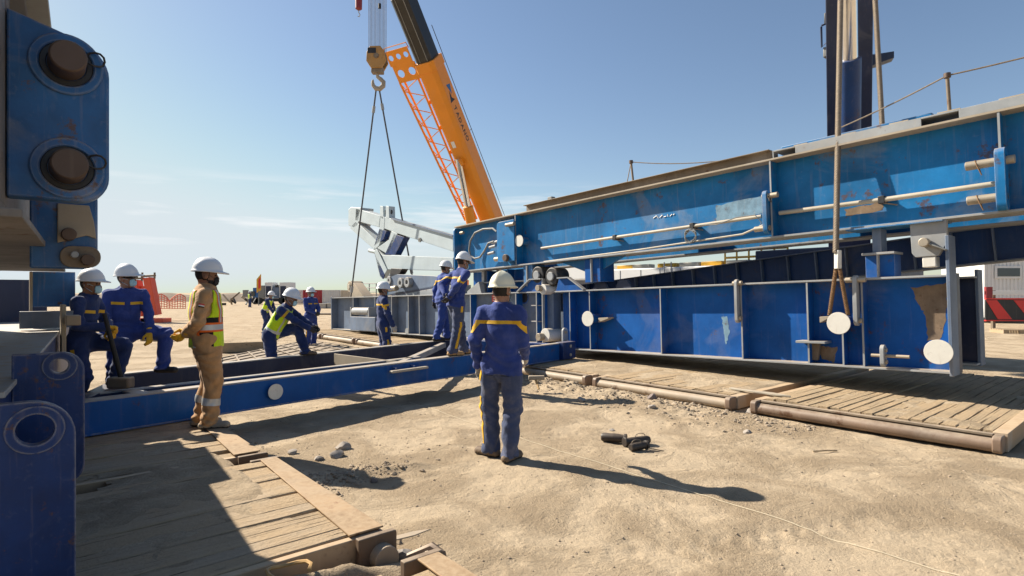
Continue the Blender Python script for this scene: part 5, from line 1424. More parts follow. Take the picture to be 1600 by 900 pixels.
def rib_container(label, u0, u1, v_top, Y, col, white=False):
    p0, p1 = at(u0, HZ, Y), at(u1, HZ, Y); w = p1.x - p0.x
    hgt = at(u0, v_top, Y).z
    rt = thing('container', label, 'container', (p0.x, Y, 0), group='containers along the yard edge')
    m = paint('container_paint', col, 0.6, 0.15, 0.1, 0.2)
    mb = MB(); n = max(6, int(w / 0.28)); pts = []
    for i in range(n):
        x = w * i / n; d = w / n
        pts += [(x, 0.0), (x + d * 0.4, 0.0), (x + d * 0.5, 0.05), (x + d * 0.9, 0.05)]
    pts += [(w, 0.0), (w, 2.4), (0, 2.4)]
    mb.prism(pts, 'xy', 0.16, hgt - 0.12); mb.build('shell', m, rt)
    MB().box(-0.03, w + 0.03, -0.04, 2.44, hgt - 0.119, hgt).build('roof', m, rt, 0.01)
    MB().box(-0.03, w + 0.03, -0.04, 2.44, 0.0, 0.159).build('base_rail', m, rt, 0.01)
    for x in (-0.02, w - 0.10):
        MB().box(x, x + 0.12, -0.06, -0.001, 0.16, hgt - 0.12).build('corner_post', m, rt)
    return rt
rib_container('white shipping container left of the red one', 457, 473, 453, 83, (0.60, 0.60, 0.57))
rib_container('dark red shipping container behind the standing man', 474, 503, 453, 82, (0.33, 0.03, 0.04))
rib_container('pale grey shipping container right of the red one', 504, 532, 453, 81, (0.58, 0.58, 0.57))
rib_container('beige shipping container next to the guide roller', 533, 552, 453.5, 80, (0.48, 0.42, 0.33))
# low concrete blocks
M['concrete'] = plain('concrete', (0.42, 0.39, 0.34), 0.9, 0, 0.15, 2.0, 0.1, 0.4)
for i, (u, v, w, h_, lab) in enumerate(((506, 482, 0.9, 0.5, 'pale concrete block left of its pair beyond the standing man'), (521, 482, 1.4, 0.55, 'longer pale concrete block beyond the standing man'))):
    p = gz(u, v); tag(MB().box(-w / 2, w / 2, -0.3, 0.3, -0.02, h_).build('concrete_block', M['concrete'], None, 0.05), lab, 'concrete block', 'concrete blocks').location = p
p = gz(505, 492); tag(MB().cyl((-1.0, 0.1, 0.07), (1.1, -0.1, 0.07), 0.07, seg=12).build('pipe', M['rust_pipe'], None), 'rusty pipe lying on the ground near the concrete blocks', 'pipe').location = p
# white service unit (truck with masts) far off
tY = 78.0
def tb(u0, u1, v0, v1, y0, y1, name, mat, root, bevel=0.03):
    a_, b_ = at(u0, v1, tY), at(u1, v0, tY); o_ = root.location
    return MB().box(a_.x - o_.x, b_.x - o_.x, y0, y1, max(0.0, a_.z), b_.z).build(name, mat, root, bevel)
tp = at(425, HZ, tY)
trk = thing('service_truck', 'blue-cabbed service truck with grey pump housings far away', 'truck', (tp.x, tY, 0))
tb(395, 403, 449.5, 465, 0, 2.2, 'cab', M['emblem_blue'], trk)
tb(392, 399, 455, 463, -0.2, -0.05, 'cab_window', M['glass'], trk)
tb(379, 388, 453, 464, 0.0, 0.15, 'mirror_frame', M['hose'], trk)
tb(403.5, 413, 446, 466, 0, 2.2, 'pump_housing', M['hose'], trk)
tb(412.5, 424, 441, 466, 0.2, 2.3, 'pump_housing', M['white_paint'], trk)
tb(414.5, 422.5, 447, 464, 0.15, 0.199, 'louvre', M['navy'], trk)
tb(425, 435, 449, 466, 0.2, 2.2, 'pump_housing', M['blue_grey'], trk)
tb(435.5, 452, 441, 466, 0.2, 2.3, 'pump_housing', M['white_paint'], trk)
tb(437, 446, 447, 464, 0.15, 0.199, 'louvre', M['navy'], trk)
tb(394, 455, 466.5, 471, 0.1, 2.3, 'chassis', M['black_steel'], trk)
tb(428, 433, 445, 449, 0.4, 1.6, 'vent_box', M['black_steel'], trk)
for u in (398, 404, 440, 446, 452):
    a_ = at(u, HZ, tY); MB().cyl((a_.x - tp.x, 0.0, 0.5), (a_.x - tp.x, 0.35, 0.5), 0.5, seg=18).build('wheel', M['rubber'], trk, 0.05)
sg = at(404, 442, 70.0)
sb = thing('sign_board', 'tall yellow and red sign board above the service truck', 'sign', (sg.x, 70.0, 0))
MB().prism([(-0.25, 1.55), (0.28, 1.9), (0.28, 3.85), (-0.25, 3.2)], 'xz', 0.0, 0.08).build('panel', M['yellow_paint'], sb)
MB().prism([(-0.02, 2.0), (0.24, 2.2), (0.24, 3.5), (-0.02, 3.15)], 'xz', -0.02, -0.001).build('panel_face', M['red_paint'], sb)
MB().cyl((0, 0.04, 0), (0, 0.04, 1.8), 0.06, seg=10).build('post', M['hose'], sb)
# scrap pile, small machines along the bank
def scrap(label, u, v, w, h_, seed):
    p = gz(u, v); rt = thing('scrap_pile', label, 'scrap pile', tuple(p)); r_ = random.Random(seed)
    for k in range(9):
        a_ = Vector((r_.uniform(-w, w), r_.uniform(-.6, .6), r_.uniform(0.05, h_ * 0.5))); b_ = a_ + Vector((r_.uniform(-w * .6, w * .6), r_.uniform(-.5, .5), r_.uniform(-0.02, h_ * 0.6)))
        MB().bar(a_, b_, r_.uniform(.1, .3), r_.uniform(.08, .3)).build('scrap_piece', r_.choice([M['hose'], M['brown_steel'], M['black_steel'], M['dusty_edge']]), rt, 0.02)
    return rt
scrap('grey scrap pile at the foot of the bank behind the vest man', 352, 478, 1.9, 1.7, 5)
scrap('low scrap heap left of the far service truck', 378, 477, 1.4, 1.2, 6)
# orange-red leaning steel frame and net fence
oY = 31.0
fo = at(232, 499, oY)
lf = thing('leaning_frame', 'orange-red leaning steel column pair with clamp ends', 'steel frame', (fo.x, oY, 0))
def lpt(u, v): q_ = at(u, v, oY); return Vector((q_.x - fo.x, 0, q_.z))
for (a_, b_, w) in (((244, 492), (233, 434), 0.50), ((222, 494), (213, 438), 0.55)):
    MB().bar(lpt(*a_), lpt(*b_), w, 0.35).build('column', M['orange_red'], lf, 0.02)
    MB().bar(lpt(*a_) + Vector((0.17, -0.2, 0)), lpt(*b_) + Vector((0.17, -0.2, 0)), 0.07, 0.06).build('column_rib', M['orange_red'], lf)
    MB().bar(lpt(*a_) + Vector((-0.17, -0.2, 0)), lpt(*b_) + Vector((-0.17, -0.2, 0)), 0.07, 0.06).build('column_rib', M['orange_red'], lf)
    q_ = lpt(*b_); MB().cyl(q_ + Vector((-0.35, -0.1, 0.08)), q_ + Vector((0.40, -0.1, 0.12)), 0.06, seg=10).build('clamp_bar', M['brown_steel'], lf)
    for dx in (-0.30, 0.36): MB().cyl(q_ + Vector((dx, -0.1, -0.05)), q_ + Vector((dx, -0.1, 0.28)), 0.05, seg=8).build('clamp_bolt', M['brown_steel'], lf)
    MB().box(lpt(*a_).x - 0.6, lpt(*a_).x + 0.6, -0.4, 0.4, -0.02, 0.22).build('base_plate', M['orange_red'], lf, 0.02)
MB().bar(lpt(244, 470), lpt(222, 472), 0.2, 0.2).build('cross_beam', M['orange_red'], lf)
MB().bar(lpt(238, 448), lpt(216, 450), 0.15, 0.15).build('cross_beam', M['orange_red'], lf)
nf = thing('net_fence', 'sagging orange safety net beside the leaning orange columns', 'net fence', tuple(at(262, 482, 33.0).xy) + (0,))
M['net'] = plain('net', (0.66, 0.22, 0.14), 0.8)
no = nf.location
top, bot = [], []
for k in range(12):
    u = 244 + 46 * k / 11; vt = 463 - 3.5 * math.sin(k * 0.9) + (4 if k == 5 else 0); a_ = at(u, vt, 33.0) - no; b_ = at(u, 482, 33.0) - no
    top.append(a_); bot.append(b_)
for s_ in range(7):
    MB().tube([t_.lerp(b_, s_ / 6) for t_, b_ in zip(top, bot)], 0.02 if s_ else 0.035, 5).build('net_strand', M['net'], nf)
for t_, b_ in zip(top, bot):
    MB().tube([t_, b_], 0.02, 5).build('net_strand', M['net'], nf)
# long timber lying behind the spreader frame, ground grating
p0, p1 = onz(345, 548, 0.05), onz(422, 545, 0.05)
tag(MB().bar(Vector((0, 0, 0.13)), Vector((p1.x - p0.x, p1.y - p0.y, 0.13)), 0.22, 0.26).build('timber_baulk', M['plank_worn'], None, 0.015), 'long squared timber lying behind the lime-vested man', 'timber').location = (p0.x, p0.y, 0)
p0, p1 = onz(225, 530, 0.05), onz(262, 531, 0.05)
tag(MB().bar(Vector((0, 0, 0.12)), Vector((p1.x - p0.x, p1.y - p0.y, 0.12)), 0.3, 0.24).build('timber_baulk', M['plank_worn'], None, 0.015), 'short squared timber lying left of the vest man', 'timber').location = (p0.x, p0.y, 0)
M['grate'] = paint('grate', (0.20, 0.16, 0.115), 0.8, 0.3, 0.2, 0.4)
gc = [onz(345, 590, 0.06), onz(560, 545, 0.06), onz(480, 532, 0.06), onz(345, 560, 0.06)]
gm = thing('walkway_grating', 'flat dusty steel grating on the ground behind the spreader frame', 'grating', tuple(gc[0]))
pl = [(q_ - gc[0]) for q_ in gc]
MB().prism([(q_.x, q_.y) for q_ in pl], 'xy', -0.03, 0.0).build('sheet', M['grate'], gm, 0.003)
for k in range(7):
    a_, b_ = pl[0].lerp(pl[3], k / 6), pl[1].lerp(pl[2], k / 6)
    MB().bar(a_ + Vector((0, 0, 0.012)), b_ + Vector((0, 0, 0.012)), 0.05, 0.02).build('bar', M['grate'], gm)
for k in range(9):
    a_, b_ = pl[0].lerp(pl[1], k / 8), pl[3].lerp(pl[2], k / 8)
    MB().bar(a_ + Vector((0, 0, 0.030)), b_ + Vector((0, 0, 0.030)), 0.04, 0.015).build('bar', M['grate'], gm)
# site cabin and striped barrier at the right edge
cY = 30.0
c0 = at(1538, HZ, cY)
cb_ = thing('site_cabin', 'white ribbed site cabin with a small window at the right edge', 'cabin', (c0.x, cY, 0))
w = 9.0; pts = []
for i in range(45):
    x = w * i / 45; d = w / 45
    pts += [(x, 0.0), (x + d * 0.45, 0.0), (x + d * 0.55, 0.04), (x + d * 0.9, 0.04)]
pts += [(w, 0.0), (w, 3.0), (0, 3.0)]
MB().prism(pts, 'xy', 0.3, 3.35).build('wall', M['white_paint'], cb_)
MB().box(-0.1, w + 0.1, -0.1, 3.1, 3.351, 3.5).build('roof', M['white_paint'], cb_, 0.02)
def cpt(u, v): q_ = at(u, v, cY); return q_.x - c0.x, q_.z
(xa, za), (xb, zb) = cpt(1557, 432), cpt(1592, 419)
MB().box(xa - 0.12, xb + 0.12, -0.06, -0.001, za - 0.12, zb + 0.12).build('window_frame', M['white_paint'], cb_, 0.02)
MB().box(xa, xb, -0.075, -0.061, za, zb).build('window_pane', M['glass'], cb_)
MB().box(0, 9, 0.4, 2.6, 0.0, 0.299).build('skid', M['brown_steel'], cb_, 0.02)
bY = 25.0
b0_ = at(1541, HZ, bY)
ba = thing('barrier', 'red and black striped barrier board in front of the cabin', 'barrier', (b0_.x, bY, 0))
def bpt(u, v): q_ = at(u, v, bY); return q_.x - b0_.x, q_.z
z0, z1 = bpt(0, 500)[1], bpt(0, 468)[1]
z0 = max(z0, 0.35)
MB().box(0, 5.0, 0.02, 0.10, z0, z1).build('board', M['black_steel'], ba, 0.01)
for k in range(5):
    x = -0.15 + k * 1.35
    h_ = z1 - z0
    pts = [(max(0.0, x + h_ * 0.75), z0 + 0.03), (x + 0.62 + h_ * 0.75, z0 + 0.03), (x + 0.62, z1 - 0.03), (max(0.0, x), z1 - 0.03)]
    MB().prism(pts, 'xz', 0.005, 0.019).build('stripe', M['red_paint'], ba)
MB().box(0, 5.0, 0.0, 0.12, z1 + 0.001, z1 + 0.06).build('rail', M['red_paint'], ba)
MB().box(0, 5.0, 0.0, 0.12, z0 - 0.05, z0 - 0.001).build('rail', M['red_paint'], ba)
MB().box(0, 5.0, 0.02, 0.10, z1 + 0.20, z1 + 0.38).build('rail', M['white_paint'], ba, 0.01)
MB().box(0.0, 0.28, 0.0, 0.12, z1 + 0.061, z1 + 0.55).build('post', paint('maroon', (0.22, 0.015, 0.02), 0.5), ba)
for x in (0.4, 2.4, 4.6):
    MB().box(x, x + 0.12, 0.13, 0.25, -0.01, z1 + 0.4).build('leg', M['brown_steel'], ba)
p = onz(1585, 520, 0.0)
pt = thing('pallet', 'grey wooden pallet lying on the ground by the striped barrier', 'pallet', tuple(p), R(-15))
for k in range(6): MB().box(-0.6, 0.6, -0.5 + 0.18 * k, -0.38 + 0.18 * k, 0.121, 0.145).build('board', M['plank_grey'], pt)
for k in range(3): MB().box(-0.6 + 0.52 * k, -0.44 + 0.52 * k, -0.5, 0.52, -0.01, 0.12).build('bearer', M['plank_grey'], pt)
# ------------------------------------------------------------------ people
def surface_nets(F, lo, h):
    """quads around the zero level of a sampled distance field"""
    S = F < 0
    nx, ny, nz = F.shape
    acc = np.zeros((nx - 1, ny - 1, nz - 1, 3), np.float32); cnt = np.zeros((nx - 1, ny - 1, nz - 1), np.float32)
    def sub(A, i, j, k):
        return A[i:nx - 1 + i, j:ny - 1 + j, k:nz - 1 + k]
    for ax in range(3):
        for p in (0, 1):
            for q in (0, 1):
                a = [0, 0, 0]; o = [x for x in range(3) if x != ax]
                a[o[0]] = p; a[o[1]] = q
                b = list(a); b[ax] = 1
                fa, fb = sub(F, *a), sub(F, *b)
                m = (fa < 0) != (fb < 0)
                t = np.where(m, fa / np.where(m, fa - fb, 1), 0)
                for c in range(3):
                    val = (t if c == ax else float(a[c]))
                    acc[..., c] += np.where(m, val, 0)
                cnt += m
    ids = -np.ones(cnt.shape, np.int64)
    act = np.argwhere(cnt > 0)
    ids[cnt > 0] = np.arange(len(act))
    V = (act + acc[cnt > 0] / cnt[cnt > 0][:, None]) * h + np.array(lo)
    quads = []
    for ax in range(3):
        o = [x for x in range(3) if x != ax]
        sl0 = [slice(None)] * 3; sl1 = [slice(None)] * 3
        sl0[ax] = slice(0, -1); sl1[ax] = slice(1, None)
        ch = S[tuple(sl0)] != S[tuple(sl1)]
        idx = np.argwhere(ch)
        g = idx.copy()
        ok = (g[:, o[0]] > 0) & (g[:, o[1]] > 0) & (g[:, o[0]] < F.shape[o[0]] - 1) & (g[:, o[1]] < F.shape[o[1]] - 1)
        g = g[ok]
        def cell(d0, d1):
            c = g.copy(); c[:, o[0]] += d0; c[:, o[1]] += d1
            return ids[c[:, 0], c[:, 1], c[:, 2]]
        q = np.stack([cell(-1, -1), cell(0, -1), cell(0, 0), cell(-1, 0)], 1)
        ins = S[g[:, 0], g[:, 1], g[:, 2]]
        if ax == 1: ins = ~ins
        q = np.where(ins[:, None], q, q[:, ::-1])
        quads.append(q)
    return V, np.concatenate(quads)

def grid_pts(lo, hi, h):
    ax = [np.arange(lo[i], hi[i] + h, h, dtype=np.float32) for i in range(3)]
    return np.stack(np.meshgrid(*ax, indexing='ij'), -1)
def cone_sd(P, a, b, ra, rb):
    a = np.array(a, np.float32); b = np.array(b, np.float32)
    ab_ = b - a; L = float(ab_ @ ab_) + 1e-9
    t = np.clip(((P - a) @ ab_) / L, 0, 1)
    d = P - a - t[..., None] * ab_
    return np.sqrt((d * d).sum(-1)) - (ra + (rb - ra) * t)
def ell_sd(P, c, r):
    q = (P - np.array(c, np.float32)) / np.array(r, np.float32)
    return (np.sqrt((q * q).sum(-1)) - 1) * min(r)
def smin(a, b, k):
    hh = np.clip(0.5 + 0.5 * (b - a) / k, 0, 1)
    return b * (1 - hh) + a * hh - k * hh * (1 - hh)
def ik(a, b, l1, l2, pole):
    """elbow or knee position for a limb from a to b, bending towards pole"""
    a, b, pole = Vector(a), Vector(b), Vector(pole)
    d = b - a; L = d.length
    if L > (l1 + l2) * 0.995:
        b = a + d.normalized() * (l1 + l2) * 0.995; d = b - a; L = d.length
    x = (l1 * l1 - l2 * l2 + L * L) / (2 * L)
    hgt = math.sqrt(max(0, l1 * l1 - x * x))
    dn = d.normalized(); pp = pole - dn * pole.dot(dn)
    if pp.length < 1e-5: pp = dn.orthogonal()
    return a + dn * x + pp.normalized() * hgt, b
def to_local(P, origin, Rm):
    """coordinates of P in a frame whose axes are the columns of Rm"""
    return (P - np.array(origin, np.float32)) @ np.array(Rm, np.float32)
def set_smooth(me):
    me.polygons.foreach_set('use_smooth', [True] * len(me.polygons))
def np_mesh(name, V, Q):
    me = bpy.data.meshes.new(name)
    me.from_pydata(V.tolist(), [], Q.tolist())
    set_smooth(me)
    return me

def helmet_mesh(full=False):
    """ridged hard hat: dome, turned-out rim, peak at the front (+y)"""
    mb = MB(); seg = 40
    prof = [(0.0, 1.0), (0.25, 0.972), (0.45, 0.90), (0.64, 0.77), (0.80, 0.58), (0.91, 0.36), (0.97, 0.15), (1.0, 0.0)]
    vs = []; fs = []
    A, Bf, Bb, Hh = 0.118, 0.150, 0.142, 0.135
    for k, (r, z) in enumerate(prof):
        for j in range(seg):
            a = 2 * math.pi * j / seg
            x, y = math.sin(a), math.cos(a)
            ridge = 0.010 * math.exp(-(x * r / 0.16) ** 2) * (1 if 0.1 < z else 0)
            vs.append((x * r * A, y * r * (Bf if y > 0 else Bb), z * Hh + ridge))
    for (dr, dz, fr) in ((0.016, -0.004, 1.0), (0.022, -0.016, 1.0)):
        for j in range(seg):
            a = 2 * math.pi * j / seg
            x, y = math.sin(a), math.cos(a)
            f = max(0.0, y) ** 1.6
            ex = dr * (0.95 if full else 0.45) + f * 0.050 * (1 if dr < 0.02 else 1.04)
            vs.append((x * (A + ex * 0.7), y * ((Bf if y > 0 else Bb) + ex), dz - f * 0.012))
    nr = len(prof) + 2
    for k in range(nr - 1):
        for j in range(seg):
            j2 = (j + 1) % seg
            fs.append((k * seg + j, k * seg + j2, (k + 1) * seg + j2, (k + 1) * seg + j))
    mb.add(vs, fs)
    bm = bmesh.new()
    bv = [bm.verts.new(v) for v in mb.v]
    for f in mb.f:
        try: bm.faces.new([bv[i] for i in f])
        except ValueError: pass
    bmesh.ops.remove_doubles(bm, verts=bm.verts, dist=1e-4)
    bmesh.ops.recalc_face_normals(bm, faces=bm.faces)
    me = bpy.data.meshes.new('helmet'); bm.to_mesh(me); bm.free(); set_smooth(me)
    return me
HELM = None
def glove_mesh(curl, thumb_in, side, h=0.0048, splay=1.0):
    """palm and five bent fingers; y along the hand, palm faces -z, thumb on side*x"""
    lo, hi = (-0.085, -0.075, -0.125), (0.085, 0.225, 0.055)
    P = grid_pts(lo, hi, h)
    Pp = P * np.array([1, 1, 1.55], np.float32)
    f = cone_sd(Pp, (0, 0.005, 0), (0.004 * side, 0.080, 0), 0.034, 0.042)
    f = smin(f, cone_sd(P, (0, -0.055, 0), (0, 0.01, 0), 0.043, 0.034), 0.02)      # cuff
    fing = None
    for i, (bx, ln) in enumerate(((0.032, 0.068), (0.011, 0.078), (-0.011, 0.073), (-0.031, 0.056))):
        p = Vector((bx * side, 0.090 - 0.004 * abs(i - 1), 0)); a = 0.15 * curl; d = 0.0
        for j, (k, r) in enumerate(((0.45, 0.0125), (0.32, 0.0115), (0.25, 0.0105))):
            a += curl * (0.75, 1.0, 0.7)[j] * (0.85 + 0.1 * i)
            sx = (bx * side) * 0.9 * splay * max(0, 1 - curl * 0.6)
            q = p + Vector((sx * k, math.cos(a), -math.sin(a))) * (ln * 1.15 * k)
            c = cone_sd(P, p, q, r + 0.0008, r)
            fing = c if fing is None else (np.minimum(fing, c))
            p = q
    f = smin(f, fing, 0.008)
    b = Vector((0.030 * side, 0.018, -0.008))
    m = b + Vector((0.030 * side, 0.030, -0.018 - 0.012 * thumb_in))
    t = m + Vector((0.004 * side - 0.022 * side * thumb_in, 0.034, -0.012 - 0.012 * thumb_in))
    th = np.minimum(cone_sd(P, b, m, 0.019, 0.014), cone_sd(P, m, t, 0.014, 0.0115))
    f = smin(f, th, 0.010)
    V, Q = surface_nets(f, lo, h)
    return V, Q

def person(label, pos, face, cloth='cover_blue', legs=None, skin='skin_a', boots='boot_brown', glove='glove_dark',
           helmet='helmet_white', feet=None, hands=None, poles=((0.5, -1, -0.3), (-0.5, -1, -0.3)), lean=0.0, side_lean=0.0,
           twist=0.0, hipz=0.925, hip_shift=(0, 0), head_yaw=0.0, head_pitch=0.0, mask='mask_blue', vest=None, jacket=False,
           curls=(0.55, 0.55), palm=((0, 0, 0), (0, 0, 0)), stripes=(), size=1.0, res=0.0125, seed=1, stout=1.0, knee_poles=None,
           calf_tape=False, glasses=False, beard=False, full_brim=False, flag=False):
    """one posed worker.  local frame: +y is where he faces, +x his right, z up from the soles"""
    legs = legs or cloth
    feet = feet or ((0.11, 0, 0, -10), (-0.11, 0, 0, 10))
    rt = empty('person', pos, R(face - 90))
    rt.scale = (size, size, size)
    tag(rt, label, 'person', 'workers in hard hats on the site')
    Rt = (Matrix.Rotation(R(twist), 3, 'Z') @ Matrix.Rotation(-R(lean), 3, 'X') @ Matrix.Rotation(R(side_lean), 3, 'Y'))
    pel = Vector((hip_shift[0], hip_shift[1], hipz))
    def T(x, y, z): return pel + Rt @ Vector((x, y, z))
    sh = [T(0.185, -0.012, 0.452), T(-0.185, -0.012, 0.452)]
    neck = T(0, -0.012, 0.50)
    Rh = Rt @ Matrix.Rotation(R(head_yaw), 3, 'Z') @ Matrix.Rotation(-R(head_pitch) + R(lean) * 0.6, 3, 'X')
    hc = neck + (Rt @ Matrix.Rotation(R(lean) * 0.3, 3, 'X')) @ Vector((0, 0.022, 0.155))
    hip = [pel + Rt @ Vector((0.095, 0, -0.02)), pel + Rt @ Vector((-0.095, 0, -0.02))]
    hands = hands or (tuple(T(0.27, 0.05, -0.10)), tuple(T(-0.27, 0.05, -0.10)))
    elb = []; wr = []
    for i in (0, 1):
        e_, w_ = ik(sh[i], hands[i], 0.285, 0.255, poles[i]); elb.append(e_); wr.append(w_)
    kn = []; an = []; fdir = []
    for i in (0, 1):
        fx, fy, fz, fyaw = feet[i]
        fd = Vector((-math.sin(R(fyaw)), math.cos(R(fyaw)), 0)); fdir.append(fd)
        kp = (knee_poles[i] if knee_poles else (fd.x * 0.6, fd.y * 0.6 + 0.4, 0))
        k_, a_ = ik(hip[i], (fx, fy, fz + 0.085), 0.418, 0.412, kp); kn.append(k_); an.append(a_)
    pts = np.array([list(p) for p in sh + elb + wr + kn + an + [hc, neck]] + [[fx + fdir[i].x * 0.2, fy + fdir[i].y * 0.2, fz] for i, (fx, fy, fz, _) in enumerate(feet)])
    lo = pts.min(0) - 0.20; hi = pts.max(0) + 0.20
    lo[2] = min(f[2] for f in feet) - 0.03
    h = res
    P = grid_pts(lo, hi, h)
    # trunk, flattened front to back
    tl = to_local(P, pel, Rt)
    tq = tl * np.array([1, 1.38, 1], np.float32)
    w = stout
    zc = (-0.05, 0.10, 0.27, 0.40)
    rr = (0.160 * w, 0.152 * w, 0.168 * w, 0.150 * w)
    tr = None
    for i in range(3):
        off = (0, 0.012 * (stout - 1) * 8, 0)
        c = cone_sd(tq, (0, off[1] if i < 2 else 0, zc[i]), (0, off[1] if i < 1 else 0, zc[i + 1]), rr[i], rr[i + 1])
        tr = c if tr is None else np.minimum(tr, c)
    tr = tr / 1.12
    tr = smin(tr, cone_sd(tl, (0.145, -0.01, 0.435), (-0.145, -0.01, 0.435), 0.072, 0.072), 0.05)
    tr = smin(tr, cone_sd(tl, (0.10, -0.015, 0.47), (0.0, -0.012, 0.51), 0.05, 0.05), 0.03)
    tr = smin(tr, cone_sd(tl, (-0.10, -0.015, 0.47), (0.0, -0.012, 0.51), 0.05, 0.05), 0.03)
    if jacket:       # loose jacket skirt over the trousers
        sk = cone_sd(tq, (0, 0, -0.105), (0, 0, 0.10), 0.176 * w, 0.166 * w) / 1.12
        sk = np.maximum(sk, -(tl[..., 2] + 0.125))
        tr = smin(tr, sk, 0.012)
    arms = []
    for i in (0, 1):
        a = smin(cone_sd(P, sh[i], elb[i], 0.070, 0.062), cone_sd(P, elb[i], wr[i], 0.062, 0.048), 0.02)
        arms.append(a)
    body = smin(smin(tr, arms[0], 0.035), arms[1], 0.035)
    lg = []
    for i in (0, 1):
        l = smin(cone_sd(P, hip[i], kn[i], 0.112 * w, 0.086), cone_sd(P, kn[i], an[i] + Vector((0, 0, -0.01)), 0.086, 0.079), 0.03)
        l = np.maximum(l, np.where(((P[..., 0] - feet[i][0]) ** 2 + (P[..., 1] - feet[i][1]) ** 2) < 0.06, feet[i][2] + 0.052 - P[..., 2], -9))
        lg.append(l)
    legs_f = smin(lg[0], lg[1], 0.014)
    cloth_f = smin(body, legs_f, 0.045 if not jacket else 0.012)
    boots_f = None
    for i in (0, 1):
        fx, fy, fz, fyaw = feet[i]
        Rf = Matrix(((fdir[i].y, fdir[i].x, 0), (-fdir[i].x, fdir[i].y, 0), (0, 0, 1)))
        bl = to_local(P, (fx, fy, fz), Rf)
        bq = bl * np.array([1.0, 1.0, 1.15], np.float32)
        b = smin(cone_sd(bq, (0, -0.055, 0.045), (0, 0.155, 0.040), 0.047, 0.050), cone_sd(bl, (0, -0.015, 0.06), (0, -0.005, 0.115), 0.050, 0.048), 0.03)
        b = np.maximum(b, -bl[..., 2])
        boots_f = b if boots_f is None else np.minimum(boots_f, b)
    hl = to_local(P, hc, Rh)
    hd = ell_sd(hl, (0, -0.012, 0.022), (0.079, 0.100, 0.106))
    hd = smin(hd, ell_sd(hl, (0, 0.034, -0.062), (0.057, 0.066, 0.060)), 0.03)
    hd = smin(hd, cone_sd(hl, (0, 0.096, 0.012), (0, 0.112, -0.026), 0.008, 0.014), 0.010)
    hd = smin(hd, cone_sd(hl, (0.035, 0.082, 0.030), (-0.035, 0.082, 0.030), 0.012, 0.012), 0.012)
    for sx in (1, -1):
        hd = smin(hd, ell_sd(hl, (0.080 * sx, -0.010, -0.012), (0.013, 0.026, 0.034)), 0.006)
    hd = smin(hd, cone_sd(P, neck + Rt @ Vector((0, 0, -0.03)), hc + Rh @ Vector((0, -0.015, -0.06)), 0.062, 0.056), 0.02)
    # collar
    cl = to_local(P, neck, Rt)
    col_f = np.maximum(np.abs(cone_sd(cl * np.array([1, 0.9, 1], np.float32), (0, 0.004, -0.04), (0, 0.022, 0.035), 0.080, 0.074)) - 0.010, np.abs(cl[..., 2] - 0.01) - 0.035)
    cloth_f = smin(cloth_f, col_f, 0.012)
    F = smin(np.minimum(cloth_f, boots_f), hd, 0.006)
    V, Q = surface_nets(F.astype(np.float32), lo, h)
    Vf = V.astype(np.float32)
    # per-vertex normals for folds
    me = np_mesh('person_body', V, Q)
    nrm = np.zeros(len(V) * 3, np.float32); me.vertices.foreach_get('normal', nrm); nrm = nrm.reshape(-1, 3)
    ii = np.clip(np.round((V - lo) / h).astype(int), 0, np.array(F.shape) - 1)
    def samp(A): return A[ii[:, 0], ii[:, 1], ii[:, 2]]
    c_cl, c_bt, c_hd = samp(cloth_f), samp(boots_f), samp(hd)
    c_leg = samp(legs_f); c_bd = samp(body); c_arm = samp(np.minimum(arms[0], arms[1]))
    isc = (c_cl <= c_bt + 0.003) & (c_cl < c_hd)
    amp = np.full(len(V), 0.0042)
    for j, rr_, am in [(elb[0], 0.16, 0.008), (elb[1], 0.16, 0.008), (kn[0], 0.20, 0.009), (kn[1], 0.20, 0.009), (an[0], 0.20, 0.013), (an[1], 0.20, 0.013),
                       (pel + Rt @ Vector((0, 0, 0.08)), 0.24, 0.006), (wr[0], 0.14, 0.008), (wr[1], 0.14, 0.008), (sh[0], 0.13, 0.005), (sh[1], 0.13, 0.005), (hip[0], 0.17, 0.006), (hip[1], 0.17, 0.006)]:
        dd = np.sqrt(((V - np.array(j)) ** 2).sum(1))
        amp = np.maximum(amp, am * np.exp(-(dd / rr_) ** 2 * 1.6))
    x, y, z = V[:, 0], V[:, 1], V[:, 2]; s = seed * 1.7
    fold = (np.sin(52 * z + 20 * x + 4.0 * np.sin(9 * x + 7 * y + s) + 2.5 * np.sin(11 * z + s)) * 0.6
            + np.sin(34 * z - 26 * y + 13 * x + 3.0 * np.sin(14 * y - 6 * z + s * 2)) * 0.5
            + np.sin(17 * x + 21 * y + 9 * z + s * 3) * 0.45)
    V2 = V + nrm * (fold * amp * 1.55 * isc)[:, None]
    me.vertices.foreach_set('co', V2.astype(np.float32).ravel())
    # materials by what each face belongs to
    names = [cloth, legs, skin, boots, 'hair', 'sole']
    for n_ in names: me.materials.append(M[n_])
    vl = to_local(Vf, hc, Rh)
    footz = np.min(np.stack([np.where(np.sqrt((x - fx) ** 2 + (y - fy) ** 2) < 0.32, z - fz, 9) for fx, fy, fz, _ in feet], 0), 0)
    tl_v = to_local(Vf, pel, Rt)[:, 2]
    vm = np.where(isc, np.where(((tl_v < -0.121) & (c_arm > 0.02)) if jacket else (c_leg < c_bd), 1, 0), np.where(c_bt < c_hd, 3, 2))
    vm = np.where((vm == 3) & (footz < 0.03), 5, vm)
    ear = (np.abs(vl[:, 0]) > 0.074) & (np.abs(vl[:, 1] + 0.01) < 0.03) & (vl[:, 2] < 0.03)
    hairm = (vm == 2) & (~ear) & (((vl[:, 1] < 0.012) & (vl[:, 2] > -0.055)) | (vl[:, 2] > 0.055) |
                                  ((np.abs(vl[:, 0]) > 0.06) & (vl[:, 1] < 0.03) & (vl[:, 2] > -0.03)))
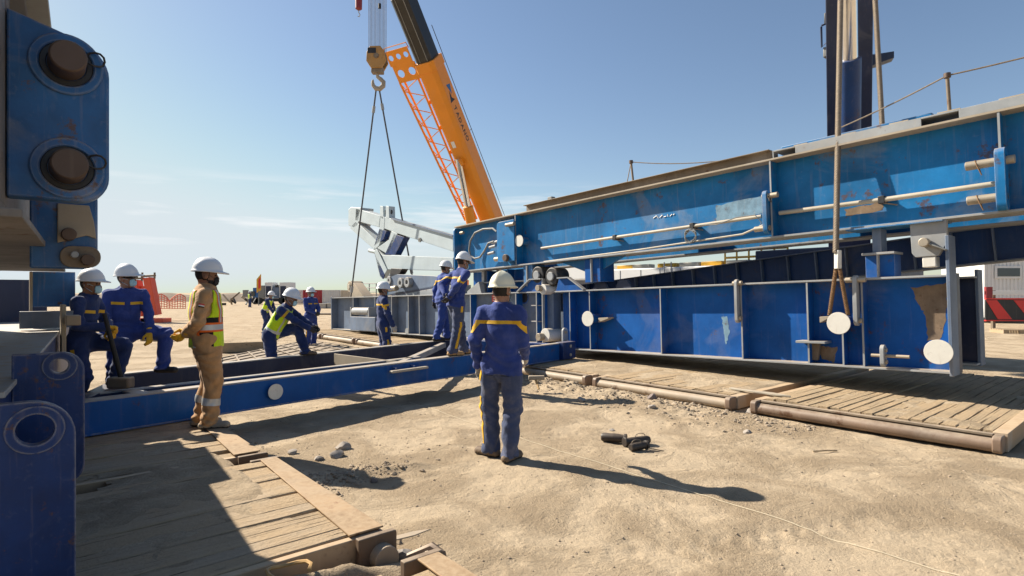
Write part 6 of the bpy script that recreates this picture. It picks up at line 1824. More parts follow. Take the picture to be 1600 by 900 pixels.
    if beard:
        hairm |= (vm == 2) & (vl[:, 2] < -0.045) & (vl[:, 1] > 0.01) & (vl[:, 2] > -0.13)
    brow = (vm == 2) & (vl[:, 1] > 0.078) & (np.abs(vl[:, 2] - 0.032) < 0.006) & (np.abs(vl[:, 0]) > 0.012)
    vm = np.where(hairm | brow, 4, vm)
    fm = np.median(np.sort(vm[Q], 1)[:, :3], 1).astype(np.int32)
    me.polygons.foreach_set('material_index', fm)
    bo = obj('body', me, None, rt)
    body_bm = bmesh.new(); body_bm.from_mesh(me); body_bm.faces.ensure_lookup_table(); body_bm.normal_update()

    def cutout(name, mat, planes, offset, sel):
        """a strip of cloth that follows the body: its faces lifted off and trimmed by planes"""
        b2 = body_bm.copy(); b2.faces.ensure_lookup_table()
        kill = [f for f in b2.faces if not sel(f.calc_center_median(), f)]
        bmesh.ops.delete(b2, geom=kill, context='FACES')
        for co, no in planes:
            if not b2.verts: break
            bmesh.ops.bisect_plane(b2, geom=b2.verts[:] + b2.edges[:] + b2.faces[:], plane_co=co, plane_no=no, clear_outer=True)
        if not b2.faces:
            b2.free(); return None
        left = set(b2.faces); best = []
        while left:
            st_ = [left.pop()]; isl = list(st_)
            while st_:
                for e_ in st_.pop().edges:
                    for f_ in e_.link_faces:
                        if f_ in left:
                            left.discard(f_); st_.append(f_); isl.append(f_)
            if len(isl) > len(best): best = isl
        keep = set(best)
        bmesh.ops.delete(b2, geom=[f_ for f_ in b2.faces if f_ not in keep], context='FACES')
        b2.normal_update()
        for v in b2.verts: v.co += v.normal * offset
        m2 = bpy.data.meshes.new(name); b2.to_mesh(m2); b2.free(); set_smooth(m2)
        m2.materials.clear(); m2.materials.append(M[mat])
        m2.polygons.foreach_set('material_index', [0] * len(m2.polygons))
        return obj(name, m2, None, rt)
    rx, ry, rz = (Rt @ Vector((1, 0, 0))), (Rt @ Vector((0, 1, 0))), (Rt @ Vector((0, 0, 1)))
    def limb_t(p, a, b):
        d = b - a
        return (p - a).dot(d) / d.length_squared, (p - a - d * ((p - a).dot(d) / d.length_squared)).length
    def clothf(f): return f.material_index in (0, 1)
    for st in stripes:
        if st == 'yoke_back':
            cutout('tape', 'yellow_tape', [(T(0, 0, 0.381), rz), (T(0, 0, 0.348), -rz)], 0.004,
                   lambda c, f: clothf(f) and (c - pel).dot(ry) < -0.015 and abs((c - pel).dot(rx)) < 0.225 and 0.32 < (c - pel).dot(rz) < 0.41)
            for sx in (1, -1):      # ends dropping over the shoulder blades
                n1 = (rz * 0.62 + rx * sx * 0.78)
                cutout('tape', 'yellow_tape', [(T(sx * 0.215, 0, 0.372), n1), (T(sx * 0.185, 0, 0.342), -n1)], 0.005,
                       lambda c, f, sx=sx: clothf(f) and (c - pel).dot(ry) < 0.01 and (c - pel).dot(rx) * sx > 0.17 and 0.26 < (c - pel).dot(rz) < 0.372)
        if st == 'yoke_front':
            for sx in (1, -1):
                cutout('tape', 'yellow_tape', [(T(0, 0, 0.365), rz), (T(0, 0, 0.330), -rz), (T(sx * 0.03, 0, 0), -rx * sx), (T(sx * 0.17, 0, 0), rx * sx)], 0.004,
                       lambda c, f, sx=sx: clothf(f) and (c - pel).dot(ry) > 0.02 and 0.30 < (c - pel).dot(rz) < 0.39 and 0.01 < (c - pel).dot(rx) * sx < 0.19)
        if st[:3] == 'leg':          # leg0 / leg1: narrow tape down the outside
            i = int(st[3]); sx = 1 if i == 0 else -1
            ka, kb, kc = hip[i], kn[i], an[i]
            out = Vector((sx, -0.75 if st.endswith('b') else 0.0, 0)).normalized()
            fw = Vector((0, 0, 1)).cross(out)
            for (A_, B_, t0, t1) in ((ka, kb, 0.18, 0.42), (ka, kb, 0.80, 1.02), (kb, kc, -0.02, 0.88)):
                dv = (B_ - A_); dn = dv.normalized(); fo = (fw - dn * fw.dot(dn)).normalized()
                mid = A_
                cutout('tape', 'yellow_tape', [(A_ + dv * t0, -dn), (A_ + dv * t1, dn), (mid + fo * 0.021, fo), (mid - fo * 0.021, -fo)], 0.004,
                       lambda c, f, A_=A_, B_=B_, t0=t0, t1=t1, fo=fo, out=out: clothf(f) and t0 - 0.05 < limb_t(c, A_, B_)[0] < t1 + 0.05
                       and limb_t(c, A_, B_)[1] < 0.16 and f.normal.dot(out) > 0.25 and abs((c - A_).dot(fo)) < 0.04)
        if st[:6] == 'sleeve':
            i = int(st[6]); dv = elb[i] - sh[i]; dn = dv.normalized()
            cutout('tape', 'yellow_tape', [(sh[i] + dv * 0.30, -dn), (sh[i] + dv * 0.44, dn)], 0.004,
                   lambda c, f, i=i: clothf(f) and 0.2 < limb_t(c, sh[i], elb[i])[0] < 0.55 and limb_t(c, sh[i], elb[i])[1] < 0.085)
        if st[:6] == 'pocket':       # patch pocket on the outside of the thigh
            i = int(st[6]); sx = 1 if i == 0 else -1; dv = kn[i] - hip[i]; dn = dv.normalized()
            out = Vector((sx, -0.1, 0)).normalized(); fo = Vector((0, 0, 1)).cross(out); fo = (fo - dn * fo.dot(dn)).normalized()
            for t0, t1, of in ((0.34, 0.78, 0.009), (0.30, 0.42, 0.013)):
                cutout('pocket', legs, [(hip[i] + dv * t0, -dn), (hip[i] + dv * t1, dn), (hip[i] + fo * 0.075, fo), (hip[i] - fo * 0.075, -fo)], of,
                       lambda c, f, i=i, t0=t0, t1=t1, out=out: clothf(f) and t0 - 0.06 < limb_t(c, hip[i], kn[i])[0] < t1 + 0.06 and limb_t(c, hip[i], kn[i])[1] < 0.17 and f.normal.dot(out) > 0.15)
        if st == 'chest':            # breast pockets
            for sx in (1, -1):
                cutout('pocket', cloth, [(T(0, 0, 0.325), rz), (T(0, 0, 0.215), -rz), (T(sx * 0.035, 0, 0), -rx * sx), (T(sx * 0.14, 0, 0), rx * sx)], 0.008,
                       lambda c, f, sx=sx: clothf(f) and (c - pel).dot(ry) > 0.02 and 0.19 < (c - pel).dot(rz) < 0.35 and 0.02 < (c - pel).dot(rx) * sx < 0.16)
        if st == 'waist':            # gathered waistband
            cutout('waistband', cloth, [(T(0, 0, 0.115), rz), (T(0, 0, 0.075), -rz)], 0.007,
                   lambda c, f: clothf(f) and 0.05 < (c - pel).dot(rz) < 0.14 and abs((c - pel).dot(rx)) < 0.19 and (c - pel).length < 0.26)
        if st == 'hip':              # back pockets
            for sx in (1, -1):
                cutout('pocket', legs, [(T(0, 0, -0.13), rz), (T(0, 0, -0.26), -rz), (T(sx * 0.035, 0, 0), -rx * sx), (T(sx * 0.14, 0, 0), rx * sx)], 0.008,
                       lambda c, f, sx=sx: clothf(f) and (c - pel).dot(ry) < -0.02 and -0.29 < (c - pel).dot(rz) < -0.11 and 0.02 < (c - pel).dot(rx) * sx < 0.16)
    if calf_tape:
        for i in (0, 1):
            dv = an[i] - kn[i]; dn = dv.normalized()
            cutout('reflective_tape', 'silver_tape', [(kn[i] + dv * 0.42, -dn), (kn[i] + dv * 0.60, dn)], 0.005,
                   lambda c, f, i=i: clothf(f) and 0.3 < limb_t(c, kn[i], an[i])[0] < 0.75 and limb_t(c, kn[i], an[i])[1] < 0.10)
    if flag:                         # small striped arm badge
        i = 0; dv = elb[i] - sh[i]; dn = dv.normalized()
        sd = Vector((1, 0, 0)); sd = (sd - dn * sd.dot(dn)).normalized(); cr_ = dn.cross(sd)
        for k, mt in enumerate(('red_paint', 'white_paint', 'mask_black')):
            t0 = 0.40 + 0.04 * k
            cutout('arm_badge', mt, [(sh[i] + dv * t0, -dn), (sh[i] + dv * (t0 + 0.04), dn), (sh[i] + cr_ * 0.024, cr_), (sh[i] - cr_ * 0.024, -cr_)], 0.006,
                   lambda c, f: clothf(f) and 0.33 < limb_t(c, sh[0], elb[0])[0] < 0.6 and limb_t(c, sh[0], elb[0])[1] < 0.09 and f.normal.dot(sd) > 0.2)
    body_bm.free()
    if vest:
        # sleeveless vest: the trunk grown outward, cut at hem, arm holes and neck
        vf = smin(tr - 0.017, cone_sd(tq, (0, 0, -0.10), (0, 0, 0.10), 0.168 * w, 0.160 * w) / 1.12 - 0.012, 0.03)
        hem = -0.085 if vest == 'safety' else -0.045
        vf = np.maximum(vf, -(tl[..., 2] - hem))
        for i, sx in ((0, 1), (1, -1)):
            hole = cone_sd(P, sh[i] + Rt @ Vector((sx * 0.02, 0, 0.02)), sh[i] + Rt @ Vector((sx * 0.045, 0, -0.16)), 0.090, 0.078)
            hole = np.minimum(hole, arms[i] - 0.012 + np.where((tl[..., 0] * sx) > 0.16, 0, 1))
            vf = np.maximum(vf, -hole)
        vf = np.maximum(vf, tl[..., 2] - 0.505 + np.where(np.abs(tl[..., 0]) < 0.075, 0.03, 0))
        VV, QQ = surface_nets(vf.astype(np.float32), lo, h)
        if len(VV):
            vm_ = np_mesh('vest', VV, QQ)
            bm2 = bmesh.new(); bm2.from_mesh(vm_)
            if vest == 'safety': zb = [0.005, 0.075, 0.095, 0.150, 0.17]
            else: zb = [0.04, 0.09]
            for zc_ in zb:
                bmesh.ops.bisect_plane(bm2, geom=bm2.verts[:] + bm2.edges[:] + bm2.faces[:], plane_co=T(0, 0, zc_), plane_no=rz)
            xb = [0.075, 0.095, 0.125, 0.145]
            for xc in xb:
                for sx in (1, -1):
                    bmesh.ops.bisect_plane(bm2, geom=bm2.verts[:] + bm2.edges[:] + bm2.faces[:], plane_co=T(sx * xc, 0, 0), plane_no=rx)
            bm2.to_mesh(vm_)
            vmn = ['lime', 'hi_orange', 'silver_tape', 'vest_black']
            for n_ in vmn: vm_.materials.append(M[n_])
            mi = []
            for pl in vm_.polygons:
                c = Rt.transposed() @ (Vector(pl.center) - pel); ax_ = abs(c.x); k = 0
                if vest == 'safety':
                    if 0.075 < c.z < 0.17: k = 2 if 0.095 < c.z < 0.150 else 1
                    elif c.z > 0.17 and 0.075 < ax_ < 0.145: k = 2 if 0.095 < ax_ < 0.125 else 1
                    elif c.z > 0.17 and c.z < 0.22 and c.y > 0: k = 3
                    elif c.z < 0.075 and (c.x > 0.07 and c.y > -0.05 and c.y < 0.075): k = 3
                    elif c.z < 0.075 and c.x > 0.05 and -0.085 < c.y <= -0.05: k = 1
                    elif c.z < 0.075 and c.x > 0.02 and -0.11 < c.y <= -0.085: k = 2
                else:
                    if 0.04 < c.z < 0.09: k = 2
                    elif c.z > 0.09 and 0.095 < ax_ < 0.125: k = 2
                mi.append(k)
            vm_.polygons.foreach_set('material_index', mi)
            bm2.free(); set_smooth(vm_)
            obj('vest', vm_, None, rt)
    # gloves
    for i, sx in ((0, 1), (1, -1)):
        GV, GQ = glove_mesh(curls[i], 0.7 if curls[i] > 0.7 else 0.2, -sx, h=max(0.0048, res * 0.42))
        gm = np_mesh('glove', GV, GQ)
        g = obj('glove', gm, M[glove], rt)
        y_ = (wr[i] - elb[i]).normalized()
        px_, py_, pz_ = palm[i]
        if (px_, py_, pz_) != (0, 0, 0): zv = -Vector((px_, py_, pz_))
        else: zv = Vector((sx, 0, 0.15))          # palms towards the thighs
        zv = (zv - y_ * zv.dot(y_)).normalized(); xv = y_.cross(zv)
        mt = Matrix.Identity(4)
        o_ = wr[i] + y_ * 0.012
        for k in range(3): mt[k][0], mt[k][1], mt[k][2], mt[k][3] = xv[k], y_[k], zv[k], o_[k]
        g.matrix_local = mt
    # hard hat
    global HELM
    if HELM is None: HELM = {}
    key = (helmet, full_brim)
    if key not in HELM:
        HELM[key] = helmet_mesh(full_brim); HELM[key].materials.append(M[helmet])
    ho = obj('helmet', HELM[key], None, rt)
    hm = (Rh @ Matrix.Rotation(R(3), 3, 'X')).to_4x4(); hm.translation = hc + Rh @ Vector((0, -0.002, 0.050))
    ho.matrix_local = hm
    sm = ho.modifiers.new('thick', 'SOLIDIFY'); sm.thickness = 0.005
    mbb = MB()                       # headband seen under the shell
    mbb.tube([hc + Rh @ Vector((0.094 * math.sin(2 * math.pi * k / 24), -0.012 + 0.112 * math.cos(2 * math.pi * k / 24), 0.045 - 0.012 * max(0, -math.cos(2 * math.pi * k / 24)))) for k in range(24)], 0.009, 6, True)
    mbb.build('headband', M['mask_black'], rt)
    # face
    for sx in (1, -1):
        mbe = MB()
        c = hc + Rh @ Vector((0.031 * sx, 0.083, 0.012)); d = Rh @ Vector((0, 1, 0))
        mbe.cyl(c - d * 0.01, c + d * 0.004, 0.011, 0.008, 10)
        mbe.build('eye', M['eye_dark'], rt)
    if glasses:
        mg = MB()
        gp = ((0.086, 0.0, 0.012), (0.074, 0.078, 0.014), (0.045, 0.104, 0.014), (0.010, 0.113, 0.014))
        gp = gp + tuple((-p[0], p[1], p[2]) for p in gp[::-1])
        mg.tube([hc + Rh @ Vector(p) for p in gp], 0.012, 8, rad=[0.004, 0.012, 0.016, 0.009, 0.009, 0.016, 0.012, 0.004])
        mg.build('safety_glasses', M['eye_dark'], rt)
    if mask:
        mm = MB(); vs = []; fs = []; nu, nv = 15, 9
        for j in range(nv):
            v_ = j / (nv - 1)
            for k in range(nu):
                u_ = -1 + 2 * k / (nu - 1)
                aa = u_ * 1.0 * (1 - 0.30 * abs(v_ - 0.45))
                pl = 0.0025 * math.sin(v_ * 18)
                bulge = 0.022 * math.sin(math.pi * (0.12 + 0.78 * v_)) * (1 - 0.35 * u_ * u_)
                xx = math.sin(aa) * (0.066 + 0.004 * math.sin(math.pi * v_))
                yy = 0.030 + math.cos(aa) * (0.070 + bulge + pl - 0.018 * max(0, v_ - 0.75) * 4 * 0.5)
                zz = -0.006 - v_ * 0.098 - 0.010 * u_ * u_ + (0.022 * u_ * u_ if v_ > 0.6 else 0)
                vs.append(hc + Rh @ Vector((xx, yy, zz)))
        for j in range(nv - 1):
            for k in range(nu - 1):
                fs.append((j * nu + k, j * nu + k + 1, (j + 1) * nu + k + 1, (j + 1) * nu + k))
        mm.add(vs, fs)
        mo = mm.build('face_mask', M[mask], rt)
        s2 = mo.modifiers.new('thick', 'SOLIDIFY'); s2.thickness = 0.003
        for sx in (1, -1):
            lo_ = MB()
            lo_.tube([hc + Rh @ Vector(p) for p in ((0.060 * sx, 0.060, -0.015), (0.080 * sx, 0.02, 0.005), (0.092 * sx, -0.022, -0.01), (0.080 * sx, 0.0, -0.045), (0.060 * sx, 0.055, -0.085))], 0.0022, 5)
            lo_.build('ear_loop', M[mask], rt)
    return rt
# ------------------------------------------------------------------ the workers, placed
def P3(u, v, Y, z): q_ = at(u, v, Y); return (q_.x, Y, z)
# man seen from behind, centre
person('man in blue jacket and cream helmet seen from behind in the centre', (-0.10, 5.55, float(ground_h(-0.10, 5.55)) - 0.005), 70, cloth='cover_blue', legs='cover_grey', jacket=True,
       helmet='helmet_cream', glove='glove_grey', mask='mask_blue', skin='skin_b', feet=((0.105, -0.08, 0, -12), (-0.11, 0.02, 0, 72)),
       hands=((0.15, 0.24, 0.95), (-0.265, 0.06, 0.875)), poles=((0.3, -1, 0), (-0.25, -1, 0)), stripes=('yoke_back', 'leg1b', 'hip'), res=0.0112, seed=1,
       curls=(0.6, 0.45), head_yaw=-4, head_pitch=2, size=1.02, twist=-4, boots='boot_brown', palm=((0, 0, 0), (0.6, -0.6, 0)))
# vest man
person('man in tan coverall and lime orange vest standing on the left mat', (-3.17, 5.96, 0.205), 27, cloth='cover_tan', vest='safety', glove='glove_yellow', mask='mask_black',
       skin='skin_a', hands=((0.07, -0.175, 0.99), (-0.05, -0.185, 0.985)), poles=((0.9, 0.2, -0.5), (-0.9, 0.2, -0.5)), calf_tape=True, stripes=('pocket0',), stout=1.22, boots='boot_dust', flag=True, beard=True,
       full_brim=False, res=0.0115, seed=3, curls=(0.8, 0.8), feet=((0.10, 0.03, 0, -12), (-0.10, -0.05, 0, 8)), head_pitch=6, size=0.995, palm=((0, -1, 0), (0, -1, 0)))
# man leaning on the sledgehammer
person('man at far left resting a gloved hand on a sledgehammer handle', (-4.83, 6.45, 0.205), 10, cloth='cover_navy', glove='glove_yellow', skin='skin_a', feet=((0.05, -0.08, 0, -5), (-0.14, 0.30, 0.33, 5)),
       hands=((0.10, 0.30, 1.05), (-0.02, 0.30, 1.00)), poles=((0.7, -0.6, -0.5), (-0.8, -0.2, -0.4)), lean=9, hipz=0.90, res=0.0125, seed=4, stripes=('yoke_front', 'leg0', 'waist'), curls=(1.0, 0.9),
       palm=((0, 0.2, -1), (0, 0, -1)), head_yaw=-2, size=0.96, boots='boot_black')
# man with one foot up on the frame
person('man with yellow gloves and one boot up on the spreader frame at left', (-4.98, 7.42, 0.205), -48, cloth='cover_blue', glove='glove_yellow', skin='skin_b', feet=((0.14, -0.02, 0, -10), (-0.36, 0.26, 0.355, 50)),
       hands=((0.24, 0.10, 0.78), (-0.23, 0.28, 0.80)), poles=((0.8, -0.8, 0), (-1, -0.5, 0.2)), lean=7, res=0.0125, seed=5, stripes=('yoke_front', 'chest', 'waist'), glasses=True, head_yaw=46, curls=(0.5, 0.6), size=1.0,
       palm=((0, 0, 0), (0.3, 0, -1)), boots='boot_black', knee_poles=((0, 1, 0), (-0.9, 0.7, 0.3)))
# lime vest man bending over his raised knee
bp = onz(476, 556, 0.56)
person('man in lime vest leaning on his raised knee behind the frame', (bp.x - 0.50, bp.y + 0.05, 0.02), 2, cloth='cover_navy', vest='lime', glove='glove_dark', skin='skin_a', feet=((0.12, -0.05, 0, -5), (-0.10, 0.46, 0.54, 0)),
       lean=30, hipz=0.93, hip_shift=(0, -0.06), hands=((0.02, 0.58, 1.0), (-0.12, 0.60, 1.02)), poles=((0.8, -0.3, -0.8), (-0.8, -0.2, -0.8)), res=0.0155, seed=7, stripes=('sleeve0',), curls=(0.7, 0.7), head_pitch=4, size=0.98, boots='boot_brown',
       knee_poles=((0, 1, 0), (0, 1, 0.6)))
# standing behind him
person('man in blue with dark glasses standing far behind the lime-vested man', P3(485, HZ, 16.9, 0.0), -30, cloth='cover_blue', glove='glove_dark', skin='skin_a', hands=((0.06, 0.26, 1.0), (-0.06, 0.26, 1.0)), poles=((1, -0.5, -0.3), (-1, -0.5, -0.3)),
       res=0.019, seed=8, stripes=('yoke_front', 'leg0'), glasses=True, size=1.0, boots='boot_dust', curls=(0.8, 0.8))
person('bending worker with lime straps half hidden behind the lime-vested man', P3(414, HZ, 22.5, 0.0), -5, cloth='cover_navy', vest='lime', glove='glove_dark', skin='skin_a', lean=24, hipz=0.90, hands=((0.1, 0.45, 0.75), (-0.1, 0.45, 0.75)),
       res=0.021, seed=9, mask='mask_blue', size=0.98)
person('tiny worker in lime beside the far service truck', P3(390, HZ, 62.0, 0.0), 60, cloth='cover_navy', vest='lime', glove='glove_dark', skin='skin_a', res=0.03, seed=10, size=1.0)
# by the grey beam
person('man in dark blue standing alone in front of the grey base beam', P3(598, HZ, 11.9, 0.06), 28, cloth='cover_navy', glove='glove_grey', skin='skin_a', hands=((0.22, 0.16, 0.84), (-0.24, 0.1, 0.86)), res=0.0155, seed=11,
       stripes=('sleeve0', 'leg0', 'yoke_back'), size=1.0, head_pitch=5, boots='boot_black')
# the pair on the spreader frame
def fpt(u, line_a, line_b):
    ux = (u - 800) / FPX; d = line_b - line_a
    s = (ux * line_a.y - line_a.x) / (d.x - ux * d.y)
    return line_a + d * s
q1 = fpt(717, fa, fb); dfr = (fb - fa).normalized()
person('man in blue jacket leaning forward on the frame, hands behind his back', (q1.x - 0.02, q1.y + 0.04, 0.56), 38, cloth='cover_blue', legs='cover_grey', jacket=True, glove='glove_dark', skin='skin_b', lean=13,
       feet=((0.06, -0.14, 0, -12), (-0.05, 0.14, 0, 0)), hip_shift=(0.0, -0.04), hands=((0.06, -0.20, 0.99), (-0.05, -0.21, 1.02)), poles=((1, -0.6, 0.1), (-1, -0.6, 0.1)), res=0.0145, seed=12, stripes=('yoke_back', 'leg0'),
       boots='boot_tan', curls=(0.7, 0.7), glasses=True, size=0.985, head_pitch=8, palm=((0, -1, 0), (0, -1, 0)))
q2 = fpt(688, ga, gb)
person('man in bright blue standing behind the leaning man on the frame', (q2.x + 0.03, q2.y, 0.56), 34, cloth='cover_bright', jacket=True, glove='glove_dark', skin='skin_a', lean=8, feet=((0.08, -0.16, 0, -5), (-0.06, 0.16, 0, 0)),
       hands=((0.20, 0.12, 0.92), (-0.32, -0.02, 0.86)), res=0.0165, seed=13, stripes=('yoke_back',), boots='boot_black', size=0.99, head_pitch=8)

# ------------------------------------------------------------------ hand tools and loose things
# sledgehammer: handle under the left man's hand, head on the frame
h_top, h_bot = at(163, 490, 6.2), at(190, 588, 6.2)
h_bot.z = 0.66
sh_ = thing('sledgehammer', 'long black-handled sledgehammer standing head down on the frame', 'sledgehammer', tuple(h_bot))
MB().cyl((0, 0, 0.0), h_top - h_bot, 0.026, 0.022, 14).build('handle', M['rubber'], sh_)
MB().box(-0.13, 0.11, -0.06, 0.06, -0.09, 0.03).build('head', M['brown_steel'], sh_, 0.02)
# claw of a small hammer stuck by the mat
p = onz(842, 607, 0.09)
hm_ = thing('hand_hammer', 'small hammer with a wooden handle lying by the mat edge', 'hammer', (p.x, p.y, 0.08))
MB().cyl((0, 0, 0.0), (-0.05, 0.16, 0.14), 0.016, 0.02, 10).build('handle', M['wood_handle'], hm_)
MB().box(-0.16, 0.10, 0.12, 0.20, 0.12, 0.19).build('head', M['dusty_edge'], hm_, 0.015)
# three steel pins on the dirt
def gp(u, v): 
    q_ = onz(u, v, 0.0); return Vector((q_.x, q_.y, float(ground_h(q_.x, q_.y))))
def loose_pin(label, u0, v0, u1, v1, r, mat, ring=True):
    a_, b_ = gp(u0, v0), gp(u1, v1)
    rt = thing('steel_pin', label, 'steel pin', tuple(a_), group='loose steel pins')
    d = b_ - a_; d.z = 0
    dn_ = d.normalized()
    z = Vector((0, 0, r + 0.004))
    MB().tube([z, z + dn_ * 0.02, z + d * 0.75, z + d], r, 20, rad=[r * 0.8, r, r, r * 0.86]).build('shaft', mat, rt)
    MB().cyl(z + d, z + d + dn_ * 0.03, r * 1.12, seg=20).build('collar', mat, rt, 0.004)
    if ring:
        c_ = d * 0.4 + Vector((0, 0, r * 2.2))
        MB().tube([c_ + dn_ * (0.06 * math.cos(k * 0.6)) + Vector((0, 0, 0.028 * math.sin(k * 0.6))) for k in range(10)], 0.004, 6, True).build('ring', M['brown_steel'], rt)
    return rt
M['pin_dark'] = paint('pin_dark', (0.03, 0.022, 0.018), 0.5, 0.10, 0.3, 0.5)
loose_pin('smooth dark steel pin lying leftmost of the three on the dirt', 940, 689, 975, 692, 0.047, M['pin_dark'], False)
loose_pin('dark steel pin with collar in the middle of the three', 1014, 693, 979, 697, 0.044, M['pin_dark'])
loose_pin('short steel pin nearest the camera with a wire clip', 985, 706, 1008, 702, 0.04, M['pin_dark'])
p = gp(1012, 705)
tag(MB().tube([(-0.10, 0.02, 0.02), (0.0, 0.05, 0.025), (0.10, 0.02, 0.015), (0.16, -0.02, 0.012), (0.06, -0.03, 0.015), (-0.06, -0.02, 0.02)], 0.005, 6, True).build('wire_clip', M['brown_steel'], None), 'bent wire clip lying beside the nearest loose pin', 'wire clip').location = p
# string line across the dirt
pts = []
for k in range(60):
    f_ = k / 59; u = 640 + (1500 - 640) * f_; v = 628 + (905 - 628) * f_ + 1.2 * math.sin(f_ * 9)
    q_ = onz(u, v, 0.0); pts.append((q_.x, q_.y, float(ground_h(q_.x, q_.y)) + 0.006))
o_ = Vector(pts[0])
tag(MB().tube([Vector(p) - o_ for p in pts], 0.0026, 5).build('string_line', M['white_cord'], None), 'thin pale string stretched across the dirt', 'string').location = o_
# light board lying on the right-hand mat
a_, b_ = onz(1141, 608, 0.215), onz(1236, 621, 0.215)
tag(MB().prism([(0, -0.03), ((b_ - a_).length * 0.8, -0.05), ((b_ - a_).length, 0.0), ((b_ - a_).length * 0.7, 0.06), (0, 0.03)], 'xy', 0, 0.025).build('board', M['conduit'], None, 0.004), 'narrow pale board lying on the middle right mat', 'board')
o_ = bpy.data.objects['board.006'] if False else COL.objects[-1]
o_.location = a_; o_.rotation_euler = (0, 0, math.atan2(b_.y - a_.y, b_.x - a_.x))
# thin stick on the dirt
a_ = gp(1270, 706)
tag(MB().tube([(0, 0, 0.012), (0.13, 0.01, 0.018), (0.26, 0.03, 0.012)], 0.009, 6).build('stick', M['plank_grey'], None), 'short grey stick on the dirt in front of the pipe edge', 'stick').location = a_
# curled rusty scrap and bar end at the bottom edge
a_ = onz(662, 880, 0.10)
sc_ = thing('scrap_strip', 'curled rusty steel strip beside the left mat corner', 'scrap metal', (a_.x + 0.06, a_.y + 0.02, 0.0))
MB().tube([(-0.16, 0.06, 0.10), (-0.02, 0.04, 0.16), (0.03, 0.0, 0.14), (0.06, -0.04, 0.06), (0.10, -0.06, 0.02)], 0.028, 8, rad=[0.02, 0.03, 0.032, 0.028, 0.014]).build('strip', M['pin_steel'], sc_)
# leaf-like flake against the pipe end
a_ = onz(612, 862, 0.03)
tag(MB().prism([(0, 0), (0.16, 0.10), (0.25, 0.20), (0.14, 0.16), (-0.02, 0.05)], 'xy', 0, 0.008).build('steel_flake', M['dusty_edge'], None, 0.002), 'thin pale steel flake below the mat corner', 'scrap metal').location = (a_.x - 0.04, a_.y, 0.08)
# rope scrap half buried in the sand over the mat
a_ = onz(452, 882, 0.24)
tag(MB().tube([(0.10 * math.cos(k * 0.5) * (1 + 0.1 * math.sin(k)), 0.09 * math.sin(k * 0.5), 0.012 + 0.012 * math.sin(k * 1.1)) for k in range(11)], 0.010, 6).build('rope_scrap', M['wood_handle'], None), 'short frayed rope loop on the sandy mat at bottom left', 'rope').location = (a_.x, a_.y, 0.20)

# ------------------------------------------------------------------ stones
def rock_mesh(seed, sub=2):
    bm = bmesh.new(); bmesh.ops.create_icosphere(bm, subdivisions=sub, radius=1.0); r_ = random.Random(seed)
    k = [(Vector((r_.gauss(0, 1), r_.gauss(0, 1), r_.gauss(0, 1))).normalized(), r_.uniform(0.55, 0.9)) for _ in range(9)]
    for v in bm.verts:
        for d, c in k:
            s = v.co.dot(d)
            if s > c: v.co -= d * (s - c)
        v.co *= 1 + r_.uniform(-0.05, 0.05)
    me = bpy.data.meshes.new('stone'); bm.to_mesh(me); bm.free()
    me.polygons.foreach_set('use_smooth', [True] * len(me.polygons)); me.set_sharp_from_angle(angle=R(32))
    return me
M['stone'] = plain('stone', (0.34, 0.30, 0.26), 0.9, 0, 0.25, 9.0, 0.15, 0.5)
M['stone_dark'] = plain('stone_dark', (0.20, 0.165, 0.15), 0.9, 0, 0.25, 9.0, 0.15, 0.5)
RM = [rock_mesh(900 + k) for k in range(6)]
for m_ in RM: m_.materials.append(M['stone'])
RD = rock_mesh(950); RD.materials.append(M['stone_dark'])
stones = [('pale angular stone, largest of the heap by the left mat', 536, 700, 0.085, 0), ('flat pale stone second largest in the heap by the left mat', 526, 712, 0.075, 1), ('small grey stone at the left end of the stone heap', 498, 717, 0.05, 2),
          ('purplish stone beside the middle pipe edge', 1020, 627, 0.085, 6), ('brownish stone just below the purplish stone', 1018, 640, 0.06, 3), ('small round stone in the shadow by the dirt ridge', 908, 627, 0.075, 4),
          ('rounded pale stone at the mat corner in the bottom foreground', 632, 872, 0.060, 4), ('tiny pale stone left of the loose steel pins', 956, 671, 0.03, 5), ('grey stone lying on the dirt near the pipe end', 1168, 676, 0.05, 2),
          ('pale stone nearest the right mat bracket', 1172, 646, 0.07, 0), ('dark pebble at the tip of the vest man shadow', 584, 751, 0.035, 6), ('brown clod beside the left mat edge', 458, 707, 0.05, 3)]
for lab, u, v, r_, k in stones:
    q_ = gp(u, v); o = obj('stone', RD if k == 6 else RM[k % 6])
    tag(o, lab, 'stone', 'stones on the dirt'); o.location = q_ + Vector((0, 0, r_ * 0.22)); o.scale = (r_ * 1.15, r_, r_ * 0.72); o.rotation_euler = (0, 0, rnd.uniform(0, 6))
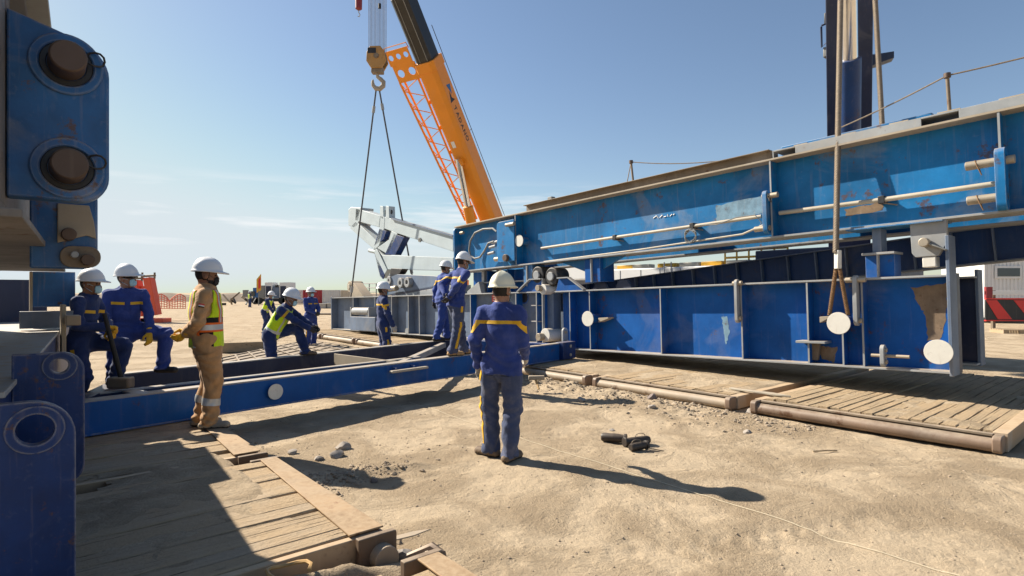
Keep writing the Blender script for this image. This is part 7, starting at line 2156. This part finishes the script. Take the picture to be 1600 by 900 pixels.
# uncounted gravel: one object
def gravel():
    bm = bmesh.new(); bmesh.ops.create_icosphere(bm, subdivisions=1, radius=1.0)
    bv = np.array([v.co[:] for v in bm.verts]); bfc = np.array([[v.index for v in f.verts] for f in bm.faces]); bm.free()
    r_ = np.random.RandomState(5); pos = []
    def scatter(n, fn, smin_, smax_):
        for _ in range(n):
            x, y = fn()
            pos.append((x, y, smin_ * (smax_ / smin_) ** (r_.rand() ** 2.2)))
    def rigp():
        t = r_.uniform(-0.6, 6.2); n = MAT_N0 - 0.14 - abs(r_.normal(0, 0.42)); q_ = rig(t, n); return q_.x, q_.y
    def heap():
        q_ = ab(-4.75 + r_.normal(0, 0.13), 1.75 + abs(r_.normal(0, 0.5))); return q_.x, q_.y
    def any_():
        return r_.uniform(-3.5, 6.5), r_.uniform(2.6, 12)
    def edge():
        q_ = ab(r_.uniform(-7.4, -2.4), 1.70 + abs(r_.normal(0, 0.12))); return q_.x, q_.y
    scatter(1500, rigp, 0.008, 0.045); scatter(420, heap, 0.006, 0.035); scatter(6500, any_, 0.003, 0.014); scatter(350, edge, 0.005, 0.03)
    V = []; Fc = []
    X = np.array([p[0] for p in pos]); Y = np.array([p[1] for p in pos]); Z = ground_h(X, Y)
    for i, (x, y, s) in enumerate(pos):
        b = x * N.x + y * N.y; a = x * D.x + y * D.y
        z = Z[i]
        if b < 1.62 and -13 < a < -0.2: continue
        j = bv * (1 + r_.uniform(-0.25, 0.25, (len(bv), 1))) * np.array([1, r_.uniform(0.6, 1), r_.uniform(0.5, 0.8)]) * s
        an_ = r_.uniform(0, 6.28); c_, s__ = math.cos(an_), math.sin(an_)
        j = np.stack([j[:, 0] * c_ - j[:, 1] * s__, j[:, 0] * s__ + j[:, 1] * c_, j[:, 2]], 1) + np.array([x, y, z + s * 0.05])
        Fc.append(bfc + len(V) * len(bv)); V.append(j)
    me = bpy.data.meshes.new('gravel'); me.from_pydata(np.concatenate(V).tolist(), [], np.concatenate(Fc).tolist())
    me.polygons.foreach_set('use_smooth', [False] * len(me.polygons))
    o = obj('gravel', me, plain('gravel', (0.33, 0.265, 0.195), 0.95, 0, 0.35, 5.0, 0.1)); struct(o, 'stuff')
    o['label'] = 'loose gravel and crumbs of earth strewn over the dirt'
    return o
gravel()
